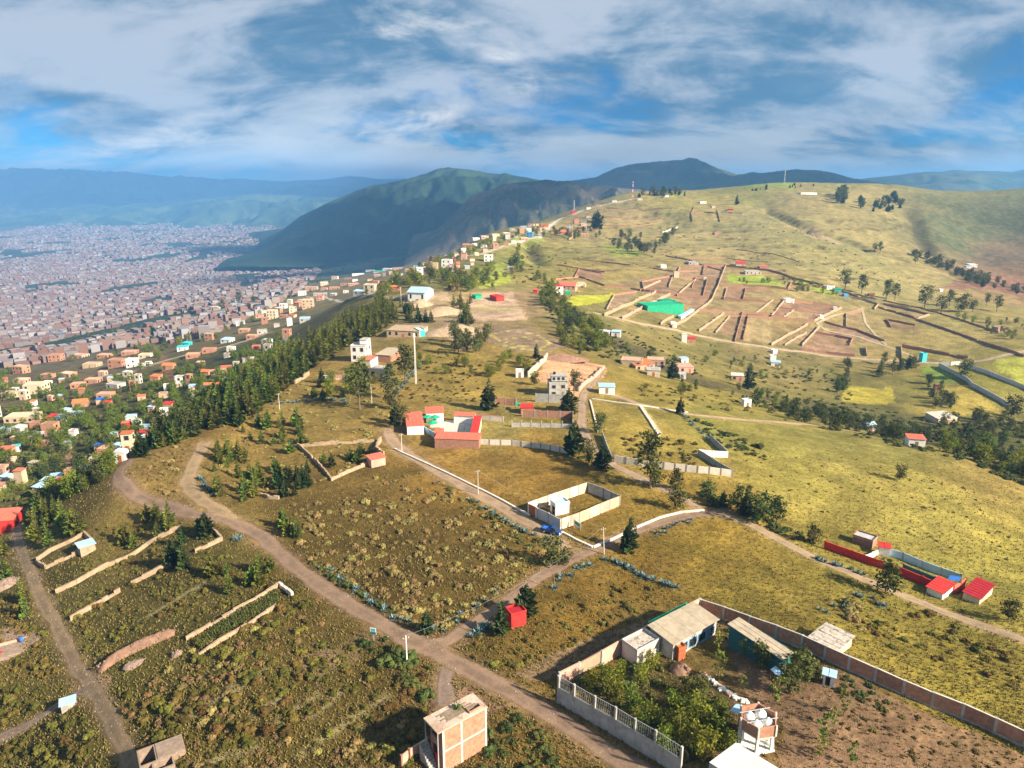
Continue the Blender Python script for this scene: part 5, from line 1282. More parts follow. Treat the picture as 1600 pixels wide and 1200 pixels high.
strip_house((814,637), (833,637), (815,632), 2.2, RUST, RED, 'low dark red shed left of the grey tower house', name='shed', cat='shed')
slanted('awning', 'small green awning between the red shed and the brick wall', 'awning', [(805,634),(814,634),(813,629),(806,629)], 2.0, GREEN)
house(at(806, 590), R(0), 3, 3, 2.4, WHITE, ZINC, 'tiny white hut at the left edge of the dug orange plot', 'flat', 1, 'hut', 'hut')
house(at(936, 615), R(-4), 5.5, 4, 2.4, WHITE, ZINCB, 'white hut with pale roof at the head of the dirt lane', 'shed', 1, 'hut', 'hut')
mud([(825,590),(838,578),(850,566),(855,560)], 2.4, .5, CREAM, 'pale retaining wall along the left of the dug plot', 3, .08, name='retaining_wall')
mud([(904,612),(912,603),(922,596),(930,590),(944,576)], 1.6, .5, PINK, 'pink low wall between the dug plot and the lane', 3, .1, name='retaining_wall')
heap(874, 562, 5, 2.6, EARTHM, 'earth_heap', 'pale eroded earth face at the back of the dug plot', 'heap', 21, 2.6)
# white tower house and neighbours
t = house(at(549, 565), R(-8), 6.4, 7, 6.6, WHITE, CONC, 'white tower house with stepped storeys standing above the pine wood', 'flat', 2, 'house', 'house', detail=True)
MB().box(3.4, 6.3, 2.0, 6.8, 7.02, 8.9).build('roof_room', WHITE, t)
MB().box(3.2, 6.5, 1.8, 7.0, 8.9, 9.05).build('roof_room_slab', CONC, t)
strip_house((562,562), (579,563), (563,556), 3, WHITE, SALM, 'low white annexe with brownish pink roof beside the three storey house', wins=True, faces=('f',))
strip_house((586,554), (610,556), (588,544), 3, BRICKD, FIBRE, 'brown roofed open shed among trees right of the three storey house', name='shed', cat='shed')
t = house(at(577, 592), R(-10), 6.5, 6, 3.6, CREAM, CONC, 'unfinished pale concrete house behind the eucalyptus', 'flat', 1, 'house', 'house', detail=True)
p = at(522, 590); t = thing('foundation', 'pale concrete pad with stub walls left of the unfinished pale house', 'foundation', p, R(5))
MB().box(-5, 5, -3, 3, -.8, .3).build('slab', CONCW, t); MB().box(-1, 3.5, -2.9, -2.7, .302, 1.6).build('stub_wall', BRICK, t); MB().box(-1, -.8, -2.7, 2, .302, 1.6).build('stub_wall', BRICK, t); MB().box(4.7, 5, -2.9, 2.9, .302, 1.2).build('stub_wall', CONC, t)
mud([(461,600),(475,592),(483,586)], 1.6, .5, ADOBE, 'short adobe wall at the wood edge left of the pale pad', 3)
# adobe yard with red hut
mud([(465,697),(480,709),(497,726),(517,750)], .95, .36, ADOBE, 'adobe wall down the left side of the yard with the red roofed hut', 2.5)
mud([(517,752),(540,741),(575,727),(592,720)], .95, .36, ADOBE, 'sunlit adobe wall along the front of the yard with the red roofed hut', 2.5)
mud([(467,699),(500,696),(545,693),(585,691)], .95, .36, ADOBE, 'pinkish adobe wall at the back of the yard with the red roofed hut', 2.5)
mud([(595,689),(589,700),(587,706),(600,712)], 1.4, .5, ADOBE, 'short adobe wall behind the red roofed hut', 2.5)
strip_house((580,719), (602,714), (577,713), 2.2, PINK, SALM, 'small hut with faded red roof at the corner of the adobe yard', name='hut', cat='hut')
mud([(407,774),(420,779),(436,780)], .8, .5, ADOBE, 'low adobe wall stub among the bushes above the road', 2)
# masts
def mast(px, py, h, label, w=.9, colr=True):
    p = at(px, py); t = thing('mast', label, 'mast', p, R(15)); n = max(4, int(h / 4)); RW = (RED, WHITE) if colr else (WHITE, WHITE)
    for i in range(n):
        z0, z1 = h * i / n, h * (i + 1) / n; m = MB(); s0, s1 = w / 2 * (1 - .6 * i / n), w / 2 * (1 - .6 * (i + 1) / n)
        c0 = [(-s0, -s0 * .6, z0), (s0, -s0 * .6, z0), (0, s0, z0)]; c1 = [(-s1, -s1 * .6, z1), (s1, -s1 * .6, z1), (0, s1, z1)]
        for k in range(3):
            m.tube(c0[k], c1[k], .10 if h < 25 else .16 if h < 35 else .30, n=4); m.tube(c0[k], c1[(k + 1) % 3], .05 if h < 25 else .09, n=3); m.tube(c1[k], c1[(k + 1) % 3], .05 if h < 25 else .09, n=3)
        m.build('section', RW[i % 2], t)
    MB().box(-.3, .3, -.5, -.3, h * .93, h * 1.0).build('antenna', WHITE, t)
    return t
mast(650, 600, 19, 'slim pale lattice mast rising from the agave hedge', .5, False)
mast(662, 402, 44, 'tall thin mast on the crest against the dark mountain', 1.5, False)
mast(988, 313, 30, 'red and white mast at the top end of the crest road', 2.2)
mast(897, 330, 18, 'thin white mast beside the crest road', 1.4, False)
mast(1225, 289, 24, 'distant pale mast on the right skyline hill', 2.0, False)
# green roofed hall
loc, rz, w, d, hh = frame3((1012,478), (1068,485), (1019,471), 3.6)
d = min(d, 20.0); _c, _s2 = math.cos(rz), math.sin(rz)
_zs = [gz(loc.x + _c * a - _s2 * b, loc.y + _s2 * a + _c * b) for a in (0, w) for b in (0, d)]
loc.z = min(_zs); t = house(loc, rz, w, d, max(_zs) - min(_zs) + 1.8, GREEN, GREEN, 'long hall with vivid green roof in the walled parcels', 'flat', 1, 'hall', 'hall', wins=False)
for i in range(3): MB().box(1.5 + i * 1.6, 2.6 + i * 1.6, -.05, .05, 0, 2.6).build('window', WHITE, t)
strip_house((1040,470), (1057,471), (1043,465), 3, TURQ, GREEN, 'small teal roofed annexe behind the green hall', name='annexe', cat='annexe')
strip_house((1064,495), (1085,483), (1062,492), 2.2, ZINC, ZINCB, 'narrow grey blue shed along the right side of the green hall', name='shed', cat='shed')
# white hall by the pitch, long tan building
t = house3((637,457), (664,457), (637,447), 6.0, WHITE, ZINCB, 'white hall with pale curved looking roof beside the bare pitch', 'gable', 1, 'hall', 'hall', faces=('f',), over=.6, rise=2.5)
strip_house((604,517), (655,517), (607,509), 3.2, TAN, ADOBE, 'long tan building with small openings at the edge of the pine wood', wins=True, faces=('f',))
strip_house((655,517), (664,516), (656,512), 3.0, TURQ, WHITE, 'white and turquoise block at the right end of the long tan building', kind='flat')
pole(627, 478, 11, .25, CONCW, 'thick pale concrete pole at the left of the eroded earth heap', arm=False)
pole(648, 540, 6, .12, CONCW, 'pale pole in front of the long tan building', arm=False)
pole(649, 470, 9, .15, CONCW, 'pale pole standing on the bare pitch below the white hall')
for (px, py, r, el, lb) in ((690, 490, 9, 1.7, 'pale eroded earth heap right of the white hall'), (708, 520, 10, 1.6, 'large pale eroded heap above the pine saplings'), (655, 478, 6, 1.6, 'pale earth heap beside the thick concrete pole')):
    heap(px, py, r, 4.2, ADOBE, 'earth_heap', lb, 'heap', px, el, .4)
strip_house((743,462), (753,461), (743,459), 2.2, GREEN, GREEN, 'low green stand at the far side of the bare pitch', name='stand', cat='stand')
strip_house((776,464), (788,463), (776,459), 3, RED, RED, 'small bright red block at the far right corner of the bare pitch', name='kiosk', cat='kiosk')
# ---- parcel walls on the far side of the ravine: (pixels, height, material, label)
FARW = [
 ([(1058,463),(1072,450),(1087,438)], 1.8, ADOBE, 'pale wall climbing from the green annexe'),
 ([(1098,466),(1102,450),(1105,437)], 1.8, BRICKD, 'dark wall just left of the long winding wall'),
 ([(1160,490),(1154,512),(1148,535)], 1.6, BRICKD, 'dark wall crossing down the wide plot right of the straight wall'),
 ([(1180,491),(1192,482),(1208,470)], 1.6, ADOBE, 'short pale wall left of the brown striped parcel'),
 ([(1128,466),(1165,470),(1204,474)], 1.5, BRICKD, 'faint brown wall across the olive plot right of the winding wall'),
 ([(1252,547),(1290,552),(1335,557)], 1.8, BRICKD, 'low brown wall along the upper side of the pale road'),
 ([(1288,504),(1340,517),(1382,534)], 1.6, BRICKD, 'brown wall along the looping pale path'),
 ([(868,437),(905,433),(945,447)], 1.4, BRICKD, 'dark field edge above the coral roofed farmhouse'),
 ([(1020,420),(1060,426),(1090,424)], 1.4, BRICKD, 'thin brown wall left of the grey upper house'),
 ([(1380,470),(1440,482),(1500,500),(1560,520)], 1.2, BRICKD, 'thin dark line of wall behind the eucalyptus row'),
 ([(944,494),(970,482),(1000,468),(1025,457)], 2.2, ADOBE, 'sunlit adobe wall on the left side of the parcel left of the green hall'),
 ([(972,499),(1000,484),(1020,474),(1047,461)], 2.2, ADOBE, 'adobe wall touching the left corner of the green hall'),
 ([(1047,461),(1080,464),(1107,467)], 2.2, BRICKD, 'brown wall behind the green hall'),
 ([(1032,508),(1052,496)], 2.0, ADOBE, 'short adobe wall in front of the green hall'),
 ([(1050,513),(1080,495),(1112,470),(1122,448),(1126,436),(1134,416)], 2.2, ADOBE, 'long winding adobe wall climbing past the right side of the green hall'),
 ([(1092,518),(1110,505),(1131,491)], 2.0, ADOBE, 'straight adobe wall two plots right of the green hall'),
 ([(1087,485),(1130,489),(1170,490),(1204,494)], 1.8, BRICKD, 'dark wall crossing right behind the straight adobe wall'),
 ([(1125,445),(1160,446),(1204,449),(1231,453),(1237,442)], 1.8, BRICKD, 'dark wall below the bright green terrace'),
 ([(1000,455),(1016,447),(1032,440)], 1.8, ADOBE, 'short pale wall above the parcels left of the green hall'),
 ([(947,448),(985,452),(1015,456),(1060,462)], 1.6, BRICKD, 'low brown wall running above the green field'),
 ([(1050,432),(1088,433),(1125,435)], 1.6, BRICKD, 'brown wall in the upper bare parcels'),
 ([(1100,414),(1134,416),(1170,420),(1204,424),(1240,436),(1295,450),(1330,461),(1372,477)], 1.8, BRICKD, 'very long brown wall stepping down behind the turquoise hut'),
 ([(1237,444),(1262,447),(1292,450)], 1.6, BRICKD, 'brown wall above the parcel with the blue hut'),
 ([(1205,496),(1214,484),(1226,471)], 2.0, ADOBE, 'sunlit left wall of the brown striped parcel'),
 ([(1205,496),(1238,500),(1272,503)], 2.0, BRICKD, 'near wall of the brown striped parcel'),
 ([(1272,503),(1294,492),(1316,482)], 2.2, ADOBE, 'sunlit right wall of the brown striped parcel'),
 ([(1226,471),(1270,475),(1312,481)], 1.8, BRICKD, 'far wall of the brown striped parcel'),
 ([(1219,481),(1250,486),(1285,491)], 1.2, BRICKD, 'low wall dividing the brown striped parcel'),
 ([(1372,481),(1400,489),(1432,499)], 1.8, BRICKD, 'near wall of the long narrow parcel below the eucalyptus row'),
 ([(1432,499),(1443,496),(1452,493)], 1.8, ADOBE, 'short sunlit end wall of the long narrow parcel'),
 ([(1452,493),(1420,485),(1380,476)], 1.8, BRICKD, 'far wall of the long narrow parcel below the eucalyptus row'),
 ([(1432,500),(1470,513),(1510,527),(1550,541),(1600,558)], 1.6, BRICKD, 'long dark wall slanting from the narrow parcel to the right edge'),
 ([(1330,466),(1350,470),(1372,477),(1366,484)], 1.8, ADOBE, 'pale angled wall between the blue hut and the narrow parcel'),
 ([(1205,540),(1232,524),(1262,508)], 2.0, ADOBE, 'long sunlit wall left of the stepped bare plots'),
 ([(1226,540),(1244,529),(1260,521)], 1.5, ADOBE, 'short sunlit wall between the stepped bare plots'),
 ([(1253,541),(1266,527),(1280,512)], 2.0, ADOBE, 'sunlit wall on the left of the open brown plot by the path'),
 ([(1275,521),(1305,526),(1332,531),(1327,540)], 1.8, BRICKD, 'brown wall at the back of the open brown plot by the path'),
 ([(1408,542),(1450,550),(1490,557),(1512,561)], 2.2, BRICKD, 'brown wall behind the turquoise block on the pale road'),
 ([(1408,542),(1408,552),(1409,562)], 2.0, ADOBE, 'short pale wall end left of the turquoise block'),
 ([(1352,544),(1353,551),(1354,557)], 2.0, ADOBE, 'stub of pale wall beside the pale road'),
 ([(1062,418),(1100,417),(1132,418)], 1.6, BRICKD, 'upper edge wall of the topmost bare parcel'),
 ([(1082,346),(1080,334),(1085,323)], 1.6, BRICKD, 'dark hedge wall on the left of the small hilltop field'),
 ([(1125,347),(1122,335),(1120,330)], 1.6, BRICKD, 'dark wall on the right of the small hilltop field'),
 ([(1077,334),(1100,332),(1120,334)], 1.4, BRICKD, 'thin wall across the small hilltop field'),
 ([(1035,364),(1046,360),(1059,356)], 1.8, CONCW, 'pale streak of wall on the hill right of the tree rows'),
 ([(1127,332),(1145,333),(1160,334)], 1.4, CONCW, 'thin pale wall beside the red hilltop house'),
 ([(930,345),(926,355),(925,362)], 2.0, BRICKD, 'dark hedge wall beside the tall hillside tree'),
 ([(905,359),(895,370),(888,376)], 2.0, ADOBE, 'pale wall slanting down by the crest houses'),
 ([(1130,424),(1080,408),(1040,400)], 1.2, BRICKD, 'faint brown field wall above the topmost parcel'),
 ([(950,327),(1000,328),(1050,326)], 1.2, BRICKD, 'faint terrace wall near the hilltop, uppermost'),
 ([(945,340),(990,342),(1040,340)], 1.2, BRICKD, 'faint terrace wall near the hilltop, second from the top'),
 ([(940,352),(985,354),(1030,350)], 1.2, BRICKD, 'faint terrace wall near the hilltop, third from the top'),
 ([(870,415),(905,420),(940,428)], 1.2, BRICKD, 'brown field wall below the tree rows'),
 ([(895,405),(940,410),(985,415)], 1.2, BRICKD, 'dark field wall just below the tree rows'),
 ([(1075,405),(1135,404),(1200,410)], 1.0, BRICKD, 'thin dark field line above the upper parcels'),
 ([(1150,390),(1200,396),(1250,410)], .8, BRICKD, 'thin field line high on the bare hillside'),
]
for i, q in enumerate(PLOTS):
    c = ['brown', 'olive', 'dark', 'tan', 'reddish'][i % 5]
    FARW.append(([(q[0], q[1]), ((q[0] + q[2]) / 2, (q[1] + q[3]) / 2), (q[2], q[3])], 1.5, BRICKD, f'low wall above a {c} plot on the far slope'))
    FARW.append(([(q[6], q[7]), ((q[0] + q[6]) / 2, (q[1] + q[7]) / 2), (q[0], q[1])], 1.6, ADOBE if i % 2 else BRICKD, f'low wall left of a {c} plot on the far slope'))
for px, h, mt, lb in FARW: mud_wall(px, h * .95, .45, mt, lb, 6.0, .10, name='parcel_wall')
panel_wall([(1467,573),(1490,585),(1510,596),(1517,603)], 2.6, .3, ZINC, CONC, 'upper part of the grey blue panel wall descending below the road', 7, base=False)
panel_wall([(1517,604),(1540,616),(1560,627),(1578,638)], 2.6, .3, ZINC, CONC, 'lower part of the grey blue panel wall descending towards the ravine trees', 7, base=False)
panel_wall([(1504,571),(1530,580),(1560,592),(1600,608),(1640,625)], 2.4, .3, ZINC, CONC, 'grey blue panel wall running to the right edge under the pale field', 7, base=False)
panel_wall([(1470,571),(1485,571),(1500,570)], 2.4, .2, WHITE, CONC, 'short white panel wall on the pale road', 5, base=False)
# ============================================================ houses of the slopes and the crest: pixel, width on the photograph, storeys, wall, roof, kind
SLOPE = 'on the left slope'; CREST = 'on the crest'; HILL = 'on the hill'; FAR = 'beyond the ravine'
CN = {id(BRICK): 'brick', id(BRICKD): 'dark brick', id(ADOBE): 'adobe', id(CONC): 'grey', id(CONCW): 'pale grey', id(WHITE): 'white', id(CREAM): 'cream', id(TAN): 'tan', id(PINK): 'pink', id(RED): 'red', id(SALM): 'coral', id(ORNG): 'orange', id(ZINC): 'zinc', id(ZINCB): 'pale blue', id(BLUE): 'blue', id(TURQ): 'turquoise', id(GREEN): 'green', id(RUST): 'rust', id(FIBRE): 'tan sheet', id(SLABM): 'stained', id(STONE): 'stone', id(CRIM): 'crimson', id(TEAL): 'teal'}
HS = [
 (30,661,52,1,TAN,CREAM,'flat',SLOPE),(80,660,20,1,BRICK,RED,'shed',SLOPE),(93,660,18,1,WHITE,ZINCB,'shed',SLOPE),(117,655,20,1,WHITE,ZINCB,'shed',SLOPE),(100,649,16,1,CONC,ZINCB,'shed',SLOPE),(125,637,24,1,BRICK,ORNG,'gable',SLOPE),
 (52,616,34,2,CREAM,CREAM,'flat',SLOPE),(74,610,12,2,WHITE,CONC,'flat',SLOPE),(180,575,28,2,BRICK,BRICK,'flat',SLOPE),(205,574,18,2,WHITE,WHITE,'flat',SLOPE),(120,607,22,1,BRICK,PINK,'flat',SLOPE),(142,600,24,1,BRICK,TAN,'flat',SLOPE),
 (162,624,26,1,BRICK,PINK,'flat',SLOPE),(158,632,16,1,TAN,BLUE,'shed',SLOPE),(167,636,12,1,BRICK,RED,'shed',SLOPE),(175,608,26,1,CONC,CONC,'flat',SLOPE),(241,595,18,1,BRICK,ORNG,'shed',SLOPE),(262,578,20,1,BRICK,ORNG,'gable',SLOPE),
 (320,588,16,1,BRICK,ORNG,'gable',SLOPE),(338,588,18,1,PINK,BRICK,'flat',SLOPE),(353,582,18,1,PINK,SALM,'shed',SLOPE),(356,602,14,1,CONC,ZINCB,'shed',SLOPE),(326,610,16,1,BRICK,ORNG,'gable',SLOPE),(318,614,9,1,WHITE,BLUE,'shed',SLOPE),
 (262,640,16,1,BRICK,RED,'shed',SLOPE),(246,637,16,1,BRICK,CONC,'flat',SLOPE),(236,644,12,1,PINK,ZINCB,'shed',SLOPE),(204,660,16,1,WHITE,ZINCB,'shed',SLOPE),(197,670,14,1,RED,SALM,'shed',SLOPE),(212,666,12,1,WHITE,WHITE,'flat',SLOPE),
 (246,666,22,1,CONCW,CONC,'flat',SLOPE),(257,658,7,2,WHITE,WHITE,'flat',SLOPE),(226,677,16,1,WHITE,ZINCB,'shed',SLOPE),(221,686,14,1,RED,RED,'shed',SLOPE),(216,694,16,1,CONC,ZINCB,'shed',SLOPE),(252,682,14,1,BRICK,ZINCB,'shed',SLOPE),
 (163,713,26,1,BRICK,PINK,'flat',SLOPE),(153,706,12,1,TAN,BLUE,'shed',SLOPE),(183,706,12,1,WHITE,ZINCB,'shed',SLOPE),(194,690,16,1,BRICK,TAN,'flat',SLOPE),(150,729,20,1,CONC,ZINC,'shed',SLOPE),(188,722,10,1,WHITE,WHITE,'flat',SLOPE),
 (110,748,20,1,BRICK,BRICKD,'flat',SLOPE),(88,756,18,1,WHITE,ZINCB,'shed',SLOPE),(73,763,20,1,WHITE,ZINCB,'shed',SLOPE),(60,774,24,1,TAN,ZINCB,'shed',SLOPE),(92,764,18,1,BRICK,SALM,'shed',SLOPE),(132,746,14,1,CONCW,CONC,'flat',SLOPE),
 (6,756,18,1,CONC,ZINCB,'shed',SLOPE),(8,713,24,1,PINK,SALM,'shed',SLOPE),(24,707,12,1,WHITE,TURQ,'shed',SLOPE),(54,670,18,1,BRICK,BRICKD,'flat',SLOPE),(76,682,24,2,BRICK,BRICKD,'flat',SLOPE),(60,687,14,1,CONC,ZINC,'shed',SLOPE),
 (26,677,20,1,CONC,ZINC,'shed',SLOPE),(8,680,18,1,CONC,ZINCB,'shed',SLOPE),(3,740,10,1,PINK,BRICK,'flat',SLOPE),(140,575,26,1,TAN,TAN,'flat',SLOPE),(100,590,24,1,BRICK,CREAM,'flat',SLOPE),(70,592,20,1,BRICK,BRICK,'flat',SLOPE),
 (30,600,22,1,PINK,CREAM,'flat',SLOPE),(12,622,24,1,TAN,TAN,'flat',SLOPE),(28,584,22,2,BRICK,TAN,'flat',SLOPE),(300,560,22,1,BRICK,TAN,'flat',SLOPE),(325,552,22,1,BRICK,BRICK,'flat',SLOPE),(285,548,18,1,WHITE,TURQ,'shed',SLOPE),
 (270,534,20,1,BRICK,PINK,'flat',SLOPE),(255,519,18,2,CREAM,CREAM,'flat',SLOPE),(240,532,20,1,BRICK,TAN,'flat',SLOPE),(300,525,18,1,TAN,CREAM,'flat',SLOPE),(290,541,14,1,TURQ,TURQ,'shed',SLOPE),(330,520,28,1,PINK,PINK,'flat',SLOPE),
 (345,512,24,1,CONC,CONC,'flat',SLOPE),(326,532,16,2,BRICK,CONC,'flat',SLOPE),(376,508,16,1,WHITE,ZINC,'shed',SLOPE),(380,520,18,1,BRICK,TAN,'flat',SLOPE),(352,536,20,1,WHITE,ZINCB,'shed',SLOPE),(392,530,18,1,BRICK,TAN,'flat',SLOPE),
 (335,488,14,3,CREAM,CREAM,'flat',SLOPE),(306,519,20,1,TAN,PINK,'flat',SLOPE),(410,522,18,1,CONC,CONC,'flat',SLOPE),(447,528,14,2,BRICK,BRICK,'flat',SLOPE),(415,538,16,1,WHITE,ZINC,'shed',SLOPE),(400,548,14,1,BRICK,SALM,'shed',SLOPE),
 (200,555,24,1,BRICK,PINK,'flat',SLOPE),(225,560,20,1,CREAM,CREAM,'flat',SLOPE),(160,560,22,1,BRICK,TAN,'flat',SLOPE),(120,560,24,1,TAN,PINK,'flat',SLOPE),(85,565,22,2,BRICK,BRICK,'flat',SLOPE),(50,568,22,1,CREAM,TAN,'flat',SLOPE),
 # the crest
 (424,499,18,3,CREAM,CREAM,'flat',CREST),(420,480,22,1,PINK,TAN,'flat',CREST),(441,483,12,2,WHITE,WHITE,'flat',CREST),(459,488,16,2,CREAM,CONC,'flat',CREST),(481,482,20,3,TAN,CREAM,'flat',CREST),(476,503,18,1,CONC,ZINCB,'shed',CREST),
 (410,490,12,1,WHITE,ZINC,'shed',CREST),(432,472,16,1,BRICK,ZINC,'shed',CREST),(472,462,14,2,WHITE,WHITE,'flat',CREST),(486,454,22,2,PINK,TAN,'flat',CREST),(470,450,20,1,BRICK,BRICK,'flat',CREST),(507,446,14,2,CREAM,WHITE,'flat',CREST),
 (522,452,18,1,BRICK,PINK,'flat',CREST),(540,446,20,1,BRICK,BRICKD,'flat',CREST),(553,446,20,1,BRICK,TAN,'flat',CREST),(500,462,24,1,CONC,CONC,'flat',CREST),(560,461,20,1,CONC,ZINCB,'shed',CREST),(577,458,22,2,CREAM,CREAM,'flat',CREST),
 (596,460,16,1,CREAM,TAN,'shed',CREST),(615,455,20,1,BRICK,ORNG,'shed',CREST),(560,430,22,1,WHITE,WHITE,'flat',CREST),(578,424,16,1,WHITE,ZINC,'shed',CREST),(591,426,20,1,WHITE,GREEN,'shed',CREST),(604,422,16,1,WHITE,ZINC,'shed',CREST),
 (622,421,20,1,BRICK,CONC,'flat',CREST),(640,424,18,1,PINK,TAN,'flat',CREST),(651,419,12,1,WHITE,TURQ,'shed',CREST),(652,408,16,2,TAN,BRICK,'flat',CREST),(677,406,24,2,BRICKD,BRICK,'flat',CREST),(697,417,18,2,WHITE,CREAM,'flat',CREST),
 (712,419,16,1,PINK,RUST,'shed',CREST),(690,399,14,1,CREAM,WHITE,'flat',CREST),(732,391,22,2,BRICKD,TAN,'flat',CREST),(710,388,16,1,WHITE,CREAM,'flat',CREST),(745,376,14,1,WHITE,PINK,'flat',CREST),(730,375,14,1,CREAM,TAN,'flat',CREST),
 (758,373,14,1,PINK,WHITE,'flat',CREST),(775,370,14,1,CREAM,TAN,'flat',CREST),(792,368,12,1,WHITE,PINK,'flat',CREST),(763,409,16,2,WHITE,CONC,'flat',CREST),(797,423,12,1,CONC,ZINC,'shed',CREST),(720,428,12,1,BRICK,BRICK,'flat',CREST),
 (712,454,16,1,BRICK,ORNG,'gable',CREST),(827,371,12,2,BLUEP,ZINCB,'flat',CREST),(820,376,14,1,PINK,WHITE,'flat',CREST),(852,356,12,1,ORNG,RED,'shed',CREST),(880,366,18,1,BRICK,SALM,'gable',CREST),(897,333,10,1,RED,RED,'shed',CREST),
 (912,369,18,1,PINK,PINK,'flat',CREST),(868,364,16,1,BRICK,BRICK,'flat',CREST),(893,368,14,1,TAN,SALM,'shed',CREST),(840,360,12,1,CREAM,ORNG,'shed',CREST),(920,327,8,1,WHITE,WHITE,'flat',CREST),(935,323,8,1,PINK,WHITE,'flat',CREST),(960,316,8,1,WHITE,WHITE,'flat',CREST),(1000,313,9,1,CREAM,WHITE,'flat',CREST),
 # the hill and the far side of the ravine
 (1099,318,10,1,WHITE,WHITE,'flat',HILL),(1141,329,8,1,RED,ORNG,'shed',HILL),(1115,325,6,1,PINK,WHITE,'flat',HILL),(1120,367,8,1,BRICKD,BRICKD,'flat',HILL),(1264,304,28,1,WHITE,WHITE,'flat',HILL),(1285,281,8,1,WHITE,WHITE,'flat',HILL),(1297,282,8,1,CREAM,SALM,'shed',HILL),
 (1521,417,12,1,WHITE,WHITE,'shed',HILL),(1514,419,8,1,WHITE,ZINCB,'shed',HILL),(1041,308,8,1,WHITE,CREAM,'flat',HILL),
 (1037,419,9,1,WHITE,WHITE,'flat',FAR),(1084,414,16,1,CONC,CONC,'flat',FAR),(1057,434,8,2,CREAM,CREAM,'flat',FAR),(1102,438,5,1,CREAM,WHITE,'flat',FAR),(1157,416,14,1,CREAM,RED,'gable',FAR),(1177,429,24,1,CONCW,CONC,'flat',FAR),(1194,421,14,1,BRICK,SALM,'shed',FAR),
 (885,452,28,1,PINK,SALM,'gable',FAR),(874,460,12,2,WHITE,RED,'shed',FAR),(887,460,8,1,GREEN,WHITE,'flat',FAR),(909,448,14,1,CREAM,TAN,'flat',FAR),(836,458,6,1,RED,SALM,'shed',FAR),(944,526,16,1,WHITE,WHITE,'flat',FAR),(962,526,14,1,WHITE,ZINCB,'shed',FAR),
 (1069,535,8,2,WHITE,CONC,'flat',FAR),(1080,536,14,1,BRICK,RED,'shed',FAR),(1053,511,9,1,WHITE,WHITE,'flat',FAR),(1309,457,10,1,TURQ,GREEN,'shed',FAR),(1322,464,7,1,BLUEP,ZINCB,'flat',FAR),(1298,452,14,1,WHITE,TAN,'flat',FAR),(1234,473,14,1,WHITE,CONC,'flat',FAR),
 (1284,498,5,1,WHITE,WHITE,'flat',FAR),(1305,485,4,1,WHITE,WHITE,'flat',FAR),(1362,464,9,1,BRICKD,BRICK,'flat',FAR),(1566,518,16,1,ADOBE,BRICKD,'flat',FAR),(1471,456,5,1,WHITE,WHITE,'flat',FAR),
 (1211,553,8,1,WHITE,ZINCB,'flat',FAR),(1208,563,9,1,WHITE,ZINC,'flat',FAR),(1212,573,14,1,WHITE,ZINCB,'shed',FAR),(1444,566,9,2,TURQ,TURQ,'flat',FAR),(1480,662,34,1,CREAM,CONCW,'shed',FAR),(1361,674,16,1,CONC,ZINCB,'gable',FAR),(1432,698,24,1,WHITE,SALM,'shed',FAR),(1466,609,10,1,BRICKD,BRICKD,'flat',FAR),
 (986,573,32,1,TAN,PINK,'flat',FAR),(1008,579,34,1,PINK,ORNG,'shed',FAR),(1021,588,20,1,CREAM,CONC,'shed',FAR),(1025,571,28,1,PINK,TAN,'flat',FAR),(1072,582,24,1,PINK,PINK,'shed',FAR),(1070,568,12,1,WHITE,ZINCB,'shed',FAR),(1067,593,10,1,CONC,ZINC,'shed',FAR),(1152,595,18,1,PINK,CONCW,'shed',FAR),(1168,636,12,1,WHITE,ZINCB,'flat',FAR),
]
_rr = random.Random(44)
def fill(poly, n, zone, w0, w1, walls, roofs, gap):
    A = np.array(poly, float); k = 0; tr = 0
    while k < n and tr < 4000:
        tr += 1; x, y = _rr.uniform(*[f(A[:, 0]) for f in (np.min, np.max)]), _rr.uniform(*[f(A[:, 1]) for f in (np.min, np.max)])
        if not inpoly(np.array([x]), np.array([y]), A)[0] or any(abs(h[0] - x) < (h[2] + gap) * .55 and abs(h[1] - y) < gap * .55 for h in HS): continue
        st = 2 if _rr.random() < .28 else 1; wl = _rr.choice(walls); sh = _rr.random() < .45
        HS.append((x, y, _rr.uniform(w0, w1), st, wl, _rr.choice(roofs) if sh else _rr.choice(walls), 'shed' if sh else 'flat', zone)); k += 1
W_ = [BRICK, BRICKD, PINK, TAN, CREAM, WHITE, CONC, CONCW]; R_ = [ZINC, ZINCB, ORNG, RUST, SALM, BRICK, FIBRE]
fill([(600,432),(640,418),(700,396),(740,370),(850,350),(850,368),(760,395),(730,425),(650,432)], 40, CREST, 6, 12, W_, R_, 10)
fill([(400,500),(440,470),(520,436),(600,424),(620,440),(540,462),(500,470),(440,520)], 26, CREST, 8, 14, W_, R_, 11)
fill([(-10,590),(150,570),(330,545),(420,520),(430,545),(330,640),(230,640),(100,640),(-10,660)], 34, SLOPE, 8, 14, W_, R_, 15)
fill([(-10,690),(60,690),(200,650),(240,690),(150,740),(60,775),(-10,770)], 10, SLOPE, 8, 14, W_, R_, 15)
fill([(860,372),(905,345),(930,336),(925,366)], 8, CREST, 7, 12, W_, R_, 9)
AXD = lambda p: p.y * CP - (p.z - CAMZ) * SP
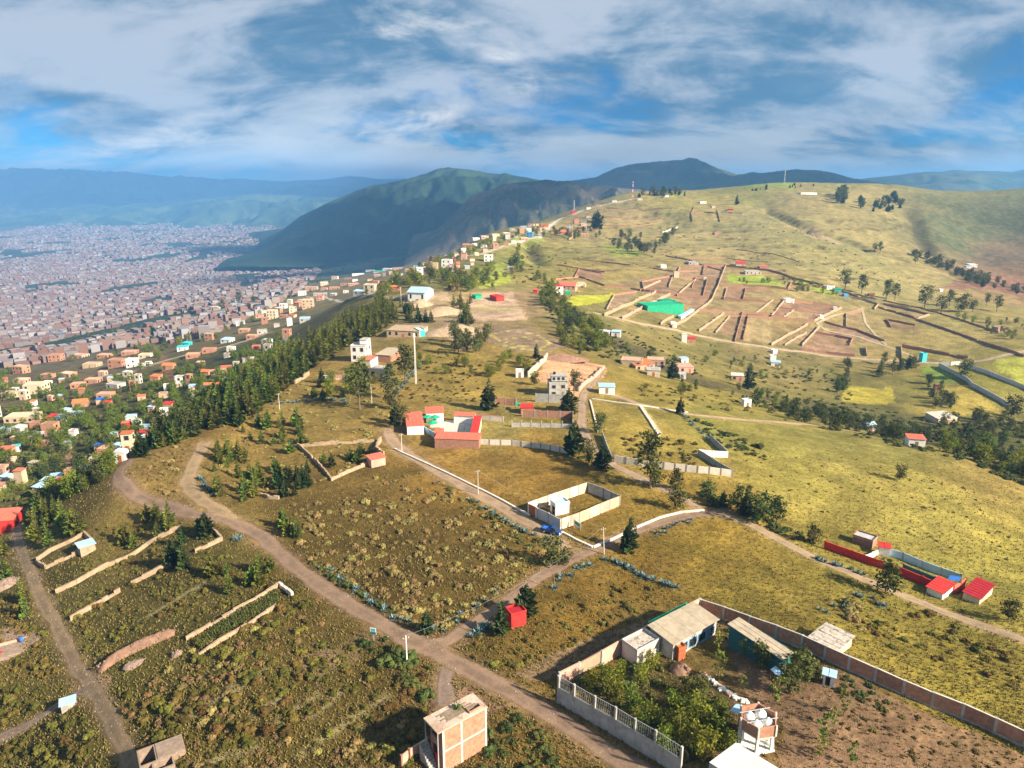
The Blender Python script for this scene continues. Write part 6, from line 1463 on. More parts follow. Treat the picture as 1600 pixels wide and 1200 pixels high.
for i, (px, py, wpx, st, wl, rf, kd, zone) in enumerate(HS):
    p = at(px, py); s = AXD(p) / FPX; w = max(wpx * s * (.84 if zone in (SLOPE, CREST) else 1), 3.0); d = min(w * .8, 9) if w < 14 else 9.0
    rr = random.Random(i * 13 + 5); rz = R(rr.uniform(-16, 22))
    h = 2.9 * st if wpx > 8 else 2.6 * st
    c, s_ = math.cos(rz), math.sin(rz)
    loc = p - Vector((c * w / 2, s_ * w / 2, .25))
    wn, rn = CN.get(id(wl), 'blue'), CN.get(id(rf), 'grey')
    stn = {1: 'low', 2: 'two storey', 3: 'three storey'}[st]
    house(loc, rz, w, d, h, wl, rf, f'{stn} {wn} house with {rn} {"flat" if kd == "flat" else "pitched" if kd == "shed" else "gabled"} roof {zone}', kd, st, seed=i, detail=(s < .45), faces=('f', 'r') if s < .75 else ('f',), wins=wpx >= 10)

# minibuses on the sunlit street of the lower terrace
def minibus(px, py, rz, label, body):
    p = at(px, py); t = thing('minibus', label, 'van', p + Vector((0, 0, .1)), rz)
    MB().hexa([(-2.4, -.95, .35), (2.4, -.95, .35), (2.4, .95, .35), (-2.4, .95, .35)], [(-2.3, -.85, 2.1), (1.8, -.85, 2.1), (1.8, .85, 2.1), (-2.3, .85, 2.1)]).build('body', body, t)
    for s in (-1, 1): MB().box(-2.0, 1.5, s * .9 - .03, s * .9 + .03, 1.25, 1.8).build('side_window', GLASS, t)
    MB().hexa([(2.12, -.75, 1.2), (2.2, -.75, 1.2), (2.2, .75, 1.2), (2.12, .75, 1.2)], [(1.88, -.7, 1.9), (1.96, -.7, 1.9), (1.96, .7, 1.9), (1.88, .7, 1.9)]).build('windscreen', GLASS, t)
    for x in (-1.5, 1.5):
        for s in (-.88, .88): wheel(t, x, s, .36, .22)
minibus(233, 569, R(15), 'white minibus on the sunlit terrace street, right of two', WHITE)
minibus(222, 572, R(15), 'pale minibus on the sunlit terrace street, left of two', CONCW)
# ============================================================ where plants stand
BLK = []
for o in list(C.objects):
    if o.parent or 'category' not in o or o.get('category') in ('cable', 'crop row', 'kerb', 'pole', 'mast', 'fence', 'gate', 'wall', 'paving', 'sacks'): continue
    pts = []
    for c in ([o] if o.type == 'MESH' else o.children):
        if c.type == 'MESH': pts += [c.matrix_basis @ Vector(b) if c is not o else Vector(b) for b in c.bound_box]
    if not pts: continue
    x0, x1, y0, y1 = min(p.x for p in pts), max(p.x for p in pts), min(p.y for p in pts), max(p.y for p in pts)
    cc = Matrix.Rotation(o.rotation_euler.z, 3, 'Z') @ Vector(((x0 + x1) / 2, (y0 + y1) / 2, 0)) + o.location
    BLK.append((cc.x, cc.y, math.hypot(x1 - x0, y1 - y0) * .42))
BLKA = np.array(BLK); RPA = np.concatenate(ROADPTS)
def free(W, pad=.4, roadpad=.5):
    ok = np.ones(len(W), bool)
    for i in range(0, len(W), 400):
        q = W[i:i + 400, :2]
        d = np.hypot(q[:, None, 0] - BLKA[None, :, 0], q[:, None, 1] - BLKA[None, :, 1]) - BLKA[None, :, 2]
        e = np.hypot(q[:, None, 0] - RPA[None, :, 0], q[:, None, 1] - RPA[None, :, 1]) - RPA[None, :, 2]
        ok[i:i + 400] = (d.min(1) > pad) & (e.min(1) > roadpad)
    return ok
_s = [0]
def sample(poly, n, pad=.4, roadpad=.6, clump=0.0, world=False):
    _s[0] += 1; rg = np.random.default_rng(1000 + _s[0]); A = np.array(poly, float); lo, hi = A.min(0), A.max(0); out = np.zeros((0, 2)); tries = 0
    while len(out) < n and tries < 12:
        q = rg.uniform(lo, hi, (n * 4, 2)); q = q[inpoly(q[:, 0], q[:, 1], A)]
        W = cast(q)
        if clump:
            f = fbm(W[:, 0], W[:, 1], clump, 3, 60 + _s[0]); k = f + rg.normal(0, .25, len(f)) > .08; q, W = q[k], W[k]
        k = free(W, pad, roadpad); out = np.concatenate([out, q[k]]); tries += 1
    return out[:n]
def hm(px, py, hpx):
    p = at(px, py); r = Vector(ray(px, py)); ca = r.xy.length / r.length
    return p, hpx * AXD(p) / FPX / max(ca, .5)
def tree(proto, px, py, hpx, label=None, group=None, cat='tree', sz=None, jit=.0):
    p, h = hm(px, py, hpx); o = put(random.choice(proto), p - Vector((0, 0, .05)), random.uniform(0, 6.28), h, label, group, sz); o['category'] = cat; return o
def grow(proto, poly, n, h0, h1, label, group, cat='tree', pad=.8, roadpad=1.0, clump=0, sz=None, keep=None):
    Q = sample(poly, n, pad, roadpad, clump); order = np.argsort(-Q[:, 1]); keep = len(Q) if keep is None else keep
    if len(Q) > keep:
        rest = cast(Q[order[keep:]]); Q = Q[order[:keep]]
        stuff_from([c for p in proto for c in p.children if c.name.startswith('crown')], rest, np.random.default_rng(4).uniform(h0, h1, len(rest)), 'wood', group + ', the farther ones seen as one mass', 6)
    for px, py in Q:
        p = at(px, py); h = random.uniform(h0, h1)
        o = put(random.choice(proto), p - Vector((0, 0, .05)), random.uniform(0, 6.28), h, label, group, (sz or 1) * random.uniform(.88, 1.15)); o['category'] = cat
random.seed(21)
# single trees that can be told apart
for kind, px, py, hp, lb in [
 (CYP,764,640,50,'tall dark cypress standing alone left of the short brick wall'),(CYP,898,710,52,'pointed dark conifer at the end of the pale panel wall'),(BRO,919,725,34,'round olive green tree between two dark conifers by the lane'),(CYP,942,733,40,'dark conifer right of the olive tree by the lane'),
 (EUC,1016,763,84,'tall ragged eucalyptus in front of the long white panel wall'),(BRO,1024,761,34,'small tree at the foot of the tall eucalyptus'),(BRO,1057,765,30,'small round tree just right of the tall eucalyptus'),(BRO,1058,796,36,'round dark tree above the end of the curved kerb'),
 (BRO,1105,783,30,'leftmost round tree of the shrubby belt above the bright slope'),(CYP,1130,791,26,'thin dark tree second from the left in the shrubby belt'),(BRO,1152,798,36,'slender tree third from the left in the shrubby belt'),(CYP,1166,806,50,'tall pointed tree in the middle of the shrubby belt'),(BRO,1184,818,46,'broad dark tree right of the pointed one in the shrubby belt'),(BRO,1213,817,38,'rightmost tree of the shrubby belt above the bright slope'),
 (BRO,1270,849,28,'small round tree on a thin trunk left of the red wall'),(CYP,984,861,52,'pointed conifer beside the lane right of the leaning pole'),(CYP,823,962,48,'dark conifer behind the red kiosk'),(CYP,784,990,50,'dark conifer left of the red kiosk'),(CYP,668,988,34,'dark bushy conifer at the crossroads above the white pole'),
 (BRO,1383,927,46,'broad dark tree in front of the long red wall'),(BRO,1575,969,32,'round dark tree with long shadow at the right edge'),(BRO,1405,750,24,'lone little tree on the open bright slope'),(CYP,1063,647,28,'dark round conifer at the upper corner of the divided field'),
 (CYP,889,645,40,'dark conifer beside the little red shed'),(EUC,897,615,36,'leafy tree right of the grey three storey house'),(BRO,936,676,30,'dark tree at the left corner of the divided field'),(CYP,1051,592,40,'dark pointed tree among the pink roofed huts'),(CYP,1170,608,42,'tall dark tree above the pale blue hut on the far slope'),(BRO,1182,636,28,'bushy tree beside the pale blue hut on the far slope'),
 (BRO,860,884,44,'dark broad tree left of the lane below the blue truck'),(BRO,884,884,26,'low dark tree right of the broad one below the blue truck'),(EUC,562,640,68,'big leafy eucalyptus below the unfinished pale house'),(EUC,612,624,54,'leafy eucalyptus left of the agave hedge'),(EUC,633,600,60,'tall eucalyptus right of the brown roofed shed'),(BRO,612,640,34,'dark tree at the foot of the agave hedge'),(CYP,620,662,34,'dark conifer left of the coral roofed wing'),(EUC,627,672,40,'slim dark tree touching the coral roofed wing'),
 (CYP,838,560,24,'small dark tree at the rim of the dug plot'),(BRO,835,602,20,'round bush tree beside the tiny white hut'),
 (EUC,1320,453,32,'leftmost eucalyptus of the row on the far hillside'),(EUC,1346,459,30,'second eucalyptus from the left in the row on the far hillside'),(EUC,1384,471,34,'twin crowned eucalyptus left of the narrow parcel'),(EUC,1398,469,26,'smaller eucalyptus beside the twin crowned one'),(EUC,1444,484,38,'widest eucalyptus of the far hillside row'),(EUC,1470,491,30,'feathery pale eucalyptus right of the widest one'),(EUC,1483,479,26,'high eucalyptus behind the feathery one'),(BRO,1502,488,28,'dense round tree right of the feathery eucalyptus'),(EUC,1519,488,20,'small tree right of the dense round one'),(EUC,1541,478,20,'leaning little tree near the right edge of the hillside row'),(EUC,1557,487,26,'wide tree at the right end of the hillside row'),
 (EUC,1375,396,18,'bushy tree in the small gully on the hillside'),(EUC,1366,394,14,'smaller bushy tree in the small gully on the hillside'),(EUC,1430,413,14,'small tree near the foot of the gully'),(CYP,933,358,30,'tall dark tree on the hillside near the crest houses'),(CYP,929,348,18,'shorter dark tree above the tall hillside one'),(CYP,1151,320,16,'dark tree right of the white hilltop house'),
 (BRO,1580,652,34,'dark round topped tree at the ravine near the right edge'),(EUC,1570,655,22,'pale tree left of the round topped ravine tree'),(BRO,1507,590,28,'round tree in front of the short white panel wall'),
 (EUC,375,478,22,'big round tree on the city side of the crest road'),(EUC,348,488,20,'round tree beside the cream three storey house'),(EUC,398,482,18,'round tree right of the big one on the crest road'),(CYP,241,530,22,'dark tree beside the cream two storey house in the valley street'),
]: tree(kind, px, py, hp, lb)
# woods and rows
WOOD_L = 'dense dark pine of the wood on the left flank of the ridge'
grow(CONS[:3] + [CYP[2]], [(330,640),(395,590),(470,548),(540,505),(600,468),(628,478),(622,506),(575,530),(540,545),(500,572),(455,600),(425,632),(372,668),(340,672)], 340, 6.5, 11.5, WOOD_L, 'pines of the wood on the left flank of the ridge', roadpad=1.5, keep=170)
grow(CONS + CYP, [(195,716),(250,682),(330,640),(360,662),(310,680),(240,712)], 40, 4, 7.5, 'dark pine of the belt falling from the road bend', 'pines of the belt below the road bend')
grow(CONS, [(330,690),(420,650),(470,640),(480,690),(440,740),(380,800),(340,780)], 46, 3, 6, 'young pine on the open ground above the road bend', 'young pines above the road bend', clump=12)
grow(CYP, [(425,745),(480,735),(500,755),(440,785)], 14, 3, 5.5, 'dark young conifer in the clump left of the adobe yard', 'conifers left of the adobe yard')
grow(CONS + CYP, [(490,725),(560,700),(590,712),(540,735),(500,745)], 8, 2.5, 4.5, 'young conifer inside the adobe yard', 'conifers inside the adobe yard')
grow(CONS, [(42,850),(50,800),(130,790),(130,830),(70,860)], 22, 3.5, 6.5, 'young pine in the clump right of the red house', 'pines right of the red house')
grow(CONS, [(190,850),(215,815),(270,800),(280,820),(215,860)], 9, 3.5, 6, 'pine above the long adobe wall near the road', 'pines above the long adobe wall')
grow(CYP, [(255,870),(300,835),(330,830),(300,895),(265,890)], 9, 4, 6, 'dark conifer between the two long adobe walls', 'conifers between the long adobe walls')
grow(CONS, [(330,900),(420,870),(430,905),(350,960)], 10, 3, 5.5, 'young pine beside the maize plot', 'pines beside the maize plot')
grow(CONS, [(-20,860),(20,850),(40,900),(60,980),(10,960),(-20,930)], 10, 3, 5.5, 'pine at the left edge beside the earth track', 'pines beside the left earth track')
grow(CONS, [(440,820),(480,800),(490,860),(455,860)], 7, 3, 5, 'young pine beside the upper road bend', 'pines beside the dirt road')
grow(EUC, [(700,520),(745,512),(770,545),(740,560),(705,552)], 16, 6, 10, 'leafy tree of the grove left of the bare loop track', 'trees left of the bare loop track')
grow(CONS, [(695,480),(735,470),(745,520),(705,530)], 16, 5, 9, 'pine between the eroded heap and the bare pitch', 'pines beside the bare pitch')
grow(CYP + CONS, [(630,488),(660,483),(680,505),(640,505)], 18, 5, 8, 'dense pine above the long tan building', 'pines above the long tan building')
grow(EUC + GAR, [(560,470),(620,440),(700,425),(735,440),(740,455),(690,458),(665,445),(610,468)], 46, 5, 9, 'leafy tree of the grove behind the white hall', 'trees of the grove behind the white hall', roadpad=1)
grow(EUC, [(505,430),(560,408),(620,398),(680,386),(680,392),(620,405),(560,416),(510,436)], 26, 8, 13, 'tree of the line along the outer edge of the crest', 'trees lining the outer edge of the crest')
grow(EUC + CONS, [(430,470),(500,436),(520,440),(450,480)], 14, 6, 10, 'tree among the crest houses above the pine wood', 'trees among the crest houses')
grow(EUC + GAR, [(840,364),(930,355),(960,372),(900,378),(845,374)], 18, 6, 10, 'tree among the houses near the top of the crest road', 'trees near the top of the crest road')
grow(EUC, [(955,375),(1000,372),(1010,392),(980,402),(955,395)], 20, 7, 12, 'tree of the grove on the hillside terraces', 'trees of the grove on the hillside terraces')
grow(EUC, [(1000,398),(1055,366),(1062,372),(1020,402)], 18, 7, 12, 'tree of the slanting row on the hillside terraces', 'trees of the slanting row on the hillside')
grow(BRO + CYP, [(1298,312),(1318,306),(1325,316),(1305,322)], 9, 12, 18, 'big dark tree of the dense clump on the hilltop', 'trees of the dense clump on the hilltop')
grow(BRO + CYP, [(1330,318),(1400,306),(1418,318),(1395,334),(1350,332)], 26, 7, 14, 'dark tree among the green hilltop plots', 'trees among the green hilltop plots')
grow(CYP + BRO, [(1370,290),(1420,285),(1490,287),(1490,292),(1420,291)], 26, 8, 18, 'dark tree silhouetted on the right skyline', 'trees on the right skyline')
grow(CYP + BRO, [(985,306),(1060,300),(1075,306),(1000,312)], 20, 7, 14, 'dark tree on the skyline behind the hilltop mast', 'trees on the skyline near the hilltop mast')
grow(CYP, [(1150,300),(1220,290),(1290,290),(1240,296)], 12, 4, 8, 'small dark tree on the grassy hilltop', 'small trees on the grassy hilltop')
grow(EUC + CONS, [(1360,570),(1440,566),(1445,592),(1365,592)], 14, 6, 10, 'tree of the loose row below the pale dirt road', 'trees of the row below the pale dirt road')
grow(CONS + BRO, [(1318,565),(1330,562),(1328,600),(1312,622),(1306,612)], 18, 3, 6, 'dark tree of the hedge on the left of the yellow field', 'trees of the hedge left of the yellow field')
grow(BRO + EUC, [(1445,592),(1468,600),(1490,640),(1470,650),(1450,630)], 16, 3, 7, 'tree of the hedge between the two yellow fields', 'trees of the hedge between the yellow fields')
grow(BRO, [(1420,395),(1450,405),(1500,425),(1600,455),(1640,470),(1600,468),(1500,440),(1450,415)], 60, 5, 10, 'dark tree along the deep gully below the shaded hillside', 'trees along the deep gully', keep=36)
grow(BRO + GAR, [(700,440),(735,425),(800,395),(820,380),(840,400),(800,440),(750,460)], 40, 4, 8, 'tree between the green plots below the crest', 'trees between the green plots below the crest')
grow(GAR + BRO, [(830,430),(870,440),(900,490),(950,515),(980,545),(930,545),(870,500),(840,470)], 80, 3, 7, 'green tree at the head of the ravine', 'trees at the head of the ravine', keep=50)
grow(CONS + GAR, [(870,500),(920,520),(960,545),(900,555),(870,530)], 40, 3, 6, 'young tree on the bank above the dug plot', 'trees on the bank above the dug plot')
grow(BRO + GAR, [(1200,635),(1320,650),(1480,690),(1640,720),(1640,760),(1540,735),(1460,700),(1350,680),(1230,655)], 120, 2.5, 6, 'dark leafy tree in the ravine beyond the bright slope', 'trees in the ravine', pad=.6, keep=44)
grow(BRO + GAR, [(1490,652),(1640,660),(1640,720),(1520,705),(1440,680)], 70, 2.5, 6, 'dark leafy tree on the far bank of the ravine', 'trees on the far bank of the ravine', pad=.6, keep=40)
grow(GAR, [(760,590),(830,580),(820,560),(770,560)], 12, 2.5, 4.5, 'little dark tree on the field left of the dug plot', 'little trees left of the dug plot')
SL = 'green tree among the houses on the left slope'
grow(GAR + BRO + BRO, [(-20,570),(60,590),(170,600),(250,560),(330,575),(400,540),(440,520),(440,560),(390,590),(330,640),(250,680),(190,720),(100,760),(-20,800)], 320, 3, 6, SL, 'trees among the houses on the left slope', pad=.6, roadpad=1, keep=80)
grow(GAR + BRO, [(80,500),(480,440),(420,500),(340,530),(240,560),(120,575)], 190, 3.5, 7, 'tree along the lower terrace of the city edge', 'trees along the city edge', pad=.5, keep=40)
grow(GAR + BRO, [(60,780),(190,725),(185,745),(120,775),(60,800)], 24, 3, 6, 'leafy tree at the rim of the slope above the blue roofed houses', 'trees at the rim above the blue roofed houses')
grow(CONS + BRO, [(235,690),(330,610),(430,545),(475,548),(410,605),(335,655),(270,690)], 110, 4, 8, 'leafy tree of the slope just below the pine wood', 'trees of the slope below the pine wood', pad=.6, roadpad=1, keep=30)
grow(EUC + GAR, [(620,432),(700,400),(760,378),(850,352),(850,366),(760,392),(700,420),(640,434)], 34, 4, 8, 'tree standing between houses along the crest road', 'trees between houses along the crest road', pad=.5, roadpad=.8)
grow(EUC + GAR, [(980,590),(1150,600),(1300,640),(1200,640),(1050,620)], 22, 2, 4.5, 'small tree on the slope above the pale track', 'small trees above the pale track')
grow(GAR + EUC, [(1100,545),(1300,570),(1320,600),(1200,600),(1100,575)], 22, 2, 4.5, 'small tree on the slope under the pale road', 'small trees under the pale road')
grow(GAR, [(1120,440),(1240,436),(1330,462),(1300,466),(1200,448)], 22, 2.5, 5, 'small tree along the hedges of the bright terrace', 'small trees along the hedges of the bright terrace')
grow(GAR + EUC, [(1480,490),(1600,505),(1640,540),(1560,530)], 26, 2.5, 5.5, 'green bushy tree below the eucalyptus row at the right', 'green trees below the eucalyptus row')
grow(EUC + GAR, [(640,540),(700,555),(760,585),(720,600),(650,580)], 18, 2.5, 5, 'small tree on the slope between the grove and the courtyard', 'small trees between the grove and the courtyard')
grow(CYP + GAR, [(480,600),(560,575),(600,600),(560,620),(490,630)], 22, 3, 6, 'small tree below the white tower house', 'small trees below the white tower house')
# the garden in the walled yard
for k, (px, py, hp) in enumerate([(925,1072,34),(960,1085,46),(945,1062,34),(985,1108,44),(1005,1060,34),(1018,1128,42),(1050,1105,36),(1060,1145,50),(1085,1112,40),(1095,1135,46),(1080,1165,48),(1105,1180,52),(1120,1150,44),(1040,1165,40),(1140,1170,36),(1000,1135,34),(970,1050,26),(1018,1040,34),(1125,1120,34),(1075,1085,26)]):
    tree(GAR, px, py + 3, hp * .70, 'dense yellow green tree in the garden of the walled yard', 'garden trees of the walled yard')
tree(BRO, 1093, 1090, 30, 'darkest round tree at the top of the yard garden')
for px, py, hp, lb in [(1122,1020,34,'thin sapling in front of the blue windows'),(1123,1062,44,'tall thin sapling beside the line of sacks'),(1160,1028,30,'sapling at the left end of the teal shed'),(1160,1083,26,'small sapling left of the tank tower awning'),(1211,1100,40,'sapling below the pale blue lean to'),(1318,1118,34,'upper sapling on the bare yard floor'),(1303,1136,28,'middle sapling on the bare yard floor'),(1285,1158,44,'lower sapling on the bare yard floor'),(1280,1186,36,'sapling nearest the bottom edge of the yard'),(1330,1195,36,'thin sapling right of the lowest one in the yard')]:
    tree(SAP, px, py, hp, lb, cat='sapling')
for px, py, hp, lb in [(1190,1042,34,'dense dark tree hugging the teal shed'),(1250,1065,46,'dense dark tree right of the teal shed'),(1232,1082,42,'dark tree below the pale blue lean to')]: tree(BRO, px, py, hp, lb)
# ------------------------------------------------------------ agaves
def agaves(line, n, r0, r1, label, group, jit=.7):
    W = cast(line); seg = np.concatenate([[0], np.cumsum(np.hypot(*np.diff(W[:, :2], axis=0).T))])
    for i in range(n):
        s = seg[-1] * (i + random.random() * .7) / n; x = np.interp(s, seg, W[:, 0]) + random.uniform(-jit, jit); y = np.interp(s, seg, W[:, 1]) + random.uniform(-jit, jit)
        o = put(random.choice(AGA), (x, y, gz(x, y) - .05), random.uniform(0, 6), random.uniform(r0, r1), label, group); o['category'] = 'agave'
agaves([(503,888),(530,905),(565,930),(600,955),(632,972)], 17, .7, 1.15, 'blue green agave in the row along the right side of the dirt road', 'agaves along the dirt road')
agaves([(640,975),(665,990),(700,985),(740,950),(775,925)], 9, .7, 1.1, 'blue green agave on the verge above the crossroads', 'agaves above the crossroads')
agaves([(735,995),(752,985),(768,975)], 6, 1.0, 1.5, 'large blue agave left of the red kiosk', 'large agaves left of the red kiosk', .4)
agaves([(870,908),(900,895),(928,880)], 6, .8, 1.2, 'blue agave on the lane verge below the leaning pole', 'agaves below the leaning pole')
agaves([(940,872),(980,888),(1010,902),(1035,915),(1058,922)], 20, .9, 1.35, 'blue agave in the thick row right of the leaning pole', 'agaves right of the leaning pole', .6)
agaves([(1020,836),(1050,824),(1085,812)], 10, .7, 1.0, 'small agave along the outer edge of the kerbed lane', 'agaves along the kerbed lane')
agaves([(785,811),(800,822),(815,828),(835,840)], 8, .9, 1.3, 'blue agave on the stony bank left of the orange gate', 'agaves left of the orange gate', .5)
agaves([(755,795),(775,806),(730,780)], 8, .7, 1.1, 'blue agave higher on the stony bank beside the lane', 'agaves on the stony bank')
agaves([(660,566),(640,590),(622,612),(612,622)], 26, .9, 1.4, 'pale blue agave in the hedge climbing past the slim mast', 'agaves of the hedge by the slim mast', .5)
agaves([(425,632),(470,628),(520,625),(545,628)], 20, .8, 1.3, 'agave in the hedge crossing the slope left of the courtyard', 'agaves of the hedge left of the courtyard', .6)
agaves([(1068,650),(1085,668),(1100,680),(1110,690)], 14, .8, 1.3, 'agave in the hedge right of the divided field', 'agaves right of the divided field', .8)
agaves([(312,745),(322,762),(335,775)], 8, .8, 1.3, 'pale agave beside the grassy spur', 'agaves beside the grassy spur')
agaves([(1268,870),(1290,880),(1320,888),(1345,897)], 12, .8, 1.2, 'agave along the track opposite the red wall', 'agaves opposite the red wall', .6)
agaves([(1290,960),(1315,950),(1335,940),(1350,935),(1400,955)], 12, .7, 1.1, 'agave on the grassy bank above the lichen roofed hut', 'agaves above the lichen roofed hut', 1.2)
agaves([(370,838),(372,850)], 2, 1.3, 1.5, 'large blue agave at the top of the adobe walls beside the road', 'large agaves beside the road', .3)
for px, py, lb in ((868,974 - 6,'agave with a tall leaning flower stalk beside the lane'),(745,984,'agave with a bent flower stalk above the crossroads')):
    pass
for px, py, lb in ((866,966,'x'),):
    pass
for px, py, s, lb in ((867,925 - 5,1.0,'agave with a long drooping flower stalk on the lane verge'),(747,990,.9,'agave with a tall flower stalk left of the red kiosk')):
    p = at(px, py); o = put(AGS, p, R(150), s * 1.1, lb); o['category'] = 'agave'
# ------------------------------------------------------------ bushes
def bushes(kind, poly, n, r0, r1, label, group, cat, keep=None, name='ground_scrub', roadpad=.9, clump=0, pad=.3):
    Q = sample(poly, n, pad, roadpad, clump); P = cast(Q); S = np.array([(r0 + (r1 - r0) * random.random() ** 1.6) * (1.35 if random.random() < .15 else 1) for _ in range(len(P))])
    dist = np.linalg.norm(P - np.array([0, 0, CAMZ]), axis=1); k = len(P) if keep is None else keep
    order = np.argsort(-(S / dist)); big = order[:k]; rest = order[k:]
    for i in big:
        o = put(random.choice(kind), Vector(P[i]) - Vector((0, 0, .08 * S[i])), random.uniform(0, 6.28), float(S[i]), label, group, random.uniform(.8, 1.25)); o['category'] = cat
    if len(rest): stuff_from(kind, P[rest], S[rest], name, label.replace('bush', 'bushes').replace('shrub', 'shrubs') + ', seen as one mass', 5)
bushes(B_SCR, [(430,800),(520,765),(600,735),(655,722),(740,785),(800,815),(850,850),(862,868),(800,920),(735,962),(650,985),(560,932),(490,885)], 460, .4, 1.2, 'pale yellow green scrub bush in the open field above the crossroads', 'scrub bushes in the field above the crossroads', 'bush', 200)
bushes(B_OLI, [(480,900),(560,955),(640,1010),(690,1060),(660,1130),(640,1210),(215,1210),(190,1110),(150,1060),(300,990),(380,960),(440,950)], 290, .45, 1.5, 'olive green bush on the rough ground left of the brick house', 'olive bushes left of the brick house', 'bush', 90, clump=13)
bushes(B_SCR, [(480,900),(560,955),(640,1010),(690,1060),(660,1130),(640,1210),(215,1210),(190,1110),(300,1010),(440,960)], 190, .4, 1.0, 'yellowish bush on the rough ground left of the brick house', 'yellowish bushes left of the brick house', 'bush', 50, clump=9)
bushes(B_OLI, [(-30,1040),(110,1080),(170,1200),(-30,1210)], 130, .5, 1.3, 'olive bush in the bottom left corner below the footpath', 'olive bushes in the bottom left corner', 'bush', 24)
bushes(B_OLI, [(-30,870),(30,850),(60,930),(100,1010),(130,1060),(-30,1060)], 110, .5, 1.2, 'olive bush left of the earth track', 'olive bushes left of the earth track', 'bush', 20)
bushes(B_OLI, [(70,880),(200,800),(370,815),(440,880),(430,960),(280,985),(160,1050),(110,980)], 330, .35, 1.0, 'low olive bush between the adobe walls', 'olive bushes between the adobe walls', 'bush', 36)
bushes(B_SCR, [(190,740),(250,700),(310,690),(300,770),(230,780)], 70, .4, 1.0, 'pale bush on the knoll inside the road bend', 'pale bushes inside the road bend', 'bush', 24)
bushes(B_SCR, [(320,640),(420,600),(540,590),(620,640),(600,720),(480,760),(350,780)], 260, .4, 1.1, 'pale bush on the slope left of the courtyard', 'pale bushes left of the courtyard', 'bush', 24)
bushes(B_OLI, [(560,600),(640,580),(700,550),(760,570),(740,630),(640,630)], 130, .4, 1.1, 'brownish bush on the slope below the grove', 'brownish bushes below the grove', 'bush', 8)
bushes(B_DRK, [(470,900),(520,930),(560,960),(640,1000),(660,985),(560,925),(490,880)], 26, .5, 1.1, 'dark shrub on the right verge of the dirt road', 'dark shrubs on the road verge', 'shrub')
bushes(B_OLI, [(700,1010),(740,990),(800,1000),(860,960),(900,920),(1010,905),(1060,930),(1000,960),(900,1010),(810,1050),(740,1040)], 120, .35, 1.0, 'low bush on the grass right of the red kiosk', 'bushes right of the red kiosk', 'bush', 20)
bushes(B_DRK, [(650,1050),(690,1080),(680,1110),(560,1000),(600,990),(640,1020)], 24, .8, 1.7, 'dark shrub between the brick house and the crossroads pole', 'dark shrubs above the brick house', 'shrub')
bushes(B_DRK, [(720,1180),(800,1110),(850,1150),(900,1210),(710,1210)], 34, .5, 1.3, 'dark shrub at the bottom edge right of the brick house', 'dark shrubs right of the brick house', 'shrub')
bushes(B_SCR, [(650,985),(700,960),(750,930),(830,880),(860,870),(850,895),(780,930),(720,980)], 60, .4, 1.0, 'pale bush along the upper verge of the kiosk lane', 'pale bushes along the kiosk lane', 'bush', 24)
bushes(B_DRK, [(700,760),(760,790),(800,815),(850,850),(830,860),(770,820),(690,770)], 34, .5, 1.0, 'dark shrub on the stony bank beside the lane', 'dark shrubs on the stony bank', 'shrub', 14)
bushes(B_DRK, [(1090,770),(1160,780),(1260,840),(1290,860),(1200,830),(1130,805)], 60, .5, 1.4, 'dark shrub in the shrubby belt above the bright slope', 'dark shrubs of the shrubby belt', 'shrub', 40)
bushes(B_OLI, [(960,690),(1000,680),(1090,690),(1090,735),(980,715)], 50, .6, 1.4, 'brownish shrub across the middle of the divided field', 'shrubs across the divided field', 'shrub', 16)
bushes(B_DRK, [(1070,650),(1130,670),(1190,700),(1200,720),(1130,700)], 60, .6, 1.5, 'dark shrub right of the agave hedge of the divided field', 'dark shrubs right of the agave hedge', 'shrub', 20)
bushes(B_OLI, [(1000,600),(1150,610),(1260,650),(1100,640),(1000,625)], 90, .6, 1.5, 'olive shrub on the slope above the pale track', 'olive shrubs above the pale track', 'shrub', 6)
bushes(B_OLI, [(1280,930),(1400,930),(1500,980),(1600,1030),(1600,1080),(1400,1020),(1330,975)], 80, .4, 1.1, 'olive bush on the grass above the long brick wall', 'olive bushes above the long brick wall', 'bush', 30)
bushes(B_SCR, [(1300,945),(1345,940),(1350,985),(1310,985)], 9, 1.0, 1.9, 'big greyish bush behind the lichen roofed hut', 'greyish bushes behind the lichen roofed hut', 'bush')
bushes(B_DRK, [(1110,965),(1250,1025),(1330,1060),(1420,1100),(1400,1120),(1240,1050),(1120,990)], 40, .4, .9, 'dark weedy shrub along the foot of the long brick wall', 'dark shrubs along the long brick wall', 'shrub', 24)
bushes(B_OLI, [(1340,1070),(1600,1180),(1600,1215),(1400,1190),(1250,1130)], 60, .25, .6, 'low brown weed bush on the bare yard floor', 'weed bushes on the bare yard floor', 'bush', 12)
bushes(B_DRK, [(900,1065),(1000,1040),(1060,1040),(1130,1090),(1150,1170),(1060,1190),(960,1120)], 70, .7, 1.3, 'leafy shrub under the garden trees of the walled yard', 'shrubs under the garden trees', 'shrub', 40)
bushes(B_DRK, [(1180,625),(1330,655),(1480,695),(1640,725),(1640,775),(1500,720),(1350,685),(1210,655)], 300, .8, 2.0, 'dark shrub in the ravine beyond the bright slope', 'dark shrubs in the ravine', 'shrub', 20)
bushes(B_OLI, [(1200,570),(1330,580),(1330,630),(1450,655),(1640,660),(1640,700),(1450,690),(1250,640),(1150,600)], 260, .8, 2.0, 'olive shrub on the far bank of the ravine', 'olive shrubs on the far bank of the ravine', 'shrub', 8)
bushes(B_DRK, [(840,440),(900,480),(1000,530),(1060,560),(1100,590),(1000,580),(900,545),(850,490)], 220, .8, 1.9, 'dark shrub at the head of the ravine', 'dark shrubs at the head of the ravine', 'shrub', 10)
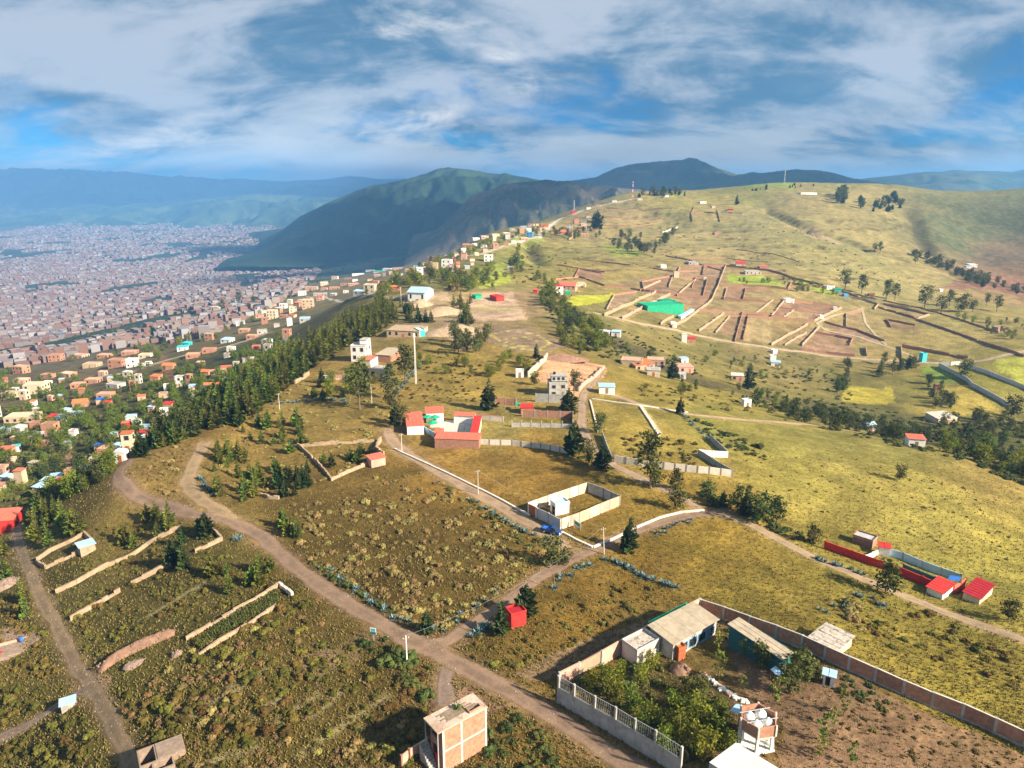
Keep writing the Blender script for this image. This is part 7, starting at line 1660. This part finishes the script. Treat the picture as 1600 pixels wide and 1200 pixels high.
bushes(B_OLI, [(880,350),(1050,310),(1200,330),(1420,430),(1500,470),(1300,440),(1100,400),(900,430)], 330, .7, 1.6, 'dark tuft on the bare grassy hillside', 'tufts on the bare grassy hillside', 'bush', 12)
bushes(B_OLI, [(1080,700),(1250,700),(1450,740),(1600,800),(1600,900),(1400,830),(1200,780)], 130, .25, .6, 'small dark tuft on the bright open slope', 'tufts on the bright open slope', 'bush', 14)
bushes(B_OLI, [(1000,500),(1250,555),(1300,575),(1150,600),(1050,560)], 90, .6, 1.3, 'olive shrub on the slope below the pale road', 'shrubs below the pale road', 'shrub', 10)
bushes(B_DRK, [(-20,580),(150,610),(330,590),(430,530),(420,570),(300,660),(190,720),(60,790),(-20,800)], 620, .9, 2.2, 'dark shrub on the left slope among houses', 'shrubs on the left slope', 'shrub', 10, pad=.3)
bushes(B_OLI, [(740,400),(840,380),(920,430),(900,470),(800,450)], 90, .8, 1.8, 'shrub between the plots below the crest', 'shrubs between the plots below the crest', 'shrub', 10)
# ------------------------------------------------------------ loose stones and litter along the tracks
rg = np.random.default_rng(9); rq = RPA[RPA[:, 1] < 200]; k = rg.integers(0, len(rq), 5200); an = rg.uniform(0, 6.28, 5200); rd = rq[k, 2] * np.sqrt(rg.uniform(.25, 3.2, 5200))
sx, sy = rq[k, 0] + np.cos(an) * rd, rq[k, 1] + np.sin(an) * rd; sz = ground(sx, sy) + .03; ss = rg.uniform(.03, .09, 5200) * np.where(rg.random(5200) < .08, 2.2, 1)
tet = np.array([(-1, -.7, -.6), (1, -.6, -.6), (0, 1, -.6), (.1, .1, .9)]); V = (tet[None] * ss[:, None, None] * rg.uniform(.7, 1.3, (5200, 4, 1))) + np.stack([sx, sy, sz], 1)[:, None, :]
F = (np.arange(5200)[:, None, None] * 4 + np.array([(0, 1, 3), (1, 2, 3), (2, 0, 3)])[None]).reshape(-1, 3)
g = mesh_obj('gravel', V.reshape(-1, 3), F, M('loose_stone', (.40,.32,.27), .95, .4, 2.0)); tag(g, 'loose stones scattered along the dirt roads', None, None, 'stuff')
# ------------------------------------------------------------ grass tufts close by
rg = np.random.default_rng(5); n = 60000
Q = np.column_stack([rg.uniform(-20, 1620, n), 700 + 520 * rg.random(n) ** .8]); W = cast(Q)
rp = RPA[RPA[:, 1] < 260]; ok = np.ones(n, bool)
for i in range(0, n, 1000):
    q = W[i:i + 1000]; ok[i:i + 1000] = (np.hypot(q[:, None, 0] - rp[None, :, 0], q[:, None, 1] - rp[None, :, 1]) - rp[None, :, 2]).min(1) > .1
yd = cast([(1040,1020),(1120,990),(1200,1010),(1340,1065),(1640,1195),(1640,1400),(1240,1400),(1175,1150)])
ok &= ~(inpoly(W[:, 0], W[:, 1], yd) & (np.random.default_rng(8).random(n) < .8))
W = W[ok & (W[:, 1] < 260)]
n = len(W); a = rg.uniform(0, 6.28, n); s = rg.uniform(.12, .34, n); V = np.empty((n, 6, 3))
for k in range(2):
    b = a + k * 1.6; dx, dy = np.cos(b) * s * .5, np.sin(b) * s * .5; lx, ly = rg.normal(0, .12, n), rg.normal(0, .12, n)
    V[:, k * 3] = W + np.stack([-dx, -dy, -.05 + 0 * dx], 1); V[:, k * 3 + 1] = W + np.stack([dx, dy, -.05 + 0 * dx], 1); V[:, k * 3 + 2] = W + np.stack([lx, ly, s * 1.2], 1)
g = mesh_obj('grass', V.reshape(-1, 3), np.arange(n * 6).reshape(-1, 3), L_GRASS); tag(g, 'dry grass tufts all over the near slopes', None, None, 'stuff')
# ============================================================ the city in the valley
poly = [(-40,372),(60,352),(140,343),(240,348),(330,345),(420,352),(470,362),(500,378),(470,400),(480,408),(500,425),(470,450),(432,474),(396,492),(360,508),(318,528),(245,540),(190,550),(110,562),(50,574),(-40,584)]
rng = np.random.default_rng(77); N = 95000
Q = np.column_stack([rng.uniform(-40, 505, N), rng.uniform(343, 642, N)])
Q = Q[inpoly(Q[:, 0], Q[:, 1], poly)]
W = cast(Q)
gn = fbm(W[:, 0], W[:, 1] * .6, 150, 4, 41)
keep = (gn < .20) & (W[:, 1] > 400)
far_green = fbm(W[:, 0], W[:, 1] * .5, 1500, 3, 44)
keep &= ~((far_green > .28) & (W[:, 1] > 3300) & (rng.random(len(W)) < .85))
W = W[keep]
# streets: snap to a slightly turned grid
a = R(37); ca, sa = math.cos(a), math.sin(a)
gx = (W[:, 0] * ca + W[:, 1] * sa); gy = (-W[:, 0] * sa + W[:, 1] * ca)
D = W[:, 1]; cell = np.where(D < 1500, 10.5, np.where(D < 3000, 13.0, 18.0))
gx = np.round(gx / cell) * cell; gy = np.round(gy / cell) * cell
street = (np.mod(np.round(gy / cell), 11) == 0)
key = np.round(gx * 7919 + gy * 104729 + cell * 3)
_, ui = np.unique(key, return_index=True)
sel = np.zeros(len(W), bool); sel[ui] = True; sel &= ~street
gx, gy, cell, D = gx[sel], gy[sel], cell[sel], D[sel]
X = gx * ca - gy * sa; Y = gx * sa + gy * ca; Z = ground(X, Y)
n = len(X)
PAL = np.array((.46,.46,.54)) * np.array([(.40,.22,.15),(.42,.25,.18),(.36,.20,.15),(.46,.33,.24),(.50,.42,.33),(.55,.50,.45),(.40,.36,.33),(.62,.58,.53),(.33,.18,.13),(.48,.30,.22)])  # wall and roof colours darkened and blued to imitate cloud shade and haze
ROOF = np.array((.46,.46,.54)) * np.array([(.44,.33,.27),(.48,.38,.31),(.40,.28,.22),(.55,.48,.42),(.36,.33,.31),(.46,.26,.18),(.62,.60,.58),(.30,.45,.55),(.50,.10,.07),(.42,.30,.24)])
pw = rng.integers(0, len(PAL), n); pr = rng.choice(len(ROOF), n, p=[.2,.16,.15,.13,.08,.1,.07,.04,.02,.05])
hw = cell * rng.uniform(.30, .52, n); hd = cell * rng.uniform(.30, .52, n); hh = rng.choice([3.2, 5.8, 8.4, 11], n, p=[.40,.38,.17,.05]) * np.where(D > 3200, 1.15, 1)
PN = ['brick red', 'dull orange', 'dark brick', 'tan', 'cream', 'pale grey', 'grey', 'off white', 'brown', 'light brick']; RN = ['brown', 'tan', 'dull brown', 'cream', 'grey', 'rusty', 'pale', 'bluish', 'red', 'sandy']
order = np.argsort(np.hypot(X, Y)); IND = set(order[:290].tolist())
def city_mat():
    m = bpy.data.materials.new('house_plaster'); m.use_nodes = True; nt = m.node_tree; b = nt.nodes['Principled BSDF']
    v = nn(nt, 'ShaderNodeVertexColor'); v.layer_name = 'paint'
    nt.links.new(v.outputs[0], b.inputs['Base Color']); b.inputs['Roughness'].default_value = .9; return m
CTM = city_mat()
bt = [(-1, -1), (1, -1), (1, 1), (-1, 1)]
V, F, K = [], [], []
for i in range(n):
    ang = a + (.12 * ((int(gx[i] / 150) * 7 + int(gy[i] / 110) * 3) % 5) - .24); c, s = math.cos(ang), math.sin(ang)
    v8 = []
    for zz in (-4.0, hh[i]):
        for sx, sy in bt:
            lx, ly = sx * hw[i], sy * hd[i]; v8.append((X[i] + lx * c - ly * s, Y[i] + lx * s + ly * c, Z[i] + zz))
    if i in IND:
        m = MB(); q = [(p[0] - X[i], p[1] - Y[i], p[2] - Z[i]) for p in v8]; m.hexa(q[:4], q[4:])
        up = [(p[0] * .92, p[1] * .92, hh[i] + .01) for p in q[4:]]; m.poly(up)
        if i % 3 == 0:  # a room or stair head on the flat roof
            m.hexa([(p[0] * .4 + 1, p[1] * .4, hh[i]) for p in q[4:]], [(p[0] * .4 + 1, p[1] * .4, hh[i] + 2.4) for p in q[4:]])
        me = bpy.data.meshes.new('city_house'); me.from_pydata(m.v, [], m.f); me.materials.append(CTM)
        ca_ = me.color_attributes.new('paint', 'FLOAT_COLOR', 'CORNER')
        arr = []
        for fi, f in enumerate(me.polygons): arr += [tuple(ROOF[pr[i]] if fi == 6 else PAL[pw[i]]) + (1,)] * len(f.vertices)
        ca_.data.foreach_set('color', np.array(arr, np.float32).ravel())
        o = bpy.data.objects.new('city_house', me); C.objects.link(o); o.location = (X[i], Y[i], Z[i])
        tag(o, f"{'low' if hh[i] < 5 else 'two storey' if hh[i] < 8 else 'tall'} {PN[pw[i]]} house with {RN[pr[i]]} roof in the nearest city streets", 'house', 'nearest houses of the city in the valley')
    else:
        b0 = len(V); V += v8; F += [(b0, b0 + 1, b0 + 5, b0 + 4), (b0 + 1, b0 + 2, b0 + 6, b0 + 5), (b0 + 2, b0 + 3, b0 + 7, b0 + 6), (b0 + 3, b0, b0 + 4, b0 + 7), (b0 + 4, b0 + 5, b0 + 6, b0 + 7)]
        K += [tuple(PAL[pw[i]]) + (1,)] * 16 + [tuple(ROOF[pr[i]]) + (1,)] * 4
me = bpy.data.meshes.new('city_houses'); me.from_pydata(V, [], F); me.materials.append(CTM)
ca_ = me.color_attributes.new('paint', 'FLOAT_COLOR', 'CORNER'); ca_.data.foreach_set('color', np.array(K, np.float32).ravel())
o = bpy.data.objects.new('city_houses', me); C.objects.link(o); tag(o, 'thousands of small brick and plaster houses filling the valley', None, None, 'stuff')
print('city', n)
# ------------------------------------------------------------ the grown patterns themselves are not part of the place
for o in PROTO:
    for c in list(o.children): bpy.data.objects.remove(c)
    bpy.data.objects.remove(o)
def pix(v):
    d = v - Vector((0, 0, CAMZ)); dep = d.y * CP - d.z * SP
    return 800 + FPX * d.x / max(dep, 1), 600 - FPX * (d.y * SP + d.z * CP) / max(dep, 1)
ORD = ['first', 'second', 'third', 'fourth', 'fifth', 'sixth', 'seventh', 'eighth', 'ninth', 'tenth', 'eleventh', 'twelfth', 'thirteenth', 'fourteenth', 'fifteenth', 'sixteenth', 'seventeenth', 'eighteenth', 'nineteenth', 'twentieth']
LMK = [(712,1140,'brick house'),(808,965,'red kiosk'),(636,1020,'white crossroads pole'),(365,960,'maize plot'),(220,1015,'earth bank'),(130,850,'blue roofed hut'),(250,1170,'roofless brick rooms'),(895,800,'walled plot'),(690,665,'coral roofed courtyard'),(590,715,'faded red hut'),(190,735,'road bend'),(560,550,'white tower house'),(630,510,'long tan building'),(650,450,'white hall'),(1045,478,'green hall'),(865,605,'grey tower house'),(890,580,'dug plot'),(1010,575,'pink roofed huts'),(1100,735,'white panel wall'),(1015,720,'tall eucalyptus'),(1400,890,'red wall'),(1297,995,'lichen roofed hut'),(1070,975,'tan roofed shed'),(1180,1130,'tank tower'),(960,1130,'mesh fence'),(1445,568,'turquoise block'),(1478,658,'long cream hut'),(1432,695,'faded red roofed hut'),(1345,668,'pale gabled hut'),(820,530,'loop track'),(775,480,'bare pitch'),(15,808,'red house'),(430,490,'cream crest house'),(30,655,'big tan building'),(190,570,'brick block'),(120,640,'orange roof'),(225,675,'blue roofed houses'),(340,590,'coral roofed houses'),(470,470,'crest houses'),(330,690,'grassy spur'),(20,1000,'foundation pad'),(100,1110,'tiny shelter'),(450,930,'pale wall end'),(570,920,'agave row'),(740,985,'large agaves'),(760,790,'long kerb')]
def nearest(o):
    a, b = pix(o.location); return min(LMK, key=lambda l: (l[0] - a) ** 2 + ((l[1] - b) * 1.4) ** 2)[2]
grp = {}
for o in C.objects:
    if not o.parent and 'label' in o and 'group' in o: grp.setdefault((o['group'], o['label']), []).append(o)
def shorten(base, tail):
    for cut in (' of the ', ' seen ', ' left of ', ' right of ', ' beyond ', ' beside ', ' above ', ' along ', ' on the ', ' in the ', ' among ', ' between '):
        if len((base + tail).split()) > 16 and cut in base: base = base[:base.index(cut)]
    return base + tail
def order(os_, base, tail):
    k = len(os_); os_.sort(key=lambda o: pix(o.location)[0])
    for i, o in enumerate(os_):
        p_ = '' if k == 1 else ', leftmost of these' if i == 0 else ', rightmost of these' if i == k - 1 else f', {ORD[i]} from the left' if k <= 20 else ''
        o['label'] = shorten(base, tail + p_)
for (gname, lb), os_ in grp.items():
    if len(os_) < 2 or 'crop' in gname: continue
    if len(os_) <= 20: order(os_, lb, ''); continue
    sub_ = {}
    for o in os_: sub_.setdefault(nearest(o) if len(os_) > 120 else '', []).append(o)
    for lm, q in sub_.items():
        lt = ', near the ' + lm if lm else ''
        if len(q) <= 20 or len(q) > 120: order(q, lb, lt); continue
        q.sort(key=lambda o: -pix(o.location)[1]); n3 = -(-len(q) // 20); nm = {2: ['nearer', 'farther'], 3: ['nearer', 'middle', 'farther']}.get(n3) or ['nearest', 'nearer', 'middle', 'farther', 'farthest', 'hindmost'][:n3]
        for b in range(n3): order(q[b * 20:(b + 1) * 20], lb, lt + f', {nm[b]} rank')
# things still sharing a description are told apart by their order in the photograph
same = {}
for o in C.objects:
    if not o.parent and 'label' in o and 'category' in o and 'group' not in o: same.setdefault(o['label'], []).append(o)
for lb, os_ in same.items():
    if len(os_) < 2: continue
    os_.sort(key=lambda o: pix(o.location)[0])
    for i, o in enumerate(os_):
        o['label'] = lb + (', leftmost of these' if i == 0 else ', rightmost of these' if i == len(os_) - 1 else f', {ORD[min(i, 19)]} from the left')

for o in C.objects:
    if 'label' in o and len(o['label'].split()) > 16: print('LONG', o['label'])
for o in C.objects:
    if not o.parent and 'category' in o and 'kind' not in o: o['kind'] = 'thing'
